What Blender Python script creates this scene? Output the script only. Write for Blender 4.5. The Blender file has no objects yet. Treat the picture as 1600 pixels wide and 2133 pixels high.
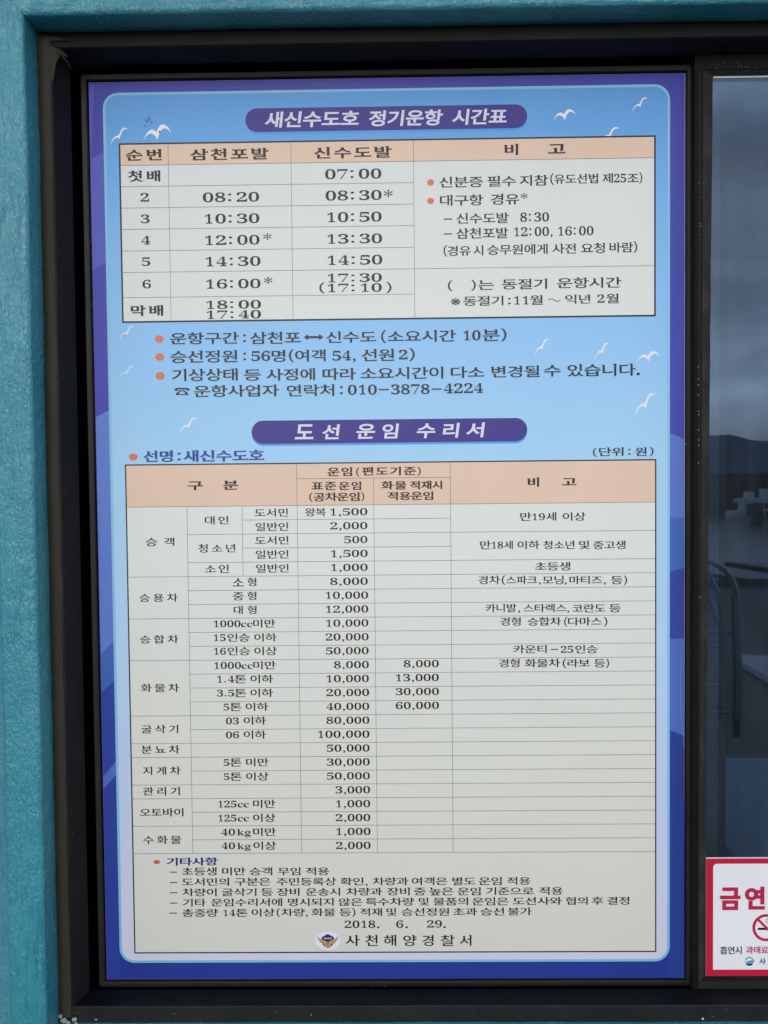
import bpy, bmesh, math, random
from mathutils import Vector, noise
from math import radians as R_, sin, cos, pi
random.seed(7)
scn = bpy.context.scene
COL = scn.collection

# ------------------------------------------------------------------ camera
CZ = 1.55                      # height of the poster centre above the quay
CAM_X, CAM_D, CAM_Z = 0.00685, 0.93143, 0.05526
YAW, PITCH, ROLL = -0.013658, -0.033239, -0.009938
FPX = 1900.0                   # focal length in pixels of the 1600 x 2133 photograph
_f = Vector((sin(YAW)*cos(PITCH), cos(YAW)*cos(PITCH), sin(PITCH)))
_r0 = Vector((cos(YAW), -sin(YAW), 0.0))
_u0 = _r0.cross(_f)
_r = _r0*cos(ROLL) + _u0*sin(ROLL)
_u = -_r0*sin(ROLL) + _u0*cos(ROLL)
cam = bpy.data.cameras.new('camera')
camo = bpy.data.objects.new('camera', cam)
COL.objects.link(camo)
from mathutils import Matrix
m = Matrix((( _r.x, _u.x, -_f.x, CAM_X), (_r.y, _u.y, -_f.y, -CAM_D), (_r.z, _u.z, -_f.z, CZ+CAM_Z), (0, 0, 0, 1)))
camo.matrix_world = m
cam.sensor_fit = 'VERTICAL'
cam.sensor_height = 24.0
cam.lens = 24.0*FPX/2133.0
cam.clip_start = 0.02
cam.clip_end = 12000
scn.camera = camo

def U(px, py, Y=0.0):
    """where the photographed point (px, py) lies on the wall-parallel plane at depth Y (x, z about the poster centre)"""
    d = _f*FPX + _r*(px-800) + _u*(1066.5-py)
    t = (Y+CAM_D)/d.y
    return CAM_X+d.x*t, CAM_Z+d.z*t

# ------------------------------------------------------------------ world: clouded sky
SUN_EL, SUN_AZ = R_(10), R_(184)      # azimuth clockwise from +Y; sun stands behind the viewer's left shoulder
w = bpy.data.worlds.new('World'); scn.world = w; w.use_nodes = True
nt = w.node_tree; nt.nodes.clear(); L = nt.links.new
out = nt.nodes.new('ShaderNodeOutputWorld')
bg = nt.nodes.new('ShaderNodeBackground'); bg.inputs['Strength'].default_value = 0.135
sky = nt.nodes.new('ShaderNodeTexSky'); sky.sky_type = 'NISHITA'; sky.sun_disc = False
sky.sun_elevation = SUN_EL; sky.sun_rotation = SUN_AZ; sky.air_density = 1.3; sky.dust_density = 2.0; sky.altitude = 0
tc = nt.nodes.new('ShaderNodeTexCoord')
mp = nt.nodes.new('ShaderNodeMapping'); mp.inputs['Scale'].default_value = (1.0, 1.0, 3.2); mp.inputs['Location'].default_value = (0.35, 0.0, 0.12)
L(tc.outputs['Generated'], mp.inputs['Vector'])
nz = nt.nodes.new('ShaderNodeTexNoise'); nz.inputs['Scale'].default_value = 2.3; nz.inputs['Detail'].default_value = 7; nz.inputs['Roughness'].default_value = 0.55; nz.inputs['Distortion'].default_value = 0.35
L(mp.outputs['Vector'], nz.inputs['Vector'])
cr = nt.nodes.new('ShaderNodeValToRGB')
cr.color_ramp.elements[0].position = 0.33; cr.color_ramp.elements[0].color = (2.6, 3.1, 4.0, 1)
cr.color_ramp.elements[1].position = 0.68; cr.color_ramp.elements[1].color = (11.5, 12.0, 12.6, 1)
e = cr.color_ramp.elements.new(0.5); e.color = (5.6, 6.3, 7.3, 1)
L(nz.outputs['Fac'], cr.inputs['Fac'])
# the cloud deck breaks up towards the horizon, where it is brighter
sz = nt.nodes.new('ShaderNodeSeparateXYZ'); L(tc.outputs['Generated'], sz.inputs[0])
br = nt.nodes.new('ShaderNodeValToRGB'); br.color_ramp.interpolation = 'EASE'
be = br.color_ramp.elements
be[0].position = 0.0; be[0].color = (0.56, 0.56, 0.56, 1); be[1].position = 1.0; be[1].color = (0.46, 0.46, 0.46, 1)
for p_, v_ in ((0.03, 0.50), (0.09, 0.98), (0.15, 0.74), (0.22, 0.44), (0.29, 0.38), (0.37, 0.84), (0.6, 0.56)):
    q_ = be.new(p_); q_.color = (v_, v_, v_, 1)
L(sz.outputs['Z'], br.inputs['Fac'])
b2 = nt.nodes.new('ShaderNodeMath'); b2.operation = 'MULTIPLY'; b2.inputs[1].default_value = 2.0; L(br.outputs['Color'], b2.inputs[0])
vm = nt.nodes.new('ShaderNodeVectorMath'); vm.operation = 'SCALE'
L(cr.outputs['Color'], vm.inputs[0]); L(b2.outputs[0], vm.inputs['Scale'])
mx = nt.nodes.new('ShaderNodeMix'); mx.data_type = 'RGBA'; mx.inputs['Factor'].default_value = 0.86
L(sky.outputs['Color'], mx.inputs['A']); L(vm.outputs['Vector'], mx.inputs['B'])
L(mx.outputs['Result'], bg.inputs['Color']); L(bg.outputs['Background'], out.inputs['Surface'])

# ------------------------------------------------------------------ sun behind cloud
sd = bpy.data.lights.new('sun', 'SUN'); sd.energy = 1.45; sd.angle = R_(28); sd.color = (1.0, 0.97, 0.92)
so = bpy.data.objects.new('sun', sd); COL.objects.link(so)
sdir = Vector((sin(SUN_AZ)*cos(SUN_EL), cos(SUN_AZ)*cos(SUN_EL), sin(SUN_EL)))
so.rotation_euler = (-sdir).to_track_quat('-Z', 'Y').to_euler()
so.location = (-2, -4, 6)
scn.view_settings.view_transform = 'Standard'; scn.view_settings.look = 'None'
scn.view_settings.exposure = 0.0; scn.view_settings.gamma = 1.0
scn.cycles.max_bounces = 8; scn.cycles.transparent_max_bounces = 12

# ------------------------------------------------------------------ materials
KAL = 0.92     # display value of a white sheet under this light
def lin(c):
    c /= 255.0
    return c/12.92 if c <= 0.04045 else ((c+0.055)/1.055)**2.4
def alb(r, g, b, k=None):
    k = k or KAL
    return tuple(min(0.86, lin(v)/k) for v in (r, g, b)) + (1,)
def N(nt, t, **kw):
    n = nt.nodes.new(t)
    for k, v in kw.items(): n.inputs[k.replace('_', ' ')].default_value = v
    return n
def base(name):
    m = bpy.data.materials.new(name); m.use_nodes = True
    nt = m.node_tree; b = nt.nodes['Principled BSDF']
    return m, nt, b
_mc = {}
def cockle(nt, b, tcn):
    mp = nt.nodes.new('ShaderNodeMapping'); mp.inputs['Scale'].default_value = (1.0, 1.0, 0.45)
    n = N(nt, 'ShaderNodeTexNoise', Scale=7.0, Detail=2.0, Roughness=0.5)
    nt.links.new(tcn.outputs['Object'], mp.inputs['Vector']); nt.links.new(mp.outputs[0], n.inputs['Vector'])
    bp = nt.nodes.new('ShaderNodeBump'); bp.inputs['Strength'].default_value = 0.6; bp.inputs['Distance'].default_value = 0.006
    nt.links.new(n.outputs['Fac'], bp.inputs['Height']); nt.links.new(bp.outputs['Normal'], b.inputs['Normal'])
def inks(name, col, rough=0.38, spec=0.22):
    """printed ink on the laminated sheet: flat colour with a trace of mottling"""
    if name in _mc: return _mc[name]
    m, nt, b = base(name)
    tcn = nt.nodes.new('ShaderNodeTexCoord')
    n = N(nt, 'ShaderNodeTexNoise', Scale=9.0, Detail=4.0, Roughness=0.6)
    nt.links.new(tcn.outputs['Object'], n.inputs['Vector'])
    mr = nt.nodes.new('ShaderNodeMapRange'); mr.inputs['To Min'].default_value = 0.93; mr.inputs['To Max'].default_value = 1.07
    nt.links.new(n.outputs['Fac'], mr.inputs['Value'])
    hs = nt.nodes.new('ShaderNodeHueSaturation'); hs.inputs['Color'].default_value = col
    nt.links.new(mr.outputs['Result'], hs.inputs['Value']); nt.links.new(hs.outputs['Color'], b.inputs['Base Color'])
    b.inputs['Roughness'].default_value = rough; b.inputs['Specular IOR Level'].default_value = spec
    cockle(nt, b, tcn)
    _mc[name] = m; return m
def gradient_ink(name, stops, z0, z1, rough=0.42):
    m, nt, b = base(name)
    tcn = nt.nodes.new('ShaderNodeTexCoord'); sx = nt.nodes.new('ShaderNodeSeparateXYZ')
    nt.links.new(tcn.outputs['Object'], sx.inputs[0])
    mr = nt.nodes.new('ShaderNodeMapRange'); mr.inputs['From Min'].default_value = z1; mr.inputs['From Max'].default_value = z0
    nt.links.new(sx.outputs['Z'], mr.inputs['Value'])
    n = N(nt, 'ShaderNodeTexNoise', Scale=4.0, Detail=4.0)
    nt.links.new(tcn.outputs['Object'], n.inputs['Vector'])
    ad = nt.nodes.new('ShaderNodeMath'); ad.operation = 'MULTIPLY_ADD'; ad.inputs[1].default_value = 0.10; 
    nt.links.new(n.outputs['Fac'], ad.inputs[0]); nt.links.new(mr.outputs['Result'], ad.inputs[2])
    sb = nt.nodes.new('ShaderNodeMath'); sb.operation = 'SUBTRACT'; sb.inputs[1].default_value = 0.05
    nt.links.new(ad.outputs[0], sb.inputs[0])
    cr = nt.nodes.new('ShaderNodeValToRGB')
    el = cr.color_ramp.elements
    el[0].position, el[0].color = stops[0]; el[1].position, el[1].color = stops[-1]
    for p, c in stops[1:-1]:
        q = el.new(p); q.color = c
    nt.links.new(sb.outputs[0], cr.inputs['Fac']); nt.links.new(cr.outputs['Color'], b.inputs['Base Color'])
    b.inputs['Roughness'].default_value = rough; b.inputs['Specular IOR Level'].default_value = 0.22
    cockle(nt, b, tcn)
    return m
def paint(name, col, col2, along='z', rough=0.20, lump=1.0, zs=0.6, scale=430.0, dirt=0.0):
    """thick rolled and brushed gloss paint"""
    m, nt, b = base(name); lk = nt.links.new
    tcn = nt.nodes.new('ShaderNodeTexCoord')
    mp = nt.nodes.new('ShaderNodeMapping'); mp.inputs['Scale'].default_value = (1, 1, zs); lk(tcn.outputs['Object'], mp.inputs['Vector'])
    n1 = N(nt, 'ShaderNodeTexNoise', Scale=scale, Detail=3.0, Roughness=0.55, Distortion=0.6); lk(mp.outputs[0], n1.inputs['Vector'])
    n2 = N(nt, 'ShaderNodeTexNoise', Scale=scale*0.22, Detail=4.0, Roughness=0.6, Distortion=1.2); lk(mp.outputs[0], n2.inputs['Vector'])
    n3 = N(nt, 'ShaderNodeTexNoise', Scale=7.0, Detail=3.0); lk(tcn.outputs['Object'], n3.inputs['Vector'])
    # roller stipple fades in and out along the band
    r3 = nt.nodes.new('ShaderNodeMapRange'); r3.inputs['From Min'].default_value = 0.38; r3.inputs['From Max'].default_value = 0.62; r3.inputs['To Min'].default_value = 0.05
    lk(n3.outputs['Fac'], r3.inputs['Value'])
    mu = nt.nodes.new('ShaderNodeMath'); mu.operation = 'MULTIPLY'; lk(n1.outputs['Fac'], mu.inputs[0]); lk(r3.outputs[0], mu.inputs[1])
    ad = nt.nodes.new('ShaderNodeMath'); ad.operation = 'MULTIPLY_ADD'; lk(n2.outputs['Fac'], ad.inputs[0]); ad.inputs[1].default_value = 0.8; lk(mu.outputs[0], ad.inputs[2])
    # drawn-out brush ridges, in patches
    mq = nt.nodes.new('ShaderNodeMapping'); mq.inputs['Scale'].default_value = (1, 1, 0.18) if along == 'z' else (0.18, 1, 1); lk(tcn.outputs['Object'], mq.inputs['Vector'])
    n5 = N(nt, 'ShaderNodeTexNoise', Scale=240.0, Detail=4.0, Roughness=0.6, Distortion=0.9); lk(mq.outputs[0], n5.inputs['Vector'])
    pw = nt.nodes.new('ShaderNodeMapRange'); pw.inputs['From Min'].default_value = 0.50; pw.inputs['From Max'].default_value = 0.72; lk(n5.outputs['Fac'], pw.inputs['Value'])
    iv = nt.nodes.new('ShaderNodeMath'); iv.operation = 'SUBTRACT'; iv.inputs[0].default_value = 1.25; lk(r3.outputs[0], iv.inputs[1])
    st = nt.nodes.new('ShaderNodeMath'); st.operation = 'MULTIPLY'; lk(pw.outputs[0], st.inputs[0]); lk(iv.outputs[0], st.inputs[1])
    a2 = nt.nodes.new('ShaderNodeMath'); a2.operation = 'MULTIPLY_ADD'; lk(st.outputs[0], a2.inputs[0]); a2.inputs[1].default_value = 0.5; lk(ad.outputs[0], a2.inputs[2])
    bp = nt.nodes.new('ShaderNodeBump'); bp.inputs['Strength'].default_value = lump; bp.inputs['Distance'].default_value = 0.0019
    lk(a2.outputs[0], bp.inputs['Height']); lk(bp.outputs['Normal'], b.inputs['Normal'])
    n4 = N(nt, 'ShaderNodeTexNoise', Scale=16.0, Detail=5.0, Roughness=0.65); lk(mp.outputs[0], n4.inputs['Vector'])
    cm = nt.nodes.new('ShaderNodeMix'); cm.data_type = 'RGBA'; cm.inputs['A'].default_value = col; cm.inputs['B'].default_value = col2
    rr = nt.nodes.new('ShaderNodeMapRange'); rr.inputs['From Min'].default_value = 0.35; rr.inputs['From Max'].default_value = 0.68; lk(n4.outputs['Fac'], rr.inputs['Value'])
    lk(rr.outputs[0], cm.inputs['Factor']); lk(cm.outputs['Result'], b.inputs['Base Color'])
    rg = nt.nodes.new('ShaderNodeMapRange'); rg.inputs['To Min'].default_value = rough-0.08; rg.inputs['To Max'].default_value = rough+0.14
    lk(n2.outputs['Fac'], rg.inputs['Value']); lk(rg.outputs[0], b.inputs['Roughness'])
    return m
def metal_paint(name, col, rough=0.45, dust=(0.09, 0.08, 0.07, 1), amt=0.25, spec=0.4):
    """dark powder-coated aluminium with dust and smears"""
    m, nt, b = base(name); lk = nt.links.new
    tcn = nt.nodes.new('ShaderNodeTexCoord')
    n = N(nt, 'ShaderNodeTexNoise', Scale=22.0, Detail=7.0, Roughness=0.7, Distortion=0.4); lk(tcn.outputs['Object'], n.inputs['Vector'])
    r = nt.nodes.new('ShaderNodeMapRange'); r.inputs['From Min'].default_value = 0.45; r.inputs['From Max'].default_value = 0.8; r.inputs['To Max'].default_value = amt
    lk(n.outputs['Fac'], r.inputs['Value'])
    cm = nt.nodes.new('ShaderNodeMix'); cm.data_type = 'RGBA'; cm.inputs['A'].default_value = col; cm.inputs['B'].default_value = dust
    lk(r.outputs[0], cm.inputs['Factor']); lk(cm.outputs['Result'], b.inputs['Base Color'])
    n2 = N(nt, 'ShaderNodeTexNoise', Scale=180.0, Detail=4.0); lk(tcn.outputs['Object'], n2.inputs['Vector'])
    bp = nt.nodes.new('ShaderNodeBump'); bp.inputs['Strength'].default_value = 0.25; bp.inputs['Distance'].default_value = 0.0006
    lk(n2.outputs['Fac'], bp.inputs['Height']); lk(bp.outputs['Normal'], b.inputs['Normal'])
    b.inputs['Roughness'].default_value = rough; b.inputs['Specular IOR Level'].default_value = spec
    return m
def plain(name, col, rough=0.6, metal=0.0, nscale=30.0, var=0.12, bump=0.0):
    if name in _mc: return _mc[name]
    m, nt, b = base(name); lk = nt.links.new
    tcn = nt.nodes.new('ShaderNodeTexCoord')
    n = N(nt, 'ShaderNodeTexNoise', Scale=nscale, Detail=5.0, Roughness=0.6); lk(tcn.outputs['Object'], n.inputs['Vector'])
    mr = nt.nodes.new('ShaderNodeMapRange'); mr.inputs['To Min'].default_value = 1-var*1.6; mr.inputs['To Max'].default_value = 1+var*1.6
    lk(n.outputs['Fac'], mr.inputs['Value'])
    hs = nt.nodes.new('ShaderNodeHueSaturation'); hs.inputs['Color'].default_value = col
    lk(mr.outputs[0], hs.inputs['Value']); lk(hs.outputs['Color'], b.inputs['Base Color'])
    b.inputs['Roughness'].default_value = rough; b.inputs['Metallic'].default_value = metal
    if bump:
        bp = nt.nodes.new('ShaderNodeBump'); bp.inputs['Strength'].default_value = 0.6; bp.inputs['Distance'].default_value = bump
        lk(n.outputs['Fac'], bp.inputs['Height']); lk(bp.outputs['Normal'], b.inputs['Normal'])
    _mc[name] = m; return m
def glass(name, ior=1.75, tint=(0.62, 0.72, 0.80, 1), grime=0.05):
    m = bpy.data.materials.new(name); m.use_nodes = True; nt = m.node_tree; nt.nodes.clear(); lk = nt.links.new
    o = nt.nodes.new('ShaderNodeOutputMaterial')
    tcn = nt.nodes.new('ShaderNodeTexCoord')
    wv = N(nt, 'ShaderNodeTexNoise', Scale=3.0, Detail=1.0); lk(tcn.outputs['Object'], wv.inputs['Vector'])
    bp = nt.nodes.new('ShaderNodeBump'); bp.inputs['Strength'].default_value = 0.135; bp.inputs['Distance'].default_value = 0.004
    lk(wv.outputs['Fac'], bp.inputs['Height'])
    fr = nt.nodes.new('ShaderNodeFresnel'); fr.inputs['IOR'].default_value = ior
    tr = nt.nodes.new('ShaderNodeBsdfTransparent'); tr.inputs['Color'].default_value = tint
    gl = nt.nodes.new('ShaderNodeBsdfGlossy'); gl.inputs['Color'].default_value = (0.62, 0.77, 1.0, 1); gl.inputs['Roughness'].default_value = 0.012
    lk(bp.outputs['Normal'], gl.inputs['Normal'])
    mx = nt.nodes.new('ShaderNodeMixShader'); lk(fr.outputs[0], mx.inputs[0]); lk(tr.outputs[0], mx.inputs[1]); lk(gl.outputs[0], mx.inputs[2])
    df = nt.nodes.new('ShaderNodeBsdfDiffuse'); df.inputs['Color'].default_value = (0.55, 0.58, 0.62, 1)
    mp = nt.nodes.new('ShaderNodeMapping'); mp.inputs['Scale'].default_value = (1, 1, 0.08); lk(tcn.outputs['Object'], mp.inputs['Vector'])
    s1 = N(nt, 'ShaderNodeTexNoise', Scale=90.0, Detail=5.0, Roughness=0.65); lk(mp.outputs[0], s1.inputs['Vector'])
    s2 = N(nt, 'ShaderNodeTexNoise', Scale=9.0, Detail=6.0, Roughness=0.7); lk(tcn.outputs['Object'], s2.inputs['Vector'])
    sr = nt.nodes.new('ShaderNodeMapRange'); sr.inputs['From Min'].default_value = 0.3; sr.inputs['From Max'].default_value = 0.7; sr.inputs['To Min'].default_value = 0.92; sr.inputs['To Max'].default_value = 1.05
    lk(s1.outputs['Fac'], sr.inputs['Value'])
    hv = nt.nodes.new('ShaderNodeHueSaturation'); hv.inputs['Color'].default_value = (0.62, 0.77, 1.0, 1); lk(sr.outputs[0], hv.inputs['Value']); lk(hv.outputs['Color'], gl.inputs['Color'])
    mu = nt.nodes.new('ShaderNodeMath'); mu.operation = 'MULTIPLY'; lk(s1.outputs['Fac'], mu.inputs[0]); lk(s2.outputs['Fac'], mu.inputs[1])
    mr = nt.nodes.new('ShaderNodeMapRange'); mr.inputs['From Min'].default_value = 0.12; mr.inputs['From Max'].default_value = 0.5
    mr.inputs['To Min'].default_value = grime*0.25; mr.inputs['To Max'].default_value = grime*1.8
    lk(mu.outputs[0], mr.inputs['Value'])
    m2 = nt.nodes.new('ShaderNodeMixShader'); lk(mr.outputs[0], m2.inputs[0]); lk(mx.outputs[0], m2.inputs[1]); lk(df.outputs[0], m2.inputs[2])
    lk(m2.outputs[0], o.inputs['Surface'])
    return m

M = {}
M['teal'] = paint('teal_gloss_paint', (0.030, 0.214, 0.283, 1), (0.044, 0.268, 0.338, 1))
M['teal_across'] = paint('teal_gloss_paint_across', (0.030, 0.208, 0.275, 1), (0.044, 0.262, 0.330, 1), along='x')
M['teal_wall'] = paint('teal_wall_paint', (0.040, 0.205, 0.275, 1), (0.055, 0.25, 0.32, 1), rough=0.5, lump=0.8, zs=1.0, scale=320.0)
M['frame'] = metal_paint('black_aluminium', (0.006, 0.0062, 0.007, 1), 0.5, amt=0.07, spec=0.22)
M['frame_front'] = metal_paint('black_aluminium_dusty', (0.010, 0.010, 0.0115, 1), 0.5, amt=0.12, spec=0.25)
M['sash'] = metal_paint('dark_sash_aluminium', (0.012, 0.012, 0.012, 1), 0.5, dust=(0.06, 0.06, 0.058, 1), amt=0.2, spec=0.25)
M['black'] = metal_paint('track_and_shade_black', (0.004, 0.004, 0.005, 1), 0.6, amt=0.03, spec=0.2)  # track black, also used as painted shade on the head front
M['lip'] = metal_paint('lip_aluminium', (0.014, 0.014, 0.0155, 1), 0.75, amt=0.10, spec=0.08)
M['lip_dark'] = metal_paint('lip_aluminium_dark', (0.004, 0.0045, 0.006, 1), 0.6, amt=0.04, spec=0.1)
M['stile_side'] = metal_paint('stile_side_dusty', (0.016, 0.016, 0.015, 1), 0.8, amt=0.12, spec=0.05)
M['stile_face'] = metal_paint('stile_black', (0.0035, 0.0036, 0.004, 1), 0.6, amt=0.03, spec=0.12)
M['sealant'] = metal_paint('brown_sealant', (0.030, 0.025, 0.019, 1), 0.65, dust=(0.06, 0.054, 0.043, 1), amt=0.3, spec=0.2)
M['gasket'] = metal_paint('grey_gasket', (0.020, 0.019, 0.018, 1), 0.7, dust=(0.085, 0.08, 0.075, 1), amt=0.45, spec=0.2)
M['glass'] = glass('window_glass', ior=1.8, grime=0.016)
M['glass_in'] = glass('inner_glass', ior=1.45, tint=(0.8, 0.86, 0.9, 1), grime=0.01)
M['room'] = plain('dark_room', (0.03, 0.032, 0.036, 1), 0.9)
M['white_edge'] = plain('sheet_edge', (0.6, 0.6, 0.66, 1), 0.5)

# ------------------------------------------------------------------ object helpers
def link(name, me, mat=None, parent=None):
    o = bpy.data.objects.new(name, me); COL.objects.link(o)
    if mat is not None:
        me.materials.clear(); me.materials.append(mat)
    if parent is not None: o.parent = parent
    return o
def thing(name, label, cat, loc=(0, 0, 0), group=None):
    o = bpy.data.objects.new(name, None); COL.objects.link(o); o.location = loc
    o.empty_display_size = 0.1
    o['label'] = label; o['category'] = cat
    if group: o['group'] = group
    return o
def mesh(name, verts, faces, mat, parent=None, smooth=False):
    me = bpy.data.meshes.new(name); me.from_pydata([tuple(v) for v in verts], [], faces); me.update()
    if smooth:
        for p in me.polygons: p.use_smooth = True
    return link(name, me, mat, parent)
def box(name, x0, x1, y0, y1, z0, z1, mat, parent=None, bev=0.0):
    bm = bmesh.new(); bmesh.ops.create_cube(bm, size=1)
    for v in bm.verts:
        v.co = Vector(((x0+x1)/2+v.co.x*(x1-x0), (y0+y1)/2+v.co.y*(y1-y0), (z0+z1)/2+v.co.z*(z1-z0)))
    if bev: bmesh.ops.bevel(bm, geom=bm.edges[:], offset=bev, segments=2, affect='EDGES', profile=0.6)
    bmesh.ops.recalc_face_normals(bm, faces=bm.faces)
    me = bpy.data.meshes.new(name); bm.to_mesh(me); bm.free()
    return link(name, me, mat, parent)
def ring_side(name, prof, rect, side, mat, parent, step=0.02, amp=0.0, fr=60.0, smooth=True):
    """one mitred side of a frame: prof = [(outward offset, depth)], rect = (x0, x1, z0, z1)"""
    x0, x1, z0, z1 = rect
    length = (z1-z0) if side in ('left', 'right') else (x1-x0)
    n = max(2, int(length/step))
    vs = []; fs = []
    for o, y in prof:
        ol, ori, ob, ot = o if isinstance(o, tuple) else (o, o, o, o)
        X0, X1, Z0, Z1 = x0-ol, x1+ori, z0-ob, z1+ot
        for i in range(n+1):
            t = i/n
            if side == 'left': p = Vector((X0, y, Z0+(Z1-Z0)*t))
            elif side == 'right': p = Vector((X1, y, Z0+(Z1-Z0)*t))
            elif side == 'top': p = Vector((X0+(X1-X0)*t, y, Z1))
            else: p = Vector((X0+(X1-X0)*t, y, Z0))
            vs.append(p)
    if amp:
        for k, p in enumerate(vs):
            q = noise.noise_vector(p*fr)*amp + noise.noise_vector(p*fr*0.2)*amp*1.3
            p.x += q.x; p.y += q.y; p.z += q.z
    for j in range(len(prof)-1):
        for i in range(n):
            a = j*(n+1)+i; f = (a, a+1, a+n+2, a+n+1)
            fs.append(f if side in ('left', 'bottom') else f[::-1])
    return mesh(name, vs, fs, mat, parent, smooth)

# ================================================================== BUILDING WALL + TEAL SURROUND
wall = thing('painted_wall', 'teal painted building wall with a raised band round the window opening', 'wall', (0, 0, CZ))
OX0, OX1, OZ0, OZ1 = -0.3333, 1.005, -0.4798, 0.4894        # opening in the teal surround
WR = (OX0-0.030, OX1+0.030, OZ0-0.030, OZ1+0.030)
for nm, a in (('wall_face', (-2.4, WR[0], -CZ, 1.55)), ('wall_face', (WR[1], 3.2, -CZ, 1.55)),
              ('wall_face', (WR[0], WR[1], WR[3], 1.55)), ('wall_face', (WR[0], WR[1], -CZ, WR[2]))):
    box(nm, a[0], a[1], -0.064, 0.12, a[2], a[3], M['teal_wall'], wall)
rr = 0.0045
prof = [(0.0, -0.036), (0.0, -0.0635), (0.0002, -0.0745)]
for k in range(1, 6):
    t = k/5*pi/2; prof.append((rr-rr*cos(t), -0.0745-rr*sin(t)))
prof += [(0.014, -0.0792), (0.024, -0.0791)]
for k in range(0, 6):
    t = k/5*pi/2; prof.append((0.0315+rr*sin(t), -0.0745-rr*cos(t)))
prof += [(0.0362, -0.063)]
for s in ('left', 'top', 'bottom', 'right'):
    ring_side('surround_band', prof, (OX0, OX1, OZ0, OZ1), s, M['teal'] if s in ('left', 'right') else M['teal_across'], wall, step=0.0035, amp=0.00055, fr=75.0)
# brush runs and drips of thick paint on the reveals
bm = bmesh.new()
for k in range(120):
    if k % 3 == 0:
        x = random.uniform(-0.3, 0.38); p = Vector((x, random.uniform(-0.074, -0.052), OZ1-0.0002)); sc = (random.uniform(.0015, .006), .0008, .0004)
    else:
        z = random.uniform(-0.44, 0.46); p = Vector((OX0+0.0002, random.uniform(-0.074, -0.052), z)); sc = (.0004, random.uniform(.0005, .0012), random.uniform(.001, .0045))
    r = bmesh.ops.create_icosphere(bm, subdivisions=1, radius=1.0)
    for v in r['verts']: v.co = Vector((v.co.x*sc[0], v.co.y*sc[1], v.co.z*sc[2]))+p
me = bpy.data.meshes.new('paint_run'); bm.to_mesh(me); bm.free()
for p_ in me.polygons: p_.use_smooth = True
o = link('paint_run', me, M['teal'], wall); o['kind'] = 'stuff'
# pale crumbs of old mortar in the lower corner
crm = plain('mortar_crumbs', (0.28, 0.30, 0.30, 1), 0.8)
for (px, py, s) in ((126, 2117, 3.6), (133, 2126, 4.6), (141, 2131, 3.4), (155, 2124, 3.4), (158, 2131, 2.2), (200, 2124, 1.6)):
    x, z = U(px, py, -0.048)
    bm = bmesh.new(); bmesh.ops.create_icosphere(bm, subdivisions=3, radius=s*0.0005)
    for v in bm.verts:
        q = v.co.normalized(); f_ = 1+0.75*noise.noise(q*1.7+Vector((px, 0, 0)))+0.35*noise.noise(q*4.1+Vector((0, px, 0)))
        v.co = Vector((v.co.x*f_*1.25, v.co.y*f_*.5, v.co.z*f_)) + Vector((x, -0.0478, z))
    me = bpy.data.meshes.new('mortar_crumb'); bm.to_mesh(me); bm.free(); link('mortar_crumb', me, crm, wall)

# ================================================================== WINDOW
win = thing('sliding_window', 'black aluminium sliding window set in the teal wall', 'window', (0, 0, CZ))
FX0, FX1, FZ0, FZ1 = -0.3198, 0.990, -0.4631, 0.4740
fr = (FX0, FX1, FZ0, FZ1)
# front flange, inner lip, empty outer track, back of the frame
fprof = [(0.022, -0.0450), (0.0010, -0.0462), (0.0, -0.0452), ((-0.0012, -0.0012, 0.0002, -0.0004), -0.040), ((-0.0066, -0.0066, 0.0010, -0.0023), -0.0152), ((-0.0064, -0.0064, 0.0012, -0.0021), -0.0140)]
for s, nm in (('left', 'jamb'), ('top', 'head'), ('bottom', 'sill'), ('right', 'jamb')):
    ring_side(nm, fprof[:3], fr, s, M['black'] if s == 'top' else M['frame_front'], win, step=0.05, smooth=False)  # head front painted black to stand for the shadow under the surround
    ring_side('lip', fprof[2:], fr, s, M['lip_dark'] if s == 'bottom' else M['lip'], win, step=0.05, smooth=False)
    ring_side('track', [((-0.0064, -0.0064, 0.0012, -0.0021), -0.0140), (0.002, -0.0135), ((0.004, 0.004, 0.022, 0.004), -0.013), ((0.004, 0.004, 0.022, 0.004), 0.05), (-0.008, 0.0502), (-0.008, 0.10)], fr, s, M['black'], win, step=0.2, smooth=False)
# sealant bead over the flange on the left and round the top corner
def bead(pts, wd, name, mat, yb=-0.0462):
    vs, fs = [], []
    n = 5
    for i, (x, z, w0, w1) in enumerate(pts):
        for k in range(n+1):
            t = k/n
            h = 0.0016*sin(pi*min(1, max(0, t)))+0.0006
            q = noise.noise(Vector((x*40, z*55, k*0.7)))*0.0007
            if wd == 'v': vs.append((x-w0+(w0+w1)*t+q, yb-h, z))
            else: vs.append((x, yb-h, z-w0+(w0+w1)*t+q))
    for i in range(len(pts)-1):
        for k in range(n):
            a = i*(n+1)+k; fs.append((a, a+1, a+n+2, a+n+1))
    return mesh(name, vs, fs, mat, win, True)
pts = []
for i in range(150):
    t = i/149; z = -0.473+(0.482+0.473)*t
    j = noise.noise(Vector((3.3, 0, z*26)))*0.0012
    jj = noise.noise(Vector((9.1, 0, z*14)))*0.0010
    pts.append((-0.3265, z, 0.0072+j, 0.0055+jj))
bead(pts, 'v', 'sealant_bead', M['sealant'])
pts = []
for i in range(60):
    t = i/59; x = -0.332+0.030*t
    pts.append((x, 0.4805, 0.0035*(1-t)**2+0.0002, 0.0075*(1-t)+0.0003))
bead(pts, 'h', 'sealant_bead', M['sealant'], -0.0460)
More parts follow.
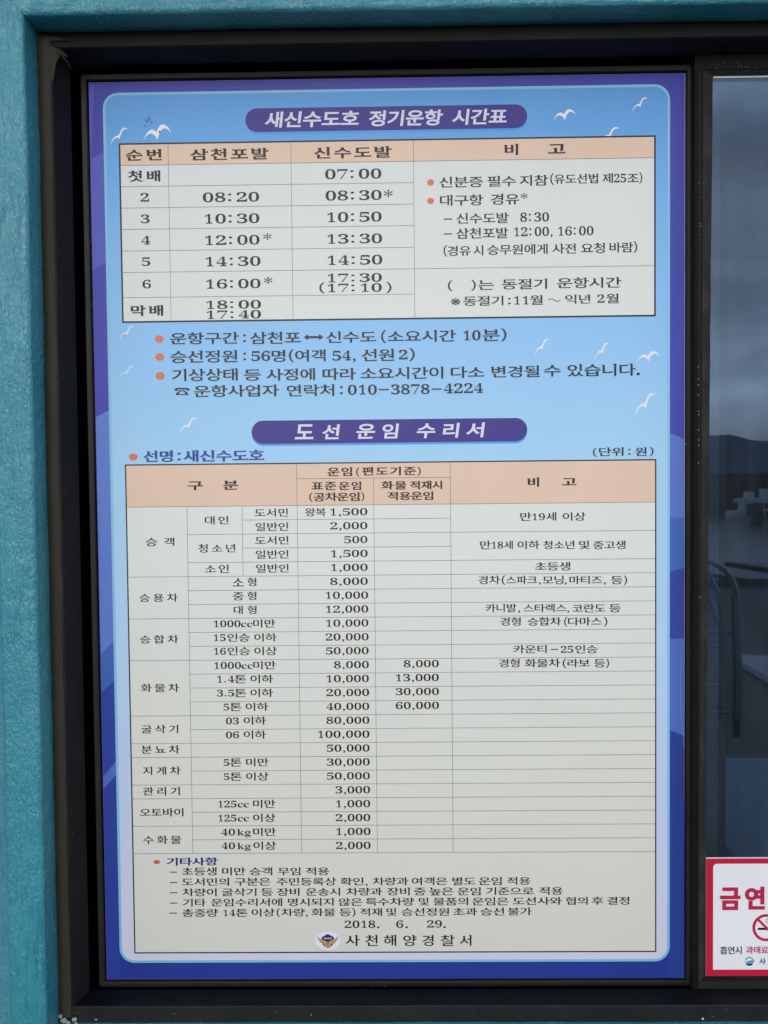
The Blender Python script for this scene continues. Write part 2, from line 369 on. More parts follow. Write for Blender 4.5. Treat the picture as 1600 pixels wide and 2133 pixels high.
# smeared strands at the mitred corner
def strand(a, b, sag, r0, name, mat, par):
    vs, fs = [], []
    for i in range(13):
        t = i/12
        p = Vector(a).lerp(Vector(b), t); p += Vector((sag*sin(pi*t), 0, sag*sin(pi*t)))
        rad = r0*(0.35+sin(pi*t)*0.8)
        for k in range(6):
            an = k*pi/3; vs.append(p+Vector((cos(an)*rad, -abs(sin(an))*rad, sin(an)*rad)))
    for i in range(12):
        for k in range(6):
            a_ = i*6+k; b_ = i*6+(k+1) % 6; fs.append((a_, b_, b_+6, a_+6))
    return mesh(name, vs, fs, mat, par, True)
def W3(px, py, Y): x, z = U(px, py, Y); return (x, Y, z)
strand(W3(95, 106, -.047), W3(128, 103, -.047), 0.0004, 0.0007, 'sealant_bead', M['sealant'], win)
strand(W3(122, 110, -.047), W3(151, 146, -.034), 0.0007, 0.0008, 'sealant_bead', M['sealant'], win)
strand(W3(117, 106, -.0472), W3(111, 166, -.046), 0.0004, 0.0009, 'sealant_bead', M['sealant'], win)
sm = [(79, 84), (96, 92), (115, 99), (128, 103), (134, 109), (141, 117), (138, 119), (127, 114), (118, 128), (113, 150), (111, 172), (104, 160), (98, 122), (86, 108), (78, 102)]
vs = []
for k, (a, b) in enumerate(sm):
    d_ = -0.0474+0.0125*max(0, min(1, (a-125)/32)); vs.append(W3(a, b, d_))
c_ = Vector(W3(112, 108, -0.0484)); vs.append(tuple(c_)); n = len(sm)
mesh('sealant_smear', vs, [(i, (i+1) % n, n) for i in range(n)], M['sealant'], win, True)

# ---- left sash, in front, carrying the poster
S0 = (-0.3015, 0.3010, -0.4625, 0.4625)
sash = bpy.data.objects.new('sash', None); COL.objects.link(sash); sash.parent = win; sash['label'] = 'left sash carrying the timetable poster'
sp = [(0.006, 0.016), (0.006, -0.0022), (0.0052, -0.0030), (0.0009, -0.0030), (0.0, -0.0022), (0.0, 0.0035)]
for s in ('left', 'top', 'bottom', 'right'):
    ring_side('stile' if s in ('left', 'right') else 'rail', sp, S0, s, M['sash'], sash, step=0.02, amp=0.00012, fr=30, smooth=False)
box('glass_pane', -0.3014, 0.3009, 0.004, 0.008, -0.4624, 0.4624, M['glass'], sash)
# ---- right sash, further in
sash2 = bpy.data.objects.new('sash', None); COL.objects.link(sash2); sash2.parent = win; sash2['label'] = 'right sash with reflecting bare glass'
def quadbar(name, a, b, c, d, y0, y1, mat, par):
    vs = [(x, y0, z) for x, z in (a, b, c, d)]+[(x, y1, z) for x, z in (a, b, c, d)]
    return mesh(name, vs, [(0, 1, 2, 3), (7, 6, 5, 4), (0, 4, 5, 1), (1, 5, 6, 2), (2, 6, 7, 3), (3, 7, 4, 0)], mat, par)
SF, SG = -0.0160, -0.0090          # face of the outer sash and its glass
zt, zb = 0.4712, -0.4700
quadbar('stile', (0.3049, zb), (0.3093, zb), (0.3127, 0.4568), (0.3049, 0.4568), SF, -0.0045, M['stile_side'], sash2)
quadbar('stile_face', (0.3055, zb), (0.3093, zb), (0.3128, 0.4568), (0.3055, 0.4568), SF-0.0005, SF-0.0001, M['stile_face'], sash2)
box('rail_face', 0.3055, 0.9868, SF-0.0005, SF-0.0001, 0.4570, zt, M['stile_face'], sash2)
box('stile_groove', 0.3075, 0.3080, SF-0.0008, SF-0.0004, -0.4511, 0.4548, M['black'], sash2)
box('stile_groove', 0.3089, 0.3095, SF-0.0010, SF-0.0004, -0.4511, 0.4548, M['sash'], sash2)
quadbar('rail', (0.3049, 0.4569), (0.9868, 0.4569), (0.9868, zt), (0.3049, zt), SF, -0.0045, M['frame'], sash2)
quadbar('rail', (0.3095, zb), (0.9868, zb), (0.9868, -0.4564), (0.3095, -0.4564), SF+0.001, -0.0045, M['sash'], sash2)
quadbar('stile', (0.9746, -0.4561), (0.9868, -0.4561), (0.9868, 0.4568), (0.9746, 0.4568), SF, -0.0045, M['frame'], sash2)
def bevel_strip(name, outer, inner, mat, seg=90, wob=0.0005):
    vs, fs = [], []
    for i in range(seg+1):
        t = i/seg
        a = Vector(outer[0]).lerp(Vector(outer[1]), t); b = Vector(inner[0]).lerp(Vector(inner[1]), t)
        w_ = noise.noise(Vector((t*31, 4.2, len(name))))*wob
        horiz = abs(outer[1][0]-outer[0][0]) > abs(outer[1][1]-outer[0][1])
        bb = (b.x, b.y+w_) if horiz else (b.x+w_, b.y)
        vs += [(a.x, SF+0.0004, a.y), ((a.x*.55+bb[0]*.45), SF+0.0026, (a.y*.55+bb[1]*.45)), (bb[0], SG-0.0003, bb[1])]
    for i in range(seg):
        for k in range(2): a_ = i*3+k; fs.append((a_, a_+1, a_+4, a_+3))
    return mesh(name, vs, fs, mat, sash2)
bevel_strip('glazing_bead', ((0.3093, -0.4572), (0.3128, 0.4570)), ((0.3177, -0.4572), (0.3244, 0.4531)), M['gasket'])
bevel_strip('glazing_bead', ((0.3128, 0.4570), (0.9746, 0.4570)), ((0.3240, 0.4531), (0.9746, 0.4531)), M['gasket'])
quadbar('glazing_tape', (0.3254, 0.4515), (0.9726, 0.4521), (0.9726, 0.4535), (0.3247, 0.4533), SG-0.0006, SG-0.0001, plain('white_glazing_tape', (0.38, 0.46, 0.54, 1), 0.5), sash2)
box('glass_pane', 0.3112, 0.9751, SG, SG+0.004, -0.4607, 0.4599, M['glass'], sash2)
# white specks caught on the frames
spk = plain('white_specks', (0.6, 0.62, 0.66, 1), 0.6)
bm = bmesh.new()
spots = [(1455, 760+i*22+random.uniform(-9, 9), SF-.001, 0.9) for i in range(10)]+[(1458+random.uniform(-3, 3), random.uniform(230, 520), SF-.0008, 0.6) for i in range(6)]
spots += [(random.uniform(1480, 1596), random.uniform(128, 145), SF-.0007, 0.6) for i in range(9)]
spots += [(1429, 925, -0.0031, 1.0), (1458, 1244, SF-.0003, 1.1), (1464, 2122, -.0463, 2.2), (648, 2114, -.0463, 1.0), (1453, 1610, SF-.0003, .6)]
spots += [(random.uniform(160, 1500), random.uniform(2048, 2057), -0.0031, random.uniform(.2, .6)) for i in range(14)]
spots += [(random.uniform(160, 1590), random.uniform(2096, 2126), -0.0823, random.uniform(.2, .6)) for i in range(16)]
spots += [(random.uniform(120, 150), random.uniform(300, 1900), -0.07, random.uniform(.2, .5)) for i in range(14)]
for px, py, Y, s in spots:
    x, z = U(px, py, Y)
    if Y == -0.07: x, Y = FX0+0.0015, -0.040
    r = bmesh.ops.create_icosphere(bm, subdivisions=1, radius=0.0005*s)
    for v in r['verts']: v.co += Vector((x, Y, z))
me = bpy.data.meshes.new('dust_speck'); bm.to_mesh(me); bm.free()
o = link('dust_speck', me, spk, win); o['kind'] = 'stuff'

# ================================================================== GLYPHS
# outlines of the lettering, by code point: x, y steps in thousandths of an em
GLYPHS = {
8251:[[163,108,-64,66,381,389,64,-67],[480,108,-381,388,64,67,381,-389],[49,338,1,12,3,10,4,10,7,9,8,7,9,5,12,3,13,1,14,-1,12,-3,10,-5,9,-7,6,-9,4,-10,3,-10,1,-12,-1,-11,-3,-10,-4,-9,-6,-8,-9,-7,-10,-5,-12,-3,-14,-1,-13,1,-11,3,-10,5,-8,7,-7,8,-4,9,-3,10],[260,122,1,11,3,10,4,10,7,8,8,7,10,5,11,3,13,1,14,-1,12,-3,10,-5,8,-7,7,-8,4,-10,3,-10,1,-11,-1,-11,-3,-10,-4,-9,-7,-8,-8,-8,-10,-5,-12,-3,-14,-1,-13,1,-11,3,-10,5,-8,8,-7,8,-4,9,-3,10],[260,549,1,11,3,10,4,9,7,8,8,7,10,5,11,3,13,1,14,-1,12,-3,10,-5,8,-7,7,-8,4,-10,3,-9,1,-11,-1,-11,-3,-10,-4,-10,-7,-8,-8,-7,-10,-5,-12,-3,-14,-1,-13,1,-11,3,-10,5,-8,7,-7,8,-4,10,-3,10],[470,338,1,12,3,10,4,10,7,9,8,7,10,5,12,3,14,1,13,-1,12,-3,10,-5,8,-7,7,-9,4,-10,3,-10,1,-12,-1,-11,-3,-10,-4,-9,-7,-8,-8,-7,-10,-5,-12,-3,-13,-1,-14,1,-11,3,-11,5,-8,7,-7,8,-4,9,-3,10]],
44032:[[662,827,0,-904,83,0,0,468,144,0,0,69,-144,0,0,367],[97,730,0,-69,332,0,-18,-104,-36,-96,-54,-88,-71,-81,-89,-71,-106,-63,46,-64,132,80,105,93,78,103,55,113,31,121,10,126]],
44036:[[668,827,0,-661,84,0,0,317,133,0,0,70,-133,0,0,274],[88,757,0,-69,331,0,-18,-76,-37,-71,-55,-63,-71,-56,-87,-48,-100,-38,35,-67,122,48,103,63,84,76,62,89,39,100,13,112],[188,233,0,-291,603,0,0,68,-520,0,0,223]],
44061:[[205,251,0,-68,525,0,0,-261,82,0,0,329],[535,809,0,-510,79,0,0,232,119,0,0,-237,79,0,0,532,-79,0,0,-226,-119,0,0,209],[90,760,0,-68,268,0,-15,-73,-29,-67,-44,-61,-58,-55,-72,-49,-86,-41,41,-62,105,54,87,64,68,75,48,85,30,94,10,104]],
44172:[[739,827,0,-905,79,0,0,905],[89,712,0,-68,266,0,-14,-92,-29,-87,-42,-82,-58,-75,-73,-69,-89,-62,48,-60,60,39,53,42,47,44,41,47,35,50,30,51,187,0,0,-422,78,0,0,835,-78,0,0,-346,-157,0,14,40,10,42,9,42,6,43,3,44,1,44]],
44208:[[474,523,0,-65,237,0,0,-93,83,0,0,462,-83,0,0,-131,-204,0,3,21,3,21,1,22,1,22,-404,0,0,-68,313,0,-17,-68,-34,-62,-52,-55,-69,-47,-85,-39,-102,-30,29,-68,95,28,84,36,72,44,61,51,48,60,34,67,223,0,0,-108],[214,-2,0,-67,610,0,0,67,-528,0,0,104,498,0,0,222,-582,0,0,-67,499,0,0,-92,-497,0]],
44221:[[500,275,-86,-5,-73,-16,-60,-26,-44,-34,-27,-43,-10,-50,10,-51,27,-43,44,-34,60,-26,73,-16,86,-5,85,5,73,16,60,26,44,34,27,43,10,51,-10,50,-27,43,-44,35,-60,25,-73,16],[500,209,62,-3,53,-10,43,-15,32,-22,20,-26,7,-32,-7,-32,-20,-26,-32,-21,-43,-16,-53,-10,-62,-3,-62,3,-54,10,-43,15,-32,22,-20,26,-7,32,7,32,20,26,32,22,43,15,54,10],[108,759,0,-68,318,0,-18,-75,-36,-68,-53,-62,-71,-54,-85,-45,-101,-36,34,-66,92,32,82,41,71,48,60,55,48,62,36,70,226,0,0,-121,-236,0,0,-68,236,0,0,-119,83,0,0,541,-83,0,0,-166,-205,0,4,24,3,24,2,25,1,26]],
44256:[[137,736,0,-68,550,0,0,-21,0,-56,-1,-60,-3,-64,-6,-70,-10,-76,-14,-83,84,-10,14,87,9,78,6,71,3,65,1,61,0,57,0,89],[368,441,0,-323,-318,0,0,-69,817,0,0,69,-417,0,0,323]],
44277:[[455,256,-90,-5,-77,-15,-62,-24,-46,-33,-29,-41,-10,-49,10,-48,29,-41,46,-32,62,-24,77,-15,90,-5,90,5,77,15,63,24,46,32,29,41,10,48,-10,49,-29,41,-46,33,-63,24,-77,15],[455,192,67,-3,57,-9,46,-16,34,-20,22,-25,7,-30,-7,-29,-22,-24,-34,-20,-46,-15,-57,-9,-67,-3,-66,3,-57,9,-46,15,-34,20,-22,24,-7,29,7,30,22,25,34,21,46,15,57,9],[147,781,0,-67,534,0,0,-9,0,-35,-1,-36,-2,-36,-4,-39,-7,-41,-10,-44,81,-9,11,45,7,42,4,40,2,39,1,37,0,37,0,76],[386,580,0,-174,-335,0,0,-68,815,0,0,68,-398,0,0,174]],
44284:[[91,728,0,-68,374,0,0,-40,-1,-45,-3,-52,-5,-59,-7,-65,-10,-72,82,-7,11,80,7,71,5,64,2,56,1,48,0,40,0,49],[51,120,84,0,90,2,95,4,97,6,97,9,96,13,-5,62,-47,-6,-48,-4,-48,-4,-49,-3,-50,-3,-49,-2,0,275,-82,0,0,-277,-191,-3],[660,827,0,-905,83,0,0,456,144,0,0,71,-144,0,0,378]],
44288:[[99,757,0,-69,367,0,0,-30,-2,-34,-2,-37,-4,-42,-7,-45,-9,-51,82,-8,10,57,6,52,4,47,2,43,1,37,0,32,0,48],[53,290,84,0,91,2,96,4,98,6,97,10,96,14,-5,61,-47,-6,-48,-5,-49,-4,-49,-4,-50,-3,-50,-2,0,192,-82,0,0,-195,-191,-2],[670,827,0,-681,84,0,0,317,129,0,0,70,-129,0,0,294],[182,208,0,-266,601,0,0,68,-518,0,0,198]],
44396:[[50,380,0,-69,365,0,0,-390,83,0,0,390,369,0,0,69,-132,0,11,62,7,57,4,52,2,49,1,46,0,43,0,79,-608,0,0,-67,526,0,0,-12,0,-43,-1,-46,-2,-49,-5,-52,-8,-57,-12,-62]],
44404:[[149,-1,0,-66,640,0,0,66,-558,0,0,100,535,0,0,219,-267,0,0,116,371,0,0,66,-125,0,8,47,5,43,4,40,1,37,1,34,0,31,0,58,-610,0,0,-67,528,0,0,-30,-1,-32,-2,-35,-3,-38,-6,-42,-8,-46,-612,0,0,-66,367,0,0,-116,-270,0,0,-66,537,0,0,-94,-535,0]],
44552:[[151,255,0,-321,616,0,0,321],[685,189,0,-187,-453,0,0,187],[50,446,0,-68,820,0,0,68,-131,0,11,54,7,49,4,46,2,42,1,38,0,37,0,67,-610,0,0,-68,528,0,0,-36,-1,-39,-2,-42,-5,-45,-7,-49,-11,-54]],
44592:[[709,827,0,-905,83,0,0,905],[103,729,0,-67,339,0,-17,-104,-36,-97,-53,-88,-72,-81,-92,-71,-111,-63,44,-67,136,80,108,93,80,103,55,113,32,121,10,128]],
45380:[[455,536,0,-67,256,0,0,-313,83,0,0,670,-83,0,0,-117,-256,0,0,-67,256,0,0,-106],[215,214,0,-272,603,0,0,68,-520,0,0,204],[103,360,0,-69,68,0,65,1,65,2,65,3,65,6,68,9,71,12,-9,69,-66,-11,-64,-8,-62,-6,-62,-5,-61,-2,-61,-1,0,401,-82,0]],
45458:[[50,415,0,-67,817,0,0,67,-367,0,0,113,276,0,0,68,-533,0,0,211,-82,0,0,-279,256,0,0,-113],[133,2,0,-68,652,0,0,68,-145,0,0,190,137,0,0,66,-636,0,0,-66,137,0,0,-190],[360,192,198,0,0,-190,-198,0]],
45544:[[147,745,0,-400,131,0,0,-233,-228,0,0,-68,820,0,0,68,-226,0,0,233,132,0,0,67,-546,0,0,333],[360,345,202,0,0,-233,-202,0]],
45716:[[49,366,0,-67,820,0,0,67],[160,794,0,-306,615,0,0,67,-533,0,0,239],[154,208,0,-264,626,0,0,68,-543,0,0,196]],
45768:[[708,827,0,-905,82,0,0,905],[107,227,0,-72,74,0,72,1,72,3,72,6,74,8,76,11,78,15,-11,70,-74,-14,-72,-10,-71,-8,-70,-6,-70,-3,-68,-1,0,511,-82,0]],
45789:[[707,827,0,-541,82,0,0,541],[490,279,-87,-5,-75,-16,-60,-26,-45,-35,-27,-44,-10,-52,10,-52,27,-43,45,-35,60,-26,75,-16,87,-5,87,5,75,16,60,26,44,35,28,43,9,52,-9,52,-28,44,-44,35,-60,26,-75,16],[490,211,64,-3,54,-10,43,-16,32,-21,20,-28,7,-32,-7,-32,-20,-27,-32,-22,-43,-16,-54,-10,-64,-3,-64,3,-54,10,-44,16,-32,22,-20,27,-7,32,7,32,20,28,32,21,44,16,54,10],[106,434,0,-70,73,0,80,1,75,3,73,5,71,8,72,10,72,14,-11,69,-69,-13,-68,-11,-68,-7,-70,-5,-72,-3,-75,-1,0,333,-83,0]],
45796:[[662,827,0,-906,83,0,0,480,148,0,0,69,-148,0,0,357],[89,739,0,-592,71,0,81,0,74,2,70,4,68,5,66,8,69,11,-10,71,-65,-11,-64,-8,-64,-5,-67,-4,-70,-2,-77,-1,0,454,337,0,0,68]],
45800:[[669,827,0,-655,83,0,0,318,134,0,0,69,-134,0,0,268],[92,749,0,-417,70,0,88,1,77,1,69,4,64,6,62,8,61,11,-10,68,-58,-11,-58,-7,-61,-6,-65,-4,-73,-1,-84,-1,0,280,317,0,0,68],[189,238,0,-296,603,0,0,68,-521,0,0,228]],
45824:[[533,807,0,-838,77,0,0,427,128,0,0,-474,79,0,0,905,-79,0,0,-363,-128,0,0,343],[82,717,0,-572,59,0,65,0,58,2,55,3,52,5,52,7,53,10,-8,69,-48,-9,-47,-7,-48,-4,-50,-3,-53,-2,-57,-1,0,434,253,0,0,68]],
46020:[[154,754,0,-417,263,0,0,-232,-367,0,0,-69,820,0,0,69,-371,0,0,232,276,0,0,67,-538,0,0,282,529,0,0,68]],
46041:[[458,249,-90,-5,-76,-14,-61,-23,-46,-33,-27,-40,-10,-48,10,-48,27,-40,46,-33,61,-23,76,-14,90,-5,90,5,76,14,61,23,45,33,28,40,9,48,-9,48,-28,40,-45,33,-61,23,-76,14],[458,184,66,-3,55,-9,45,-14,33,-19,20,-24,7,-29,-7,-29,-20,-24,-33,-20,-45,-14,-55,-8,-66,-3,-66,3,-56,8,-44,14,-33,20,-20,24,-7,29,7,29,20,24,33,19,44,14,56,9],[153,785,0,-300,265,0,0,-104,-368,0,0,-67,818,0,0,67,-369,0,0,104,273,0,0,67,-537,0,0,167,531,0,0,66]],
46104:[[704,827,0,-906,83,0,0,906],[66,117,89,0,95,2,99,4,101,6,102,9,100,13,-7,61,-41,-4,-42,-4,-43,-3,-43,-3,-43,-3,-43,-2,0,176,194,0,0,68,-380,0,0,237,376,0,0,67,-458,0,0,-372,185,0,0,-179,-252,-3]],
46112:[[709,826,0,-486,82,0,0,486],[66,361,89,1,94,2,98,4,100,6,99,9,97,13,-4,58,-39,-4,-41,-4,-41,-3,-41,-3,-42,-3,-42,-2,0,90,178,0,0,65,-349,0,0,134,339,0,0,64,-424,0,0,-263,172,0,0,-93,-44,-1,-44,-1,-43,-1,-42,-1,-41,0,-40,0],[197,-1,0,-67,625,0,0,67,-544,0,0,89,513,0,0,211,-596,0,0,-66,515,0,0,-82,-513,0]],
46321:[[50,397,0,-69,818,0,0,69],[458,250,-90,-5,-76,-14,-61,-23,-46,-33,-27,-40,-10,-48,10,-48,27,-40,46,-32,61,-24,76,-14,90,-5,90,5,76,14,61,23,45,33,28,40,9,48,-9,48,-28,40,-45,33,-61,23,-76,14],[458,185,66,-3,55,-9,45,-14,33,-19,20,-24,7,-29,-7,-29,-20,-24,-33,-20,-45,-14,-55,-8,-66,-3,-66,3,-56,8,-44,14,-33,20,-20,24,-7,29,7,29,20,24,33,19,44,14,56,9],[153,791,0,-309,619,0,0,68,-537,0,0,173,531,0,0,68]],
46384:[[677,828,0,-906,83,0,0,480,130,0,0,70,-130,0,0,356],[76,732,0,-573,40,0,29,0,30,1,33,2,35,3,38,5,41,8,-8,69,-29,-6,-27,-4,-27,-4,-25,-2,-24,-1,-23,-1,0,435,146,0,0,68],[356,732,0,-573,43,0,44,0,40,1,38,2,36,4,37,6,37,8,-8,69,-30,-7,-30,-5,-30,-4,-30,-2,-32,-2,-34,-1,0,436,158,0,0,68]],
46972:[[663,827,0,-906,82,0,0,477,148,0,0,70,-148,0,0,359],[85,743,0,-68,326,0,0,-189,-324,0,0,-347,72,0,82,1,75,2,71,4,68,6,68,9,69,11,-8,68,-66,-11,-65,-8,-66,-6,-68,-4,-72,-1,-78,-1,0,209,324,0,0,325]],
46973:[[164,229,0,-68,505,0,0,-238,83,0,0,306],[87,773,0,-68,326,0,0,-118,-324,0,0,-263,71,0,80,1,74,1,70,4,68,6,68,7,70,11,-8,68,-67,-10,-66,-8,-65,-5,-67,-4,-70,-1,-76,-1,0,129,323,0,0,251],[669,826,0,-549,83,0,0,249,134,0,0,69,-134,0,0,231]],
46976:[[669,826,0,-666,83,0,0,319,134,0,0,70,-134,0,0,277],[194,211,0,-269,599,0,0,68,-515,0,0,201],[87,767,0,-68,326,0,0,-127,-324,0,0,-272,71,0,80,0,74,2,70,4,68,5,68,8,70,10,-8,69,-67,-10,-66,-8,-65,-6,-67,-3,-70,-2,-76,-1,0,140,323,0,0,259]],
46988:[[182,243,0,-309,570,0,0,309],[671,177,0,-175,-408,0,0,175],[669,826,0,-539,83,0,0,238,134,0,0,70,-134,0,0,231],[87,778,0,-68,326,0,0,-117,-324,0,0,-259,71,0,80,0,74,2,70,4,68,5,68,8,70,11,-8,67,-67,-10,-66,-7,-65,-6,-67,-3,-70,-2,-76,0,0,126,323,0,0,249]],
47049:[[463,253,-86,-5,-73,-15,-59,-23,-44,-33,-27,-41,-9,-48,9,-48,27,-41,44,-32,59,-24,73,-14,86,-5,86,5,73,14,59,24,43,32,27,41,9,48,-9,48,-27,41,-44,33,-58,23,-73,15],[463,188,63,-3,53,-9,43,-14,31,-20,19,-25,7,-29,-7,-29,-19,-25,-31,-20,-43,-14,-53,-9,-63,-3,-63,3,-53,9,-43,14,-32,20,-19,25,-7,29,7,29,19,25,32,20,43,14,53,9],[669,826,0,-547,83,0,0,147,134,0,0,70,-134,0,0,120,134,0,0,70,-134,0,0,140],[87,770,0,-67,326,0,0,-114,-324,0,0,-257,71,0,80,0,74,2,70,4,68,5,68,8,70,11,-8,68,-67,-10,-66,-8,-65,-5,-67,-4,-70,-1,-76,-1,0,124,323,0,0,245]],
47113:[[208,219,0,-68,522,0,0,-229,82,0,0,297],[733,826,0,-563,79,0,0,563],[89,758,0,-67,240,0,0,-123,-238,0,0,-263,58,0,62,0,58,2,55,3,54,5,54,7,55,10,-9,67,-51,-9,-49,-7,-49,-5,-50,-3,-52,-2,-56,-1,0,134,238,0,0,252],[555,809,0,-214,-111,0,0,-68,111,0,0,-258,79,0,0,540]],
47196:[[152,340,0,-68,265,0,0,-169,-367,0,0,-69,820,0,0,69,-371,0,0,169,290,0,0,68,-555,0,0,146,534,0,0,274,-618,0,0,-68,536,0,0,-140,-534,0]],
47197:[[141,192,0,-67,545,0,0,-194,83,0,0,261],[155,490,0,-66,263,0,0,-95,-369,0,0,-68,820,0,0,68,-369,0,0,95,283,0,0,66,-546,0,0,94,527,0,0,220,-611,0,0,-66,529,0,0,-92,-527,0]],
47308:[[152,341,0,-68,127,0,0,-170,-229,0,0,-69,820,0,0,69,-221,0,0,170,140,0,0,68,-555,0,0,145,534,0,0,274,-618,0,0,-68,536,0,0,-139,-534,0],[360,103,0,170,208,0,0,-170]],
47532:[[709,827,0,-906,82,0,0,906],[100,743,0,-68,334,0,0,-188,-332,0,0,-347,75,0,77,1,74,2,74,3,74,6,77,9,79,12,-8,68,-77,-11,-74,-8,-72,-6,-71,-4,-71,-2,-73,-1,0,211,332,0,0,323]],
47560:[[86,736,0,-584,415,0,0,584],[419,670,0,-451,-252,0,0,451],[662,827,0,-905,83,0,0,474,148,0,0,70,-148,0,0,361]],
47561:[[87,759,0,-401,416,0,0,401],[422,693,0,-268,-254,0,0,268],[164,243,0,-67,505,0,0,-255,83,0,0,322],[669,827,0,-536,83,0,0,232,133,0,0,69,-133,0,0,235]],
47564:[[87,745,0,-418,416,0,0,418],[422,678,0,-284,-254,0,0,284],[669,827,0,-663,83,0,0,319,133,0,0,69,-133,0,0,275],[189,227,0,-285,603,0,0,68,-521,0,0,217]],
47749:[[423,691,0,-268,-250,0,0,268],[496,265,-87,-5,-74,-15,-60,-25,-44,-34,-27,-42,-9,-50,9,-50,27,-42,44,-34,60,-24,74,-15,87,-5,87,5,74,15,60,24,44,34,27,42,9,50,-9,50,-27,42,-44,34,-60,25,-74,15],[496,200,63,-3,54,-10,44,-15,31,-21,20,-26,7,-31,-7,-31,-20,-26,-31,-20,-44,-15,-54,-10,-63,-3,-63,3,-54,10,-43,15,-32,20,-20,26,-7,31,7,31,20,26,32,21,43,15,54,10],[711,613,0,-112,-207,0,0,112],[92,758,0,-402,412,0,0,77,207,0,0,-141,83,0,0,535,-83,0,0,-147,-207,0,0,78]],
47784:[[689,685,0,-293,-462,0,0,293],[146,752,0,-426,271,0,0,-219,-367,0,0,-69,820,0,0,69,-371,0,0,219,271,0,0,426]],
47924:[[154,777,0,-353,610,0,0,353],[682,710,0,-220,-447,0,0,220],[49,302,0,-68,367,0,0,-311,82,0,0,311,371,0,0,68]],
47932:[[156,797,0,-276,605,0,0,276],[679,731,0,-144,-442,0,0,144],[151,-3,0,-65,638,0,0,65,-557,0,0,90,530,0,0,204,-263,0,0,88,368,0,0,67,-817,0,0,-67,366,0,0,-88,-267,0,0,-64,532,0,0,-79,-530,0]],
48120:[[101,738,0,-589,416,0,0,589],[437,672,0,-456,-254,0,0,456],[707,827,0,-906,83,0,0,906]],
48124:[[97,748,0,-421,422,0,0,421],[438,681,0,-287,-260,0,0,287],[708,826,0,-650,83,0,0,650],[210,238,0,-286,609,0,0,68,-526,0,0,218]],
48143:[[97,768,0,-369,422,0,0,369],[438,702,0,-237,-260,0,0,237],[708,827,0,-519,82,0,0,519],[463,334,0,-88,-266,0,0,-64,265,0,-12,-44,-32,-42,-48,-37,-62,-32,-71,-24,-76,-14,29,-64,67,13,63,20,58,25,51,31,43,36,32,40,32,-40,42,-35,51,-32,57,-25,62,-20,67,-13,29,64,-76,15,-70,25,-61,31,-47,38,-31,41,-12,43,265,0,0,64,-266,0,0,88]],
48148:[[86,750,0,-611,421,0,0,611,-82,0,0,-238,-257,0,0,238],[168,446,257,0,0,-238,-257,0],[662,827,0,-905,83,0,0,478,148,0,0,71,-148,0,0,356]],
48152:[[87,761,0,-447,419,0,0,447,-82,0,0,-151,-255,0,0,151],[169,545,255,0,0,-164,-255,0],[669,826,0,-664,83,0,0,322,133,0,0,69,-133,0,0,273],[189,226,0,-284,603,0,0,68,-521,0,0,216]],
48156:[[87,789,0,-394,419,0,0,394,-82,0,0,-129,-255,0,0,129],[169,595,255,0,0,-133,-255,0],[669,827,0,-467,83,0,0,204,133,0,0,68,-133,0,0,195],[180,-1,0,-67,604,0,0,67,-523,0,0,98,491,0,0,220,-574,0,0,-66,492,0,0,-92,-490,0]],
48176:[[82,741,0,-593,346,0,0,593,-77,0,0,-220,-190,0,0,220],[161,454,190,0,0,-238,-190,0],[538,808,0,-840,79,0,0,432,122,0,0,-478,80,0,0,905,-80,0,0,-358,-122,0,0,339]],
48264:[[177,542,244,0,0,-164,-244,0],[94,766,0,-455,409,0,0,193,208,0,0,-347,83,0,0,669,-83,0,0,-254,-208,0,0,194,-82,0,0,-159,-244,0,0,159],[213,222,0,-280,602,0,0,68,-519,0,0,212]],
48277:[[177,576,244,0,0,-142,-244,0],[215,289,0,-354,578,0,0,354,-82,0,0,-109,-414,0,0,109],[297,114,414,0,0,-111,-414,0],[711,827,0,-222,-208,0,0,175,-82,0,0,-138,-244,0,0,138,-83,0,0,-414,409,0,0,170,208,0,0,-203,83,0,0,494]],
48320:[[177,542,244,0,0,-164,-244,0],[711,593,0,-127,-208,0,0,127],[94,766,0,-455,409,0,0,87,208,0,0,-241,83,0,0,669,-83,0,0,-165,-208,0,0,105,-82,0,0,-159,-244,0,0,159],[213,222,0,-280,602,0,0,68,-519,0,0,212]],
48324:[[177,591,244,0,0,-133,-244,0],[711,634,0,-100,-208,0,0,100],[94,785,0,-394,409,0,0,78,208,0,0,-114,82,0,0,472,-82,0,0,-129,-208,0,0,87,-82,0,0,-129,-244,0,0,129],[213,1,0,-67,614,0,0,67,-532,0,0,95,498,0,0,215,-582,0,0,-66,500,0,0,-86,-498,0]],
48372:[[229,534,460,0,0,-166,-460,0],[146,763,0,-463,271,0,0,-194,-367,0,0,-69,820,0,0,69,-371,0,0,194,272,0,0,463,-82,0,0,-161,-460,0,0,161]],
48373:[[141,204,0,-67,542,0,0,-215,83,0,0,282],[240,639,438,0,0,-105,-438,0],[158,806,0,-339,259,0,0,-107,-367,0,0,-68,817,0,0,68,-367,0,0,107,260,0,0,339,-82,0,0,-103,-438,0,0,103]],
48516:[[158,798,0,-362,602,0,0,362,-82,0,0,-115,-438,0,0,115],[240,619,438,0,0,-116,-438,0],[49,349,0,-67,375,0,0,-175,82,0,0,175,363,0,0,67],[153,188,0,-246,625,0,0,68,-543,0,0,178]],
48520:[[158,813,0,-299,602,0,0,299,-82,0,0,-85,-438,0,0,85],[240,665,438,0,0,-86,-438,0],[151,-3,0,-65,638,0,0,65,-557,0,0,87,530,0,0,202,-263,0,0,87,368,0,0,68,-817,0,0,-68,366,0,0,-87,-267,0,0,-63,532,0,0,-79,-530,0]],
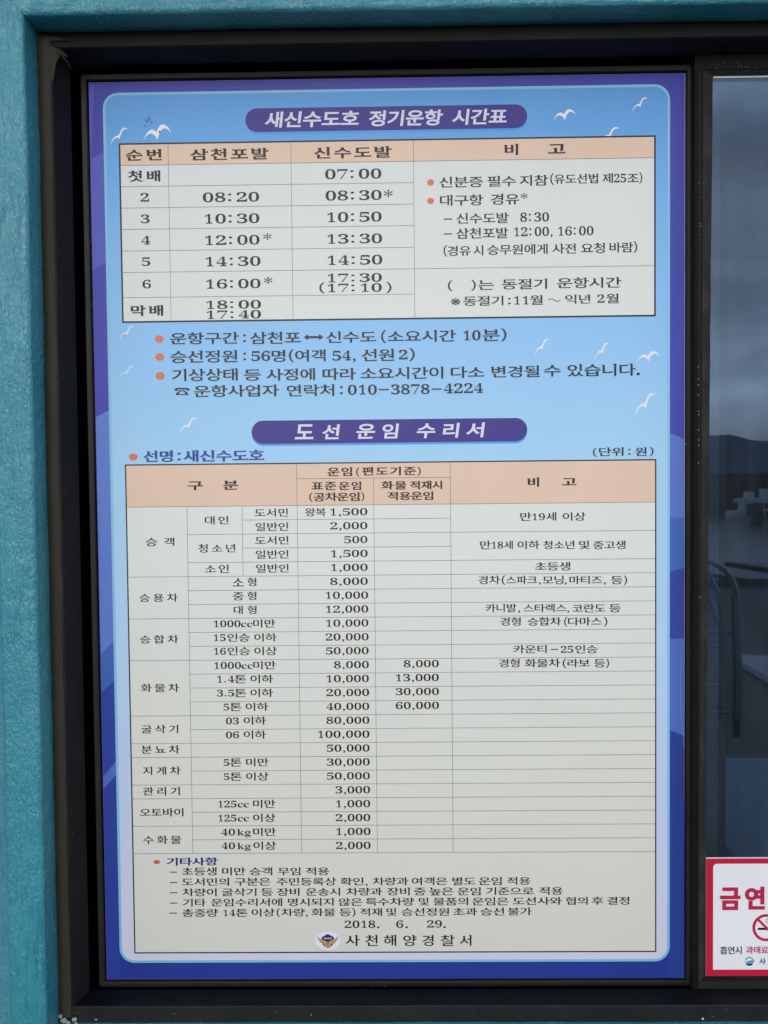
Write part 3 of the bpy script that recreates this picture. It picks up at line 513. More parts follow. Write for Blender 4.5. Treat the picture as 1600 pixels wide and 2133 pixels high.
48708:[[707,827,0,-906,83,0,0,906],[101,750,0,-611,426,0,0,611,-82,0,0,-238,-261,0,0,238],[184,446,261,0,0,-238,-261,0]],
49324:[[271,749,0,-162,-8,-83,-23,-81,-36,-76,-48,-68,-56,-56,-63,-41,51,-67,49,32,46,40,41,48,36,55,30,60,23,65,23,-61,30,-56,35,-52,40,-45,44,-38,47,-30,51,66,-61,40,-56,53,-46,65,-36,73,-23,77,-8,80,0,162],[662,827,0,-905,83,0,0,468,148,0,0,71,-148,0,0,366]],
49325:[[164,234,0,-68,505,0,0,-244,83,0,0,312],[272,781,0,-93,-7,-66,-21,-62,-33,-56,-44,-49,-55,-40,-64,-30,42,-67,51,23,46,30,41,35,35,41,29,45,23,50,23,-45,28,-42,35,-38,39,-32,44,-28,49,-21,42,65,-62,28,-54,38,-44,46,-33,52,-21,57,-7,60,0,99],[669,827,0,-548,83,0,0,239,133,0,0,70,-133,0,0,239]],
49340:[[184,256,0,-322,568,0,0,322],[670,189,0,-187,-405,0,0,187],[272,781,0,-90,-7,-67,-21,-63,-34,-57,-45,-50,-55,-41,-64,-31,44,-66,52,24,46,31,41,37,36,41,29,47,22,51,23,-45,29,-42,34,-37,39,-32,43,-27,47,-22,44,65,-62,29,-54,38,-44,47,-33,53,-21,58,-7,61,0,88],[669,827,0,-529,83,0,0,235,133,0,0,69,-133,0,0,225]],
49345:[[464,254,-86,-5,-73,-15,-59,-23,-44,-33,-27,-41,-9,-48,9,-49,27,-40,44,-33,59,-24,73,-14,86,-5,86,5,73,14,58,24,43,33,27,40,9,49,-9,48,-27,41,-43,33,-58,23,-73,15],[464,188,62,-3,53,-9,43,-14,31,-20,19,-24,7,-29,-7,-29,-19,-25,-31,-19,-43,-14,-53,-9,-62,-3,-63,3,-53,9,-42,14,-32,19,-19,25,-7,29,7,29,19,24,32,20,42,14,53,9],[270,780,0,-92,-7,-68,-21,-63,-33,-58,-44,-50,-55,-41,-64,-31,44,-66,51,24,45,30,41,36,35,42,29,46,22,51,23,-45,28,-41,34,-37,39,-32,43,-27,48,-22,44,65,-61,28,-54,37,-44,46,-33,52,-21,57,-7,60,0,99],[669,827,0,-549,83,0,0,245,133,0,0,70,-133,0,0,234]],
49352:[[240,742,0,-173,-6,-78,-18,-76,-29,-72,-40,-65,-49,-56,-58,-43,53,-61,42,31,39,37,34,44,29,49,24,53,19,57,18,-52,24,-49,27,-45,32,-40,37,-34,41,-28,50,65,-56,40,-46,52,-37,61,-28,68,-16,73,-6,74,0,168],[540,808,0,-840,79,0,0,427,120,0,0,-473,80,0,0,905,-80,0,0,-364,-120,0,0,345]],
49373:[[515,248,-87,-5,-74,-14,-60,-24,-44,-32,-28,-40,-9,-47,9,-47,28,-40,44,-32,60,-24,74,-14,87,-5,87,5,74,14,60,24,44,32,28,40,9,47,-9,47,-28,40,-44,32,-60,24,-74,14],[515,184,63,-3,54,-9,43,-14,32,-19,20,-24,7,-29,-7,-29,-20,-24,-32,-19,-43,-14,-54,-9,-63,-3,-64,3,-53,9,-44,14,-32,19,-20,24,-7,29,7,29,20,24,32,19,44,14,53,9],[239,770,0,-121,-6,-51,-17,-52,-27,-50,-37,-47,-47,-40,-55,-31,45,-64,42,22,38,28,33,33,29,36,24,40,19,42,18,-38,23,-35,28,-31,32,-29,37,-24,40,-19,44,64,-53,27,-46,34,-36,41,-26,46,-16,48,-6,50,0,121],[539,809,0,-512,78,0,0,219,116,0,0,-248,79,0,0,558,-79,0,0,-242,-116,0,0,225]],
49436:[[712,827,0,-307,-210,0,0,-68,210,0,0,-531,82,0,0,906],[283,749,0,-162,-8,-84,-23,-81,-36,-76,-47,-68,-56,-57,-64,-41,52,-67,49,32,46,41,41,49,36,55,30,61,23,65,23,-62,30,-57,36,-52,40,-46,46,-39,49,-31,50,67,-63,39,-56,53,-47,65,-36,74,-23,78,-8,82,0,162]],
49440:[[711,826,0,-212,-197,0,0,-69,197,0,0,-395,83,0,0,676],[277,772,0,-111,-7,-68,-22,-65,-33,-58,-45,-52,-55,-42,-64,-31,44,-66,51,25,46,31,41,37,35,43,29,48,22,52,23,-47,28,-44,34,-39,39,-34,43,-28,48,-23,45,65,-62,30,-53,39,-44,48,-33,55,-21,59,-7,62,0,114],[213,225,0,-283,602,0,0,68,-519,0,0,215]],
49464:[[739,827,0,-905,80,0,0,905],[555,808,0,-305,-149,0,0,-69,149,0,0,-466,78,0,0,840],[238,742,0,-173,-6,-78,-18,-76,-29,-71,-39,-65,-48,-56,-58,-44,52,-62,42,31,39,38,34,45,29,50,24,54,19,58,18,-53,23,-50,28,-46,32,-42,36,-36,41,-29,47,64,-55,42,-46,54,-36,63,-27,68,-16,72,-6,72,0,170]],
49548:[[415,328,0,-220,-365,0,0,-68,820,0,0,68,-373,0,0,220],[412,766,0,-69,-13,-73,-37,-68,-55,-60,-68,-50,-77,-38,-80,-22,36,-69,69,20,67,29,63,39,56,47,47,55,36,61,36,-61,47,-55,57,-47,62,-39,68,-29,69,-20,36,69,-80,22,-77,38,-69,50,-55,60,-38,68,-13,73,0,69]],
49569:[[458,237,-90,-5,-77,-13,-61,-23,-45,-31,-28,-39,-9,-46,9,-46,28,-39,45,-31,61,-22,77,-13,90,-5,90,5,76,13,61,22,45,31,28,39,9,46,-9,46,-28,39,-45,31,-61,23,-76,13],[458,172,66,-3,56,-8,44,-13,33,-18,20,-23,7,-27,-7,-27,-20,-23,-33,-18,-44,-13,-56,-8,-66,-3,-66,3,-56,8,-45,13,-32,18,-20,23,-7,27,7,27,20,23,32,18,45,13,56,8],[50,378,0,-67,817,0,0,67,-368,0,0,132,-82,0,0,-132],[416,813,0,-41,-12,-58,-34,-53,-52,-47,-65,-39,-75,-29,-79,-17,31,-66,69,16,65,23,61,30,54,37,45,43,34,49,35,-49,45,-43,53,-37,61,-30,65,-23,68,-16,32,66,-79,17,-75,29,-65,39,-52,47,-34,53,-12,58,0,41]],
49688:[[416,795,0,-51,-13,-62,-34,-57,-53,-50,-67,-42,-76,-31,-81,-19,33,-67,70,16,67,24,62,33,55,40,46,46,35,52,35,-52,46,-46,55,-40,62,-33,66,-24,70,-16,33,67,-81,19,-76,31,-67,42,-53,51,-35,57,-13,61,0,51],[50,318,0,-69,366,0,0,-327,82,0,0,327,369,0,0,69]],
49692:[[416,804,0,-44,-12,-59,-35,-55,-52,-48,-65,-41,-74,-30,-79,-19,32,-65,68,16,66,24,61,31,54,39,45,45,34,50,35,-50,45,-44,54,-39,60,-31,65,-24,68,-16,32,66,-78,19,-74,30,-66,41,-52,48,-34,54,-13,58,0,44],[49,367,0,-68,375,0,0,-183,82,0,0,183,363,0,0,68],[153,203,0,-261,625,0,0,68,-542,0,0,193]],
49828:[[50,113,0,-69,820,0,0,69],[412,764,0,-69,-13,-75,-37,-70,-55,-62,-68,-52,-76,-39,-79,-24,37,-69,68,21,67,32,62,40,56,48,47,56,35,63,36,-63,47,-56,55,-49,62,-40,67,-31,68,-21,38,69,-80,24,-76,39,-69,52,-55,62,-37,70,-13,75,0,69]],
49845:[[153,284,0,-350,607,0,0,350,-82,0,0,-104,-443,0,0,104],[235,115,443,0,0,-114,-443,0],[50,415,0,-68,817,0,0,68],[416,817,0,-41,-12,-55,-35,-51,-52,-44,-66,-37,-75,-28,-80,-17,31,-66,69,15,67,22,61,29,55,36,45,43,35,47,35,-47,45,-43,54,-36,62,-29,66,-22,69,-15,30,66,-79,17,-75,28,-65,37,-53,45,-34,51,-13,54,0,41]],
49849:[[50,395,0,-67,817,0,0,67],[458,244,-90,-5,-77,-14,-61,-22,-45,-32,-28,-39,-9,-48,9,-48,28,-40,45,-31,61,-23,77,-14,90,-5,90,5,76,14,61,23,45,31,28,40,9,48,-9,48,-28,39,-45,32,-61,22,-76,14],[458,180,66,-3,55,-8,45,-14,33,-19,20,-24,7,-28,-7,-29,-20,-23,-33,-19,-45,-14,-55,-8,-66,-3,-66,3,-56,8,-44,14,-33,19,-20,23,-7,29,7,28,20,24,33,19,44,14,56,8],[416,812,0,-41,-12,-56,-35,-53,-52,-46,-65,-38,-75,-28,-80,-17,32,-66,69,15,66,23,62,30,54,37,45,43,34,48,35,-48,45,-43,55,-37,60,-30,66,-23,68,-15,31,66,-79,17,-74,29,-66,38,-52,46,-34,52,-13,56,0,41]],
49884:[[707,827,0,-906,83,0,0,906],[288,749,0,-162,-9,-86,-24,-82,-38,-77,-49,-67,-58,-56,-65,-40,51,-69,51,31,48,41,43,48,37,56,31,61,25,66,25,-62,31,-58,37,-52,42,-46,46,-37,50,-30,50,66,-64,39,-58,53,-48,66,-38,73,-24,80,-9,82,0,162]],
49888:[[708,826,0,-663,83,0,0,663],[210,224,0,-282,609,0,0,68,-526,0,0,214],[285,776,0,-91,-7,-69,-21,-66,-34,-61,-45,-53,-55,-44,-64,-33,44,-66,50,25,46,32,41,38,36,44,29,48,23,53,23,-50,30,-45,35,-40,40,-35,45,-30,50,-23,43,66,-63,30,-55,42,-45,50,-33,57,-22,63,-7,67,0,91]],
50506:[[300,776,-64,-7,-56,-20,-47,-32,-36,-42,-23,-50,-8,-58,8,-58,23,-51,36,-42,47,-31,56,-20,64,-7,64,7,56,20,47,31,36,42,22,51,8,58,-8,58,-22,50,-36,42,-47,32,-56,20],[300,707,42,-5,36,-13,31,-22,24,-28,15,-34,5,-38,-5,-39,-15,-34,-24,-28,-31,-22,-36,-13,-42,-5,-42,5,-36,13,-31,22,-24,28,-15,34,-5,39,5,38,15,34,24,28,31,22,36,13],[614,179,-47,-4,-41,-12,-33,-19,-25,-25,-16,-31,-6,-37,6,-36,16,-32,25,-25,33,-18,41,-12,47,-4,46,4,41,12,33,18,25,25,16,32,6,36,-6,37,-16,31,-25,25,-33,19,-41,12],[614,119,37,-5,30,-14,19,-21,7,-28,-7,-28,-19,-21,-30,-14,-37,-5,-38,5,-30,14,-19,21,-7,28,7,28,19,21,30,14],[669,827,0,-451,83,0,0,179,133,0,0,69,-133,0,0,203],[144,278,0,-332,44,0,32,0,36,2,38,4,40,6,42,8,43,13,-13,66,-31,-9,-32,-8,-31,-5,-31,-4,-29,-3,-27,-1,0,263],[574,353,0,-80,-187,0,0,-63,453,0,0,63,-185,0,0,80]],
50577:[[302,773,-65,-7,-57,-20,-47,-32,-36,-43,-23,-51,-8,-60,8,-60,23,-51,36,-43,47,-32,57,-20,65,-7,65,7,57,20,47,32,36,43,23,51,8,60,-8,60,-23,51,-36,43,-47,32,-57,20],[302,703,43,-5,37,-13,32,-22,24,-29,15,-34,5,-40,-5,-40,-15,-35,-24,-28,-32,-22,-37,-13,-43,-5,-42,5,-38,13,-31,22,-24,28,-15,35,-5,40,5,40,15,34,24,29,31,22,38,13],[464,263,-86,-5,-73,-15,-59,-25,-44,-33,-27,-42,-9,-50,9,-49,27,-42,44,-33,59,-25,73,-15,86,-5,85,5,73,15,59,25,43,33,27,42,9,49,-9,50,-27,42,-43,33,-59,25,-73,15],[464,196,62,-3,53,-9,43,-15,31,-20,19,-26,7,-30,-7,-30,-19,-25,-31,-20,-43,-15,-53,-9,-62,-3,-63,3,-53,9,-42,15,-32,20,-19,25,-7,30,7,30,19,26,32,20,42,15,53,9],[669,827,0,-536,83,0,0,139,131,0,0,69,-131,0,0,124,131,0,0,69,-131,0,0,135]],
50629:[[297,715,42,-5,37,-13,31,-21,23,-28,15,-33,5,-39,-5,-39,-15,-34,-23,-28,-31,-21,-37,-13,-42,-5,-43,5,-37,13,-31,21,-23,28,-15,34,-5,39,5,39,15,33,23,28,31,21,37,13],[215,296,0,-362,579,0,0,362,-83,0,0,-113,-414,0,0,113],[297,117,414,0,0,-115,-414,0],[711,827,0,-216,-185,0,-14,49,-26,42,-35,35,-45,26,-51,16,-58,6,-64,-7,-57,-20,-46,-31,-36,-42,-22,-51,-8,-58,8,-59,22,-51,36,-41,46,-32,57,-20,64,-7,58,6,52,16,45,27,35,35,26,43,14,50,184,0,0,-202,83,0,0,486]],
50640:[[739,827,0,-905,80,0,0,905],[253,674,34,-7,28,-22,24,-35,17,-47,10,-58,4,-68,-4,-69,-10,-58,-18,-47,-23,-35,-28,-22,-34,-7,-33,7,-28,22,-23,35,-17,47,-10,58,-4,69,4,68,10,58,17,47,23,35,28,22],[253,751,-54,-10,-47,-29,-38,-46,-29,-62,-18,-77,-6,-90,6,-91,18,-77,29,-63,38,-46,47,-29,54,-10,53,9,45,26,38,42,29,56,19,70,9,83,113,0,0,-439,79,0,0,840,-79,0,0,-333,-113,0,-10,80,-20,68,-29,54,-37,40,-45,25]],
50668:[[291,683,41,-8,36,-22,29,-36,22,-48,14,-58,5,-69,-5,-69,-14,-59,-22,-48,-29,-36,-36,-22,-41,-8,-41,8,-35,22,-29,36,-22,48,-14,59,-5,69,5,69,14,58,22,48,29,36,35,22],[503,557,209,0,0,-218,-206,0,5,24,3,25,1,27,1,27,-1,31,-2,29,-4,28],[712,827,0,-202,-232,0,-22,39,-26,33,-30,26,-34,18,-37,12,-40,4,-63,-10,-54,-29,-45,-46,-34,-63,-22,-77,-7,-90,7,-90,22,-78,34,-62,45,-47,55,-29,62,-10,42,4,39,13,35,21,31,29,26,35,22,43,226,0,0,-350,82,0,0,906]],
50672:[[297,695,42,-5,36,-15,31,-23,24,-30,15,-37,5,-43,-5,-43,-15,-37,-24,-30,-31,-23,-36,-15,-42,-5,-42,5,-37,15,-31,23,-24,30,-15,37,-5,43,5,43,15,37,24,30,31,23,37,15],[711,617,0,-148,-193,0,5,17,3,18,2,19,1,19,-1,20,-2,19,-4,18,-5,18],[297,769,-64,-8,-56,-21,-47,-35,-35,-45,-23,-55,-8,-63,8,-63,23,-54,35,-45,47,-35,56,-21,64,-8,38,3,35,7,33,13,29,16,27,21,23,25,229,0,0,-243,83,0,0,668,-83,0,0,-141,-230,0,-23,24,-26,21,-30,17,-33,12,-35,7],[217,227,0,-285,602,0,0,68,-520,0,0,217]],
50724:[[458,701,68,-6,61,-15,50,-26,37,-34,25,-41,8,-48,-8,-49,-25,-42,-37,-33,-50,-26,-61,-16,-68,-5,-68,5,-60,16,-50,26,-37,33,-25,42,-8,49,8,48,25,41,37,34,50,26,60,15],[50,107,0,-69,820,0,0,69,-371,0,0,188,80,13,70,24,57,36,44,45,27,55,10,63,-11,67,-32,58,-50,47,-66,35,-79,22,-91,8,-90,-8,-79,-22,-66,-35,-50,-47,-32,-58,-11,-67,10,-63,27,-55,43,-45,57,-36,70,-24,80,-13,0,-188]],
50752:[[320,697,43,-5,38,-13,32,-21,24,-28,16,-35,5,-40,-5,-40,-16,-34,-24,-28,-32,-22,-38,-13,-43,-5,-44,5,-38,13,-32,22,-24,28,-16,34,-5,40,5,40,16,35,24,28,32,21,38,13],[52,118,83,0,90,1,95,3,97,6,98,10,96,14,-6,62,-39,-5,-40,-4,-40,-4,-41,-3,-42,-3,-41,-2,0,153,55,13,48,23,39,32,30,40,18,47,7,54,-8,60,-23,51,-37,43,-48,32,-57,20,-66,7,-66,-7,-58,-20,-48,-32,-37,-43,-23,-51,-8,-60,7,-54,18,-47,30,-40,40,-32,48,-23,56,-13,0,-156,-240,-3],[662,827,0,-905,82,0,0,462,144,0,0,70,-144,0,0,373]],
50773:[[461,240,-86,-5,-73,-14,-58,-22,-43,-32,-27,-39,-9,-46,9,-46,27,-39,43,-31,58,-23,73,-14,86,-5,86,5,73,14,58,23,43,31,27,39,9,46,-9,46,-27,39,-43,32,-58,22,-73,14],[461,175,62,-3,53,-8,42,-13,31,-19,19,-23,7,-27,-7,-27,-19,-23,-31,-19,-42,-13,-53,-8,-62,-3,-62,3,-53,8,-43,13,-31,19,-19,23,-7,27,7,27,19,23,31,19,43,13,53,8],[323,730,41,-3,35,-10,29,-15,22,-20,13,-25,5,-30,-5,-30,-13,-25,-22,-21,-29,-16,-35,-10,-41,-3,-41,3,-35,10,-29,16,-22,21,-13,25,-5,30,5,30,13,25,22,20,29,15,35,10],[668,826,0,-577,83,0,0,255,132,0,0,70,-132,0,0,252],[323,793,-62,-5,-54,-16,-45,-24,-34,-34,-21,-40,-7,-47,6,-43,17,-37,27,-32,37,-25,45,-18,52,-10,0,-83,-42,-1,-41,-1,-40,-1,-39,0,-38,0,-35,0,10,-67,82,0,90,2,95,4,97,6,98,10,97,15,-7,59,-39,-5,-40,-5,-41,-4,-41,-3,-41,-3,-42,-3,0,81,51,11,43,18,36,25,27,31,16,37,6,42,-7,47,-21,40,-34,34,-45,24,-54,16]],
50836:[[458,704,69,-5,60,-16,50,-25,38,-33,24,-41,8,-47,-8,-47,-24,-41,-38,-33,-50,-25,-60,-16,-69,-5,-69,5,-60,16,-49,25,-38,33,-24,41,-8,47,8,47,24,41,38,33,49,25,60,16],[458,770,-91,-7,-79,-22,-66,-35,-49,-46,-32,-57,-11,-66,4,-39,11,-36,17,-33,24,-30,30,-26,35,-22,0,-244,-201,0,0,-69,820,0,0,69,-202,0,0,245,35,22,29,26,23,29,18,33,10,36,4,39,-11,66,-32,57,-49,46,-66,35,-80,22],[333,107,0,213,19,-5,20,-3,21,-3,21,-2,22,-2,22,0,23,0,22,2,22,2,20,3,21,3,19,5,0,-213]],
50857:[[458,244,-90,-5,-77,-14,-61,-22,-45,-31,-28,-40,-9,-47,9,-48,28,-40,45,-32,61,-22,77,-14,90,-5,90,5,76,14,61,22,45,32,28,40,9,48,-9,47,-28,40,-45,31,-61,22,-76,14],[458,180,66,-3,55,-8,45,-14,33,-19,20,-23,7,-28,-7,-29,-20,-24,-33,-19,-45,-14,-55,-8,-66,-3,-66,3,-56,8,-44,14,-33,19,-20,24,-7,29,7,28,20,23,33,19,44,14,56,8],[458,745,67,-3,57,-9,47,-15,34,-20,21,-26,7,-30,-7,-30,-21,-26,-34,-20,-47,-15,-57,-9,-67,-3,-67,3,-57,9,-47,15,-34,20,-21,26,-7,30,7,30,21,26,34,20,47,15,57,9],[458,810,-92,-5,-78,-15,-62,-24,-47,-33,-29,-42,-10,-49,3,-29,10,-27,16,-24,22,-21,27,-19,33,-15,0,-127,-201,0,0,-67,817,0,0,67,-202,0,0,127,33,15,27,19,22,21,16,24,10,27,3,29,-10,49,-29,42,-46,33,-63,24,-78,15],[334,380,0,105,19,-3,19,-3,21,-2,21,-1,21,-1,23,0,23,0,22,1,21,1,20,2,20,3,19,3,0,-105]],
50868:[[458,804,-90,-6,-77,-16,-63,-27,-47,-36,-30,-45,-10,-52,10,-52,30,-45,47,-35,63,-27,77,-16,90,-6,90,6,78,16,62,27,47,35,30,45,10,52,-10,52,-30,45,-46,36,-63,27,-78,16],[458,737,65,-4,56,-10,45,-17,34,-23,22,-28,7,-33,-7,-33,-22,-27,-34,-23,-45,-16,-56,-10,-65,-4,-65,4,-55,10,-46,16,-34,23,-22,27,-7,33,7,33,22,28,34,23,46,17,55,10],[49,368,0,-68,375,0,0,-183,84,0,0,183,361,0,0,68],[154,206,0,-264,624,0,0,69,-541,0,0,195]],
50896:[[339,790,-62,-5,-54,-15,-44,-23,-34,-32,-21,-38,-7,-45,7,-45,21,-38,34,-32,44,-23,54,-14,62,-5,62,5,54,14,45,24,33,31,21,38,7,45,-7,45,-21,38,-33,32,-45,23,-54,15],[339,728,40,-3,34,-9,29,-14,22,-19,13,-24,5,-27,-5,-27,-13,-23,-22,-19,-29,-14,-34,-9,-40,-3,-40,3,-35,9,-29,14,-22,19,-13,23,-5,27,5,27,13,24,22,19,29,14,35,9],[56,340,38,0,40,0,41,1,43,1,43,1,45,1,0,-174,83,0,0,179,41,3,41,3,42,4,41,5,40,5,40,6,-6,60,-98,-10,-101,-7,-102,-5,-99,-3,-95,-1,-88,-1],[523,292,0,-60,184,0,0,-93,83,0,0,687,-83,0,0,-534],[173,206,0,-264,639,0,0,68,-556,0,0,196]],
50900:[[339,809,-63,-4,-55,-13,-44,-20,-33,-26,-21,-34,-7,-39,7,-39,21,-33,33,-27,44,-20,55,-12,63,-4,63,4,54,12,45,20,33,27,21,33,7,39,-7,39,-21,34,-33,27,-45,19,-54,13],[339,752,41,-3,36,-7,28,-11,22,-16,13,-19,5,-23,-5,-22,-13,-19,-22,-16,-28,-11,-36,-7,-41,-3,-41,3,-36,7,-28,11,-22,16,-13,19,-5,22,5,23,13,19,22,15,28,12,36,7],[57,425,236,2,0,-136,82,0,0,140,45,2,44,3,45,4,44,4,44,5,44,6,-5,54,-99,-9,-101,-6,-102,-4,-100,-3,-96,-1,-91,0],[527,396,0,-54,180,0,0,-48,83,0,0,532,-83,0,0,-430],[187,-7,0,-61,633,0,0,61,-552,0,0,80,522,0,0,188,-606,0,0,-59,524,0,0,-73,-521,0]],
50948:[[345,784,-64,-6,-55,-18,-46,-27,-35,-37,-22,-46,-8,-52,8,-52,22,-45,35,-37,46,-28,55,-18,64,-6,64,6,56,18,46,28,35,37,22,45,8,52,-8,52,-22,46,-35,37,-46,27,-56,18],[345,716,42,-4,37,-11,30,-18,23,-23,15,-29,5,-33,-5,-33,-15,-28,-23,-24,-30,-17,-37,-11,-42,-4,-41,4,-37,11,-30,17,-22,24,-15,28,-5,33,5,33,15,29,22,23,30,18,37,11],[709,826,0,-904,82,0,0,904],[59,266,38,0,40,0,41,1,43,1,43,1,45,2,0,-321,83,0,0,326,43,3,43,4,43,5,43,5,43,7,43,7,-6,62,-101,-13,-104,-9,-104,-6,-102,-3,-96,-2,-89,0]],
50976:[[457,791,-89,-6,-76,-18,-63,-30,-48,-39,-30,-48,-10,-57,10,-56,30,-48,48,-39,63,-29,76,-18,89,-6,89,6,77,18,63,29,48,39,30,48,10,56,-10,57,-30,48,-48,39,-63,30,-77,18],[457,724,65,-4,57,-12,46,-20,35,-25,21,-33,8,-37,-8,-37,-21,-32,-35,-25,-46,-19,-57,-12,-65,-4,-65,4,-56,12,-46,19,-35,25,-21,32,-8,37,8,37,21,33,35,26,46,19,56,12],[49,312,0,-68,211,0,0,-322,85,0,0,322,226,0,0,-322,84,0,0,322,214,0,0,68]],
51004:[[458,769,-89,-8,-79,-23,-66,-37,-51,-50,-32,-60,-11,-71,11,-71,32,-61,51,-50,66,-37,79,-23,89,-8,90,8,79,23,66,37,50,50,33,61,11,71,-11,71,-33,60,-50,50,-66,37,-79,23],[458,702,68,-6,60,-17,50,-27,38,-37,24,-44,9,-51,-9,-51,-24,-45,-38,-36,-50,-27,-60,-17,-68,-6,-68,6,-60,17,-50,27,-38,36,-24,45,-9,51,9,51,24,44,38,37,50,27,60,17],[50,111,0,-69,820,0,0,69]],
51008:[[50,351,0,-67,817,0,0,67],[458,796,-91,-5,-78,-17,-63,-26,-47,-35,-29,-44,-10,-53,10,-53,29,-44,47,-36,63,-26,78,-16,91,-6,91,6,78,16,63,26,47,36,29,44,10,53,-10,53,-29,44,-47,35,-63,26,-78,17],[458,729,67,-4,57,-10,46,-16,34,-23,22,-27,7,-33,-7,-33,-22,-28,-34,-22,-46,-16,-57,-11,-67,-3,-67,3,-57,11,-46,16,-34,22,-22,28,-7,33,7,33,22,27,34,23,46,16,57,10],[155,204,0,-262,621,0,0,68,-538,0,0,194]],
51032:[[343,761,-67,-7,-59,-20,-48,-32,-37,-43,-24,-51,-8,-60,8,-60,24,-51,37,-43,48,-32,59,-20,67,-7,67,7,58,20,49,32,37,43,23,51,8,60,-8,60,-23,51,-37,43,-49,32,-58,20],[343,689,44,-5,39,-13,32,-21,25,-28,16,-34,5,-40,-5,-40,-16,-34,-25,-28,-32,-21,-39,-13,-44,-5,-44,5,-39,13,-32,21,-25,28,-16,34,-5,40,5,40,16,34,25,28,32,21,39,13],[704,827,0,-906,83,0,0,906],[66,119,85,0,94,2,98,3,102,7,104,11,103,17,-7,61,-101,-13,-103,-8,-103,-6,-100,-3,-96,-1,-87,0]],
51060:[[707,827,0,-906,83,0,0,906],[313,757,-64,-10,-55,-29,-46,-46,-35,-63,-22,-77,-8,-90,8,-90,22,-78,35,-62,46,-47,55,-29,64,-10,63,10,55,29,46,47,35,62,22,78,8,90,-8,90,-22,77,-35,62,-46,47,-55,29],[313,683,42,-8,36,-22,29,-36,23,-48,14,-58,5,-69,-5,-69,-14,-59,-22,-48,-30,-36,-36,-22,-42,-8,-42,8,-36,22,-30,36,-23,48,-14,59,-5,69,5,69,14,58,23,48,30,36,36,22]],
51061:[[187,240,0,-68,521,0,0,-250,83,0,0,318],[708,827,0,-537,83,0,0,537],[306,773,-65,-7,-57,-20,-47,-33,-36,-43,-23,-51,-8,-60,8,-60,23,-52,36,-43,47,-32,57,-20,65,-7,65,7,57,20,47,32,36,43,23,52,8,60,-8,60,-23,51,-36,43,-47,33,-57,20],[306,702,43,-5,37,-13,31,-22,24,-28,15,-35,5,-40,-5,-41,-15,-35,-24,-28,-31,-22,-37,-13,-43,-5,-43,5,-37,13,-31,22,-24,28,-15,35,-5,41,5,40,15,35,24,28,31,22,37,13]],
51064:[[708,826,0,-660,83,0,0,660],[306,763,-64,-7,-57,-22,-47,-33,-37,-45,-23,-53,-8,-62,8,-62,23,-54,37,-45,47,-33,57,-22,64,-7,64,7,57,22,48,33,36,45,23,54,8,62,-8,62,-23,53,-36,45,-48,33,-57,22],[306,691,42,-5,37,-14,32,-23,23,-30,16,-36,5,-42,-5,-42,-16,-36,-23,-30,-32,-23,-37,-14,-42,-5,-42,5,-37,14,-31,23,-24,30,-16,36,-5,42,5,42,16,36,24,30,31,23,37,14],[210,233,0,-291,609,0,0,68,-526,0,0,223]],
51068:[[304,794,-64,-7,-57,-19,-47,-30,-35,-40,-23,-49,-8,-56,8,-56,23,-48,35,-40,47,-30,57,-19,64,-7,64,7,56,19,47,30,36,40,22,48,8,56,-8,56,-22,49,-36,40,-47,30,-56,19],[304,725,42,-4,37,-13,31,-20,23,-26,15,-32,5,-37,-5,-37,-15,-32,-23,-26,-31,-20,-37,-13,-42,-4,-42,4,-37,13,-31,20,-23,26,-15,32,-5,37,5,37,15,32,24,26,30,20,37,13],[708,827,0,-463,83,0,0,463],[209,1,0,-67,613,0,0,67,-533,0,0,99,502,0,0,219,-585,0,0,-66,503,0,0,-91,-500,0]],
51076:[[708,826,0,-516,83,0,0,516],[207,261,0,-327,584,0,0,327],[710,194,0,-192,-422,0,0,192],[306,779,-65,-7,-57,-20,-47,-32,-36,-42,-23,-52,-8,-59,8,-59,23,-51,36,-42,47,-32,57,-20,65,-7,65,7,57,20,47,32,36,42,23,51,8,59,-8,59,-23,52,-36,42,-47,32,-57,20],[306,709,43,-5,37,-13,31,-21,24,-29,15,-34,5,-40,-5,-39,-15,-34,-24,-29,-31,-21,-37,-13,-43,-5,-43,5,-37,13,-31,21,-24,29,-15,34,-5,39,5,40,15,34,24,29,31,21,37,13]],
51080:[[708,826,0,-516,83,0,0,516],[306,774,-65,-7,-57,-20,-47,-32,-36,-42,-23,-52,-8,-59,8,-59,23,-51,36,-41,47,-32,57,-20,65,-7,65,7,57,20,47,32,36,41,23,51,8,59,-8,59,-23,52,-36,42,-47,32,-57,20],[306,704,43,-5,37,-13,31,-22,24,-28,15,-34,5,-40,-5,-39,-15,-34,-24,-29,-31,-21,-37,-13,-43,-5,-43,5,-37,13,-31,21,-24,29,-15,34,-5,39,5,40,15,34,24,29,31,21,37,13],[610,270,0,-48,-4,-36,-11,-39,-18,-38,-25,-38,-32,-34,-39,-29,-39,27,-31,32,-24,36,-18,39,-10,40,-4,40,0,48,-80,0,0,-48,-5,-44,-17,-44,-26,-42,-35,-38,-45,-33,-53,-25,41,-61,41,18,37,23,32,27,27,30,24,34,18,35,16,-37,20,-34,26,-32,31,-28,35,-24,41,-20,39,20,35,25,30,29,25,33,21,35,16,36,18,-37,23,-34,28,-31,33,-27,38,-23,42,-18,41,61,-53,24,-45,31,-36,37,-26,42,-16,45,-5,47,0,48]],
51088:[[67,734,0,-69,206,0,0,-114,-9,-78,-24,-77,-37,-73,-49,-66,-56,-55,-63,-40,49,-66,49,31,47,41,42,48,37,55,32,60,24,64,24,-59,30,-55,36,-51,41,-45,45,-38,49,-29,47,66,-62,39,-56,52,-47,62,-36,69,-23,72,-8,73,0,114,200,0,0,69],[662,827,0,-905,83,0,0,470,148,0,0,70,-148,0,0,365]],
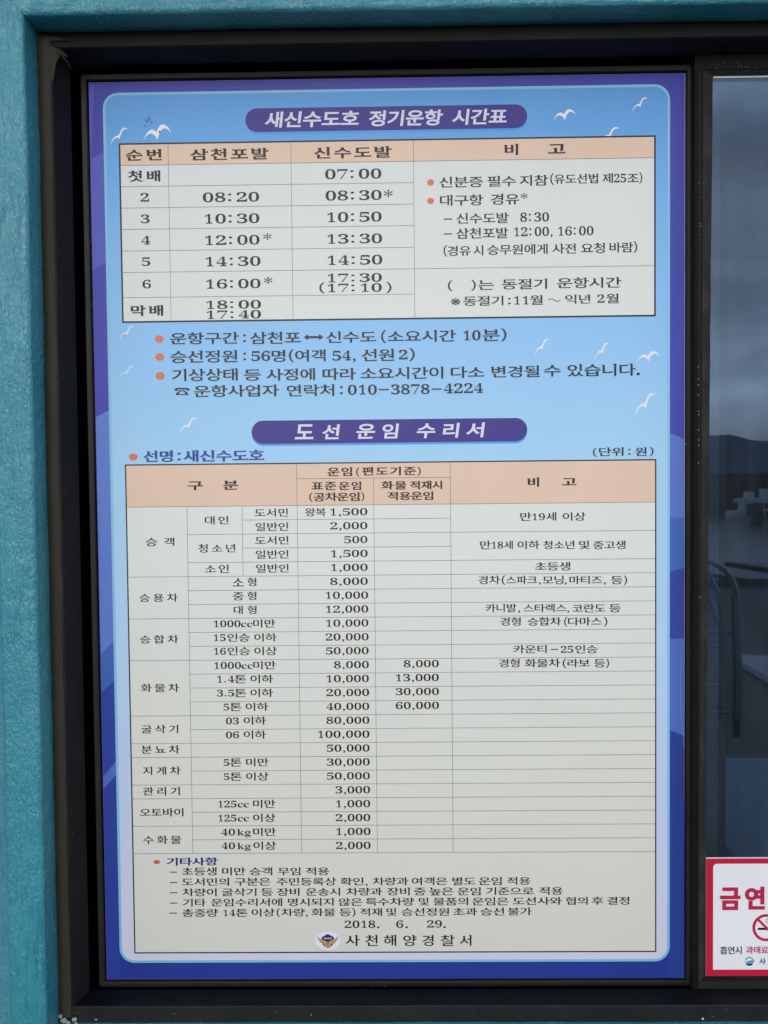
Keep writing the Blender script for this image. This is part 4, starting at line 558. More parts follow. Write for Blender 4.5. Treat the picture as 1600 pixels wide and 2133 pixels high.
51109:[[464,257,-86,-5,-73,-15,-59,-24,-44,-32,-27,-41,-9,-49,9,-49,27,-41,44,-33,59,-24,73,-15,86,-5,86,5,73,15,58,24,43,33,27,41,9,49,-9,49,-27,41,-43,32,-58,24,-73,15],[464,191,62,-3,53,-9,43,-14,31,-20,19,-25,7,-29,-7,-30,-19,-25,-31,-19,-43,-15,-53,-9,-62,-3,-63,3,-53,9,-42,15,-32,19,-19,25,-7,30,7,29,19,25,32,20,42,14,53,9],[71,760,0,-68,202,0,0,-36,-7,-63,-22,-60,-33,-54,-46,-48,-55,-39,-64,-29,42,-66,52,23,47,29,41,35,36,40,29,46,23,49,23,-43,28,-40,35,-35,39,-31,45,-26,49,-20,39,65,-62,27,-53,36,-43,43,-33,50,-20,54,-7,58,0,35,199,0,0,68],[669,827,0,-545,83,0,0,246,133,0,0,69,-133,0,0,230]],
51116:[[544,808,0,-840,79,0,0,424,118,0,0,-470,80,0,0,905,-80,0,0,-365,-118,0,0,346],[62,720,0,-68,175,0,0,-70,-6,-89,-16,-83,-28,-75,-38,-65,-49,-55,-60,-43,52,-64,44,31,39,38,34,45,29,49,23,55,18,60,18,-53,24,-49,28,-44,33,-39,37,-33,43,-28,49,64,-59,39,-48,52,-38,61,-27,69,-17,76,-5,81,0,70,164,0,0,68]],
51201:[[190,237,0,-68,521,0,0,-247,83,0,0,315],[79,765,0,-68,201,0,0,-36,-8,-63,-21,-59,-34,-55,-46,-49,-55,-40,-63,-29,43,-66,51,23,47,30,42,36,35,41,30,45,23,50,22,-45,29,-41,34,-37,39,-33,44,-27,49,-21,42,65,-62,28,-53,38,-44,45,-32,52,-21,55,-7,58,0,35,198,0,0,68],[711,827,0,-236,-177,0,0,-69,177,0,0,-236,83,0,0,541]],
51204:[[711,826,0,-249,-182,0,0,-68,182,0,0,-346,83,0,0,663],[217,222,0,-280,602,0,0,68,-520,0,0,212],[79,753,0,-68,201,0,0,-44,-8,-63,-21,-61,-34,-55,-46,-48,-55,-40,-63,-29,43,-67,51,23,47,30,41,36,36,42,29,45,23,50,23,-45,28,-41,35,-37,39,-33,44,-27,49,-22,42,66,-62,28,-53,38,-44,46,-32,51,-21,55,-7,58,0,44,198,0,0,68]],
51208:[[711,827,0,-202,-178,0,0,-67,178,0,0,-198,82,0,0,467],[78,780,0,-68,201,0,0,-23,-8,-57,-21,-56,-35,-51,-45,-45,-54,-38,-63,-28,41,-65,51,22,46,28,42,34,35,38,30,43,23,47,23,-42,29,-39,34,-34,40,-31,45,-25,49,-20,39,66,-61,25,-53,35,-43,41,-33,47,-21,51,-7,53,0,24,199,0,0,68],[213,-2,0,-66,614,0,0,66,-532,0,0,99,498,0,0,218,-582,0,0,-67,500,0,0,-88,-498,0]],
51221:[[496,260,-87,-5,-74,-15,-60,-24,-44,-34,-27,-41,-9,-50,9,-49,27,-42,44,-33,60,-24,74,-15,87,-5,87,5,74,15,60,24,44,33,27,42,9,49,-9,50,-27,41,-44,34,-60,24,-74,15],[496,195,63,-3,54,-9,44,-15,31,-21,20,-25,7,-31,-7,-30,-20,-26,-31,-20,-44,-15,-54,-9,-63,-3,-63,3,-54,9,-43,15,-32,20,-20,26,-7,30,7,31,20,25,32,21,43,15,54,9],[711,827,0,-235,-178,0,0,-69,178,0,0,-235,83,0,0,539],[79,761,0,-68,201,0,0,-31,-7,-64,-22,-60,-34,-56,-45,-49,-55,-41,-64,-30,43,-66,51,24,47,30,42,37,35,41,30,46,23,51,23,-44,28,-42,34,-37,40,-32,44,-27,48,-22,42,66,-62,28,-53,38,-44,45,-32,52,-21,55,-7,58,0,30,198,0,0,68]],
51228:[[738,827,0,-905,79,0,0,905],[557,806,0,-304,-149,0,0,-68,149,0,0,-465,78,0,0,837],[64,721,0,-68,171,0,0,-82,-6,-82,-17,-80,-28,-74,-39,-68,-48,-57,-58,-45,51,-62,43,32,38,39,34,46,29,52,23,56,19,60,18,-55,24,-52,28,-48,32,-42,37,-37,42,-30,50,62,-57,43,-48,54,-37,64,-28,70,-16,76,-6,78,0,82,162,0,0,68]],
51312:[[418,326,0,-219,-368,0,0,-69,820,0,0,69,-369,0,0,219],[118,745,0,-69,298,0,0,-19,-13,-70,-37,-65,-55,-57,-68,-48,-75,-36,-78,-21,34,-66,68,19,67,29,63,37,56,45,46,53,36,59,36,-58,47,-52,56,-45,63,-36,67,-28,69,-19,34,66,-79,20,-77,35,-68,47,-56,57,-37,64,-13,70,0,19,298,0,0,69]],
51452:[[127,770,0,-66,285,0,0,-5,-12,-58,-34,-53,-51,-47,-65,-40,-74,-29,-78,-18,32,-66,69,16,66,24,61,32,54,39,45,45,33,51,34,-51,45,-45,54,-39,61,-32,66,-24,70,-16,31,66,-78,18,-74,29,-65,40,-51,47,-34,53,-12,58,0,5,284,0,0,66],[50,312,0,-68,366,0,0,-321,82,0,0,321,369,0,0,68]],
51456:[[125,782,0,-67,280,0,-11,-53,-33,-49,-49,-42,-62,-35,-72,-27,-79,-16,31,-66,72,15,68,23,62,30,53,37,42,44,31,50,31,-50,43,-44,54,-37,61,-30,68,-23,72,-15,31,66,-78,16,-72,27,-63,35,-49,42,-32,49,-12,53,281,0,0,67],[49,362,0,-68,375,0,0,-183,82,0,0,183,363,0,0,68],[153,199,0,-257,625,0,0,68,-542,0,0,189]],
51473:[[458,177,66,-3,55,-8,45,-13,33,-19,20,-23,7,-28,-7,-28,-20,-23,-33,-19,-45,-14,-55,-8,-66,-3,-66,3,-56,8,-44,14,-33,19,-20,23,-7,28,7,28,20,23,33,19,44,13,56,8],[50,404,0,-68,367,0,0,-95,-79,-8,-66,-15,-53,-23,-39,-31,-24,-37,-8,-44,9,-47,28,-40,45,-31,61,-22,77,-14,90,-5,90,5,76,14,61,22,45,31,28,40,9,47,-8,44,-24,37,-39,31,-53,23,-66,15,-78,8,0,95,368,0,0,68],[125,785,0,-67,280,0,-14,-48,-34,-43,-50,-37,-63,-30,-71,-23,-77,-13,29,-66,73,13,69,21,63,28,54,34,43,41,31,47,32,-47,44,-41,54,-34,62,-28,69,-21,73,-13,30,66,-78,13,-71,23,-63,30,-50,37,-34,43,-14,48,281,0,0,67]],
51592:[[50,111,0,-69,820,0,0,69],[118,737,0,-68,298,0,0,-39,-13,-70,-37,-65,-55,-57,-68,-48,-75,-35,-78,-21,34,-67,68,19,67,29,63,37,56,46,46,53,36,59,36,-58,47,-52,56,-45,63,-37,67,-28,69,-19,34,66,-79,21,-77,35,-68,46,-56,57,-37,64,-13,70,0,39,298,0,0,68]],
51613:[[50,397,0,-68,817,0,0,68],[458,251,-90,-5,-76,-14,-61,-24,-46,-32,-27,-41,-10,-48,10,-48,27,-40,46,-32,61,-24,76,-14,90,-5,90,5,76,14,61,23,45,33,28,40,9,48,-9,48,-28,41,-45,32,-61,24,-76,14],[458,185,66,-3,55,-8,45,-14,33,-20,20,-24,7,-29,-7,-29,-20,-24,-33,-19,-45,-14,-55,-8,-66,-3,-66,3,-56,8,-44,14,-33,19,-20,24,-7,29,7,29,20,24,33,20,44,14,56,8],[125,781,0,-68,280,0,-14,-48,-33,-44,-50,-37,-63,-31,-72,-22,-77,-14,29,-66,73,13,69,21,63,28,54,34,43,41,31,47,32,-47,44,-41,54,-34,62,-28,69,-21,73,-13,30,66,-78,14,-72,23,-63,30,-50,38,-33,43,-14,48,281,0,0,68]],
51648:[[707,827,0,-905,83,0,0,905],[79,734,0,-69,210,0,0,-114,-9,-79,-24,-77,-38,-74,-48,-65,-57,-54,-63,-40,48,-66,50,31,47,40,43,48,38,55,32,60,24,64,25,-60,32,-56,37,-50,43,-44,48,-37,51,-29,46,66,-64,37,-58,50,-48,61,-38,69,-24,74,-9,76,0,114,211,0,0,69]],
52264:[[269,810,0,-140,-203,0,0,-67,204,0,0,-69,-8,-77,-22,-75,-35,-69,-46,-62,-55,-51,-63,-39,47,-64,50,29,45,38,41,44,35,51,30,56,23,60,22,-56,28,-52,34,-48,39,-42,43,-35,47,-28,47,63,-62,39,-53,50,-44,59,-34,66,-21,71,-7,72,0,69,201,0,0,67,-200,0,0,140],[662,827,0,-905,83,0,0,464,148,0,0,70,-148,0,0,371]],
52272:[[276,830,0,-96,-201,0,0,-67,201,0,0,-14,-8,-52,-22,-48,-34,-43,-46,-38,-56,-30,-63,-22,37,-65,52,18,48,23,43,29,37,34,31,38,23,42,23,-38,30,-34,36,-30,42,-27,46,-21,51,-16,36,64,-62,20,-55,28,-44,35,-34,41,-22,44,-7,48,0,14,200,0,0,67,-199,0,0,96],[669,827,0,-477,83,0,0,207,133,0,0,69,-133,0,0,201],[180,-2,0,-66,604,0,0,66,-523,0,0,94,491,0,0,213,-574,0,0,-65,492,0,0,-86,-490,0]],
52280:[[184,249,0,-315,568,0,0,315],[670,183,0,-181,-405,0,0,181],[276,831,0,-110,-201,0,0,-67,201,0,0,-15,-7,-58,-22,-54,-34,-50,-45,-43,-55,-34,-63,-26,40,-65,51,21,47,26,41,32,36,36,30,41,23,46,23,-41,29,-38,35,-34,40,-29,45,-24,50,-19,39,65,-63,25,-53,33,-44,40,-33,46,-21,51,-7,53,0,15,200,0,0,67,-199,0,0,110],[669,827,0,-535,83,0,0,237,133,0,0,69,-133,0,0,229]],
52376:[[517,464,0,-68,194,0,0,-475,83,0,0,906,-83,0,0,-363],[280,810,0,-140,-204,0,0,-67,204,0,0,-69,-8,-77,-22,-75,-34,-69,-46,-62,-55,-51,-63,-39,46,-64,50,29,45,38,41,45,35,51,30,56,23,61,23,-58,30,-53,36,-48,42,-42,45,-35,50,-28,46,64,-63,37,-56,50,-47,58,-35,67,-23,71,-8,74,0,69,201,0,0,67,-200,0,0,140]],
52380:[[276,821,0,-115,-201,0,0,-67,201,0,0,-28,-7,-62,-21,-58,-34,-53,-44,-46,-55,-37,-63,-28,41,-65,51,22,46,28,41,33,36,39,29,43,23,47,23,-44,30,-40,35,-35,41,-31,45,-26,50,-20,41,65,-63,27,-55,35,-45,44,-34,49,-22,55,-7,58,0,28,200,0,0,67,-199,0,0,115],[711,826,0,-278,-184,0,0,-68,184,0,0,-329,83,0,0,675],[217,211,0,-269,602,0,0,68,-520,0,0,201]],
52395:[[276,830,0,-110,-201,0,0,-67,201,0,0,-20,-7,-60,-21,-57,-34,-52,-44,-45,-54,-37,-63,-28,41,-66,51,22,46,28,41,34,35,38,29,44,23,47,23,-42,29,-38,34,-35,40,-30,45,-25,49,-19,39,65,-62,25,-54,35,-43,42,-33,47,-21,52,-7,55,0,20,200,0,0,67,-199,0,0,110],[711,827,0,-256,-180,0,0,-69,180,0,0,-302,83,0,0,627],[461,261,0,-19,-11,-59,-32,-54,-49,-48,-62,-40,-71,-30,-78,-19,31,-66,67,16,63,24,58,31,51,37,43,43,32,49,32,-49,42,-44,51,-37,58,-30,63,-24,67,-16,33,66,-79,19,-72,29,-61,40,-48,47,-32,55,-11,60,0,19]],
52397:[[496,255,-87,-5,-74,-14,-60,-24,-44,-33,-27,-40,-9,-49,9,-49,27,-41,44,-32,60,-24,74,-15,87,-5,87,5,74,15,60,24,44,32,27,41,9,49,-9,49,-27,40,-44,33,-60,24,-74,14],[496,190,64,-3,54,-9,43,-14,32,-20,19,-25,7,-29,-7,-29,-19,-25,-32,-20,-43,-15,-54,-9,-64,-3,-63,3,-54,9,-43,15,-32,20,-20,25,-7,29,7,29,20,25,32,20,43,14,54,9],[276,831,0,-113,-201,0,0,-67,201,0,0,-17,-7,-60,-22,-56,-33,-51,-45,-45,-54,-37,-63,-27,40,-65,51,21,47,28,41,33,36,39,29,43,23,47,23,-42,30,-38,36,-34,41,-30,47,-24,50,-19,39,65,-63,24,-55,34,-45,41,-35,47,-21,51,-8,55,0,17,200,0,0,67,-199,0,0,113],[711,827,0,-258,-181,0,0,-68,181,0,0,-222,83,0,0,548]],
52488:[[418,310,0,-205,-368,0,0,-69,820,0,0,69,-370,0,0,205],[418,808,0,-124,-292,0,0,-68,291,0,-12,-66,-33,-60,-50,-52,-66,-42,-76,-32,-85,-20,32,-65,71,16,67,25,61,31,54,39,45,46,34,52,34,-52,45,-46,54,-39,61,-31,67,-25,71,-16,32,65,-85,20,-76,32,-66,42,-50,52,-33,60,-12,66,291,0,0,68,-292,0,0,124]],
52509:[[458,224,-91,-4,-76,-13,-61,-22,-45,-29,-28,-37,-9,-45,9,-45,28,-37,45,-29,61,-22,76,-13,91,-4,91,4,76,13,61,22,44,29,28,37,9,45,-9,45,-28,37,-44,29,-61,22,-76,13],[458,161,66,-3,56,-7,44,-12,33,-18,20,-21,7,-26,-7,-26,-20,-21,-33,-18,-44,-12,-56,-7,-66,-3,-66,3,-56,7,-45,12,-32,18,-20,21,-7,26,7,26,20,21,32,18,45,12,56,7],[417,470,0,-111,-367,0,0,-68,817,0,0,68,-368,0,0,111],[134,739,0,-67,279,0,-14,-46,-34,-41,-49,-35,-63,-27,-74,-21,-82,-12,26,-64,73,11,68,17,62,23,54,30,44,35,34,42,34,-42,44,-35,54,-30,62,-23,69,-17,73,-11,25,64,-82,12,-74,21,-63,27,-49,35,-34,41,-14,46,281,0,0,67,-285,0,0,90,-82,0,0,-90]],
52852:[[108,733,0,-68,324,0,-2,-27,-3,-27,-4,-26,-5,-26,-6,-26,-7,-25,-343,-24,13,-73,304,29,-31,-59,-39,-55,-48,-53,-58,-49,-67,-46,-78,-43,46,-64,143,87,108,98,76,108,49,117,27,123,8,129],[662,827,0,-904,83,0,0,468,144,0,0,69,-144,0,0,367]],
53076:[[148,739,0,-68,539,0,0,-18,-2,-132,-563,-23,13,-72,546,32,-3,-32,-4,-34,-4,-35,-6,-36,-7,-38,-8,-40,82,-9,16,88,10,78,7,72,3,65,1,60,0,56,0,86],[368,348,0,-234,-318,0,0,-69,817,0,0,69,-417,0,0,234]],
53356:[[50,117,0,-69,817,0,0,69],[148,735,0,-68,538,0,0,-43,-2,-140,-561,-24,12,-68,546,29,-3,-35,-4,-37,-5,-37,-6,-39,-8,-40,-9,-42,83,-8,16,88,11,79,6,73,4,69,1,66,0,66,0,111]],
53440:[[89,745,0,-605,71,0,81,0,74,2,69,4,67,5,67,8,68,10,-8,68,-65,-10,-64,-8,-64,-5,-66,-4,-71,-1,-76,-1,0,216,318,0,0,67,-318,0,0,185,338,0,0,69],[662,827,0,-905,83,0,0,472,148,0,0,70,-148,0,0,363]],
53468:[[86,723,0,-578,58,0,68,0,61,2,55,3,52,4,51,6,51,9,-8,69,-47,-8,-47,-6,-48,-4,-50,-3,-55,-2,-62,0,0,203,263,0,0,66,-263,0,0,172,277,0,0,67],[540,808,0,-840,79,0,0,428,120,0,0,-474,80,0,0,905,-80,0,0,-363,-120,0,0,344]],
53664:[[155,753,0,-463,262,0,0,-187,-367,0,0,-68,820,0,0,68,-370,0,0,187,276,0,0,67,-537,0,0,135,508,0,0,67,-508,0,0,126,528,0,0,68]],
53668:[[157,793,0,-383,259,0,0,-95,-367,0,0,-68,818,0,0,68,-368,0,0,95,272,0,0,65,-531,0,0,96,502,0,0,64,-502,0,0,93,526,0,0,65],[155,185,0,-243,626,0,0,68,-544,0,0,175]],
53945:[[49,349,0,-67,818,0,0,67],[141,195,0,-67,537,0,0,-206,83,0,0,273],[157,803,0,-369,614,0,0,65,-531,0,0,90,502,0,0,64,-502,0,0,84,526,0,0,66]],
54000:[[709,827,0,-905,83,0,0,905],[107,745,0,-605,72,0,82,0,76,2,71,4,68,5,68,8,70,10,-9,68,-67,-10,-65,-8,-65,-6,-68,-3,-72,-2,-79,0,0,216,323,0,0,67,-323,0,0,185,356,0,0,69]],
54028:[[49,146,84,0,90,2,96,3,98,6,98,10,96,13,-5,61,-23,-3,-23,-2,-23,-3,-23,-2,-24,-1,-23,-2,0,434,98,0,0,68,-504,0,0,-68,97,0,0,-445,-119,-1],[239,662,148,0,0,-439,-148,-5],[662,827,0,-905,83,0,0,474,148,0,0,69,-148,0,0,362]],
54200:[[560,483,0,-69,151,0,0,-260,83,0,0,673,-83,0,0,-172,-151,0,0,-68,151,0,0,-104],[62,290,77,0,85,2,89,3,92,5,91,8,89,12,-4,62,-118,-11,0,315,90,0,0,68,-476,0,0,-68,89,0,0,-325,-114,-1],[247,686,136,0,0,-320,-136,-4],[215,209,0,-267,603,0,0,68,-520,0,0,199]],
54252:[[124,376,0,-66,292,0,0,-206,-366,0,0,-70,820,0,0,70,-372,0,0,206,293,0,0,66,-139,0,0,296,141,0,0,68,-671,0,0,-68,140,0,0,-296],[345,672,225,0,0,-296,-225,0]],
54364:[[124,382,0,-68,153,0,0,-214,-227,0,0,-68,820,0,0,68,-232,0,0,214,153,0,0,68,-139,0,0,293,141,0,0,68,-671,0,0,-68,140,0,0,-293],[360,100,0,214,195,0,0,-214],[345,675,225,0,0,-293,-225,0]],
54408:[[686,151,0,-149,-455,0,0,149],[150,217,0,-283,617,0,0,283,-268,0,0,106,368,0,0,67,-817,0,0,-67,367,0,0,-106],[129,542,0,-68,657,0,0,68,-133,0,0,188,136,0,0,68,-663,0,0,-68,136,0,0,-188],[345,730,225,0,0,-188,-225,0]],
54596:[[709,827,0,-469,83,0,0,469],[205,-1,0,-67,620,0,0,67,-538,0,0,98,505,0,0,217,-589,0,0,-66,507,0,0,-90,-505,0],[75,389,83,1,90,2,93,4,95,6,95,9,92,12,-4,60,-133,-12,0,229,90,0,0,65,-486,0,0,-65,89,0,0,-242,-114,-1],[259,700,147,0,0,-234,-147,-6]],
54616:[[316,540,-61,-7,-53,-20,-45,-31,-33,-42,-22,-50,-7,-58,7,-58,22,-51,33,-41,45,-31,53,-20,61,-7,60,7,53,20,45,31,33,41,22,51,7,58,-7,58,-22,50,-33,42,-45,31,-53,20],[316,471,39,-5,34,-13,28,-21,21,-28,14,-34,5,-38,-5,-39,-14,-33,-21,-28,-28,-21,-34,-13,-39,-5,-39,5,-34,13,-29,21,-21,28,-14,33,-5,39,5,38,14,34,21,28,29,21,34,13],[663,827,0,-905,82,0,0,464,148,0,0,69,-148,0,0,372],[273,816,0,-134,-228,0,0,-68,533,0,0,68,-222,0,0,134]],
54633:[[183,261,0,-327,569,0,0,327,-83,0,0,-95,-404,0,0,95],[265,101,404,0,0,-100,-404,0],[319,625,-61,-5,-53,-15,-43,-23,-33,-31,-20,-39,-7,-45,7,-45,20,-39,33,-32,43,-23,53,-15,61,-5,61,5,52,15,43,23,33,32,20,39,7,45,-7,45,-20,39,-33,31,-43,23,-52,15],[319,562,39,-3,33,-9,27,-14,21,-19,13,-23,4,-27,-4,-28,-13,-23,-21,-19,-27,-14,-33,-9,-39,-3,-39,3,-33,9,-27,14,-21,19,-13,23,-4,28,4,27,13,23,21,19,27,14,33,9],[669,827,0,-526,83,0,0,225,133,0,0,70,-133,0,0,231],[278,835,0,-101,-226,0,0,-67,534,0,0,67,-225,0,0,101]],
54637:[[468,237,-85,-5,-73,-14,-58,-22,-43,-31,-27,-39,-9,-46,9,-46,27,-38,43,-31,58,-22,73,-14,85,-5,85,5,72,14,58,22,43,31,27,38,9,46,-9,46,-27,39,-43,31,-58,22,-72,14],[468,172,62,-3,52,-8,41,-13,31,-18,19,-23,7,-27,-7,-27,-19,-23,-31,-18,-41,-13,-52,-8,-62,-3,-62,3,-52,8,-42,13,-31,18,-19,23,-7,27,7,27,19,23,31,18,42,13,52,8],[319,613,-61,-5,-53,-15,-43,-24,-33,-31,-20,-39,-7,-46,7,-45,20,-39,33,-32,43,-23,53,-15,61,-5,61,5,52,15,43,23,33,32,20,39,7,45,-7,46,-20,39,-33,31,-43,24,-52,15],[319,550,39,-3,33,-9,27,-14,21,-20,13,-23,4,-28,-4,-28,-13,-23,-21,-19,-27,-14,-33,-9,-39,-3,-39,3,-33,9,-27,14,-21,19,-13,23,-4,28,4,28,13,23,21,20,27,14,33,9],[669,827,0,-583,83,0,0,262,133,0,0,70,-133,0,0,251],[278,834,0,-109,-226,0,0,-66,534,0,0,66,-225,0,0,109]],
54644:[[273,544,-53,-7,-47,-20,-39,-31,-30,-41,-18,-50,-7,-57,7,-58,18,-50,30,-41,39,-31,47,-20,53,-7,54,7,47,20,38,31,30,41,18,50,7,58,-7,57,-18,50,-30,41,-38,31,-47,20],[273,474,33,-5,29,-13,24,-20,18,-28,12,-32,4,-38,-4,-38,-12,-33,-18,-27,-24,-21,-29,-12,-33,-5,-33,5,-29,12,-24,21,-18,27,-12,33,-4,38,4,38,12,32,18,28,24,20,29,13],[232,800,0,-128,-184,0,0,-68,449,0,0,68,-183,0,0,128],[542,806,0,-840,78,0,0,412,116,0,0,-456,79,0,0,905,-79,0,0,-381,-116,0,0,360]],
54801:[[307,625,-57,-5,-50,-15,-40,-25,-31,-32,-19,-40,-7,-46,7,-46,19,-40,31,-32,40,-24,50,-15,57,-5,57,5,50,15,41,24,31,32,19,40,7,46,-7,46,-19,40,-31,32,-41,25,-50,15],[307,561,36,-3,31,-9,26,-15,19,-20,12,-24,4,-28,-4,-28,-12,-25,-19,-19,-26,-15,-31,-10,-36,-3,-36,3,-30,10,-26,15,-18,19,-12,25,-4,28,4,28,12,24,19,20,25,15,30,9],[209,253,0,-319,585,0,0,319,-82,0,0,-93,-421,0,0,93],[291,96,421,0,0,-96,-421,0],[711,827,0,-211,-153,0,0,-68,153,0,0,-108,-154,0,0,-68,154,0,0,-80,83,0,0,535],[267,835,0,-99,-216,0,0,-67,507,0,0,67,-209,0,0,99]],
54805:[[307,614,-57,-5,-50,-16,-40,-25,-31,-34,-19,-40,-7,-48,7,-47,19,-41,31,-33,40,-25,50,-16,57,-5,57,5,50,16,41,25,31,33,19,41,7,47,-7,48,-19,40,-31,34,-41,25,-50,16],[307,550,36,-3,31,-10,26,-15,19,-21,12,-25,4,-30,-4,-30,-12,-25,-19,-21,-26,-15,-31,-10,-36,-3,-36,3,-30,10,-26,15,-18,21,-12,25,-4,30,4,30,12,25,19,21,25,15,30,10],[498,233,-88,-5,-74,-13,-59,-23,-44,-30,-28,-38,-9,-46,9,-45,28,-38,43,-30,60,-23,74,-13,88,-5,87,5,74,13,60,23,44,30,27,38,9,45,-9,46,-27,38,-44,30,-60,23,-74,13],[498,168,62,-3,53,-7,42,-13,31,-18,19,-22,7,-27,-7,-26,-19,-23,-31,-17,-42,-13,-53,-8,-62,-3,-63,3,-53,8,-42,13,-32,17,-19,23,-7,26,7,27,19,22,32,18,42,13,53,7],[711,827,0,-217,-153,0,0,-68,153,0,0,-108,-154,0,0,-68,154,0,0,-123,83,0,0,584],[267,835,0,-108,-216,0,0,-67,507,0,0,67,-209,0,0,108]],
54840:[[458,500,61,-3,52,-10,42,-15,31,-21,19,-26,7,-31,-7,-31,-19,-26,-31,-21,-42,-15,-52,-10,-61,-3,-62,3,-52,10,-41,15,-31,21,-19,26,-7,31,7,31,19,26,31,21,41,15,52,10],[417,812,0,-118,-327,0,0,-68,735,0,0,68,-326,0,0,118],[458,566,-85,-5,-73,-16,-59,-24,-43,-34,-27,-43,-9,-50,8,-47,23,-40,37,-33,50,-26,63,-17,74,-9,0,-126,-367,0,0,-68,820,0,0,68,-371,0,0,126,74,9,62,17,51,26,37,33,23,40,8,47,-9,50,-27,43,-44,34,-58,24,-73,16]],
54868:[[326,533,38,-3,32,-10,27,-15,20,-21,13,-25,4,-29,-4,-29,-13,-25,-20,-20,-27,-15,-32,-10,-38,-3,-38,3,-33,10,-27,15,-20,20,-13,25,-4,29,4,29,13,25,20,21,27,15,33,10],[326,598,-60,-5,-52,-16,-42,-25,-32,-34,-20,-40,-7,-48,5,-42,16,-37,26,-32,33,-24,42,-19,49,-10,0,-99,-44,-1,-43,-1,-41,-1,-41,0,-39,0,-37,0,13,-70,83,0,90,2,95,3,98,7,99,10,99,15,-6,61,-39,-5,-40,-5,-40,-4,-41,-3,-42,-3,-41,-2,0,96,49,10,41,18,35,25,25,31,16,37,6,43,-7,48,-20,40,-32,34,-43,25,-51,16],[664,827,0,-905,83,0,0,451,141,0,0,70,-141,0,0,384],[284,825,0,-108,-229,0,0,-67,540,0,0,67,-228,0,0,108]],
54869:[[156,174,0,-66,512,0,0,-186,83,0,0,252],[327,590,38,-2,32,-7,26,-11,20,-15,12,-19,4,-22,-4,-22,-12,-18,-20,-16,-26,-11,-32,-7,-38,-3,-38,3,-32,7,-26,11,-20,16,-12,18,-4,22,4,22,12,19,20,15,26,11,32,7],[327,648,-60,-4,-51,-12,-42,-20,-32,-26,-19,-33,-7,-39,5,-35,16,-30,25,-25,34,-20,42,-14,49,-8,0,-66,-43,-1,-42,-1,-42,-1,-40,0,-38,0,-37,0,10,-67,83,0,91,2,95,3,99,6,99,10,98,15,-6,59,-39,-5,-41,-5,-41,-4,-41,-3,-41,-3,-42,-2,0,63,48,8,42,14,33,20,25,26,16,30,5,34,-7,39,-19,33,-32,26,-42,20,-51,12],[668,826,0,-606,83,0,0,264,132,0,0,69,-132,0,0,273],[287,834,0,-89,-219,0,0,-63,519,0,0,63,-218,0,0,89]],
54980:[[458,604,-86,-4,-72,-14,-58,-21,-43,-30,-26,-37,-9,-45,9,-44,26,-38,43,-29,58,-21,72,-14,86,-4,86,4,72,14,58,21,43,29,26,38,9,44,-9,45,-26,37,-43,30,-58,21,-72,14],[458,541,61,-3,52,-7,41,-13,29,-17,19,-22,6,-26,-6,-26,-19,-21,-29,-17,-41,-13,-52,-7,-61,-3,-61,3,-52,7,-40,13,-30,17,-19,21,-6,26,6,26,19,22,30,17,40,13,52,7],[417,832,0,-108,-324,0,0,-68,727,0,0,68,-321,0,0,108],[50,240,0,-68,367,0,0,-251,82,0,0,251,371,0,0,68]],
55137:[[153,228,0,-294,610,0,0,294,-83,0,0,-80,-445,0,0,80],[235,86,445,0,0,-88,-445,0],[458,654,-87,-4,-72,-10,-57,-18,-42,-24,-25,-32,-9,-38,9,-38,25,-32,42,-24,57,-18,72,-10,87,-4,87,4,72,10,57,18,42,24,25,32,9,38,-9,38,-25,32,-42,24,-57,18,-72,10],[458,596,61,-2,50,-6,40,-9,29,-14,18,-17,6,-20,-6,-21,-18,-17,-29,-13,-40,-10,-50,-6,-61,-2,-61,2,-50,6,-40,10,-28,13,-18,17,-6,21,6,20,18,17,28,14,40,9,50,6],[50,346,0,-67,817,0,0,67],[417,840,0,-87,-324,0,0,-64,727,0,0,64,-320,0,0,87]],
119836:[[232,-15,-28,2,-26,6,-25,9,-24,14,-22,17,-19,20,-17,22,-15,26,-8,18,-7,20,-5,20,-4,20,-2,22,-1,22,1,24,2,23,5,22,6,21,7,20,10,20,10,18,12,17,14,15,14,14,16,13,17,12,17,10,19,8,19,7,20,4,21,3,21,1,34,-2,30,-6,26,-9,23,-14,17,-17,13,-18,7,-21,3,-23,-1,-13,-3,-12,-5,-11,-7,-8,-9,-8,-11,-5,-12,-3,-13,-1,-26,4,-19,13,-11,22,-4,30,1,16,1,15,-3,17,-7,12,-14,7,-18,2,-26,-5,-21,-13,-17,-23,-12,-31,-7,-41,-2,-50,1,-35,3,-32,5,-29,7,-26,10,-23,11,-20,20,-25,24,-18,26,-10,30,-4,26,3,26,10,24,15,24,22,20,-17,-26,-32,-29,-26,-30,-21,-34,-14,-35,-9]],
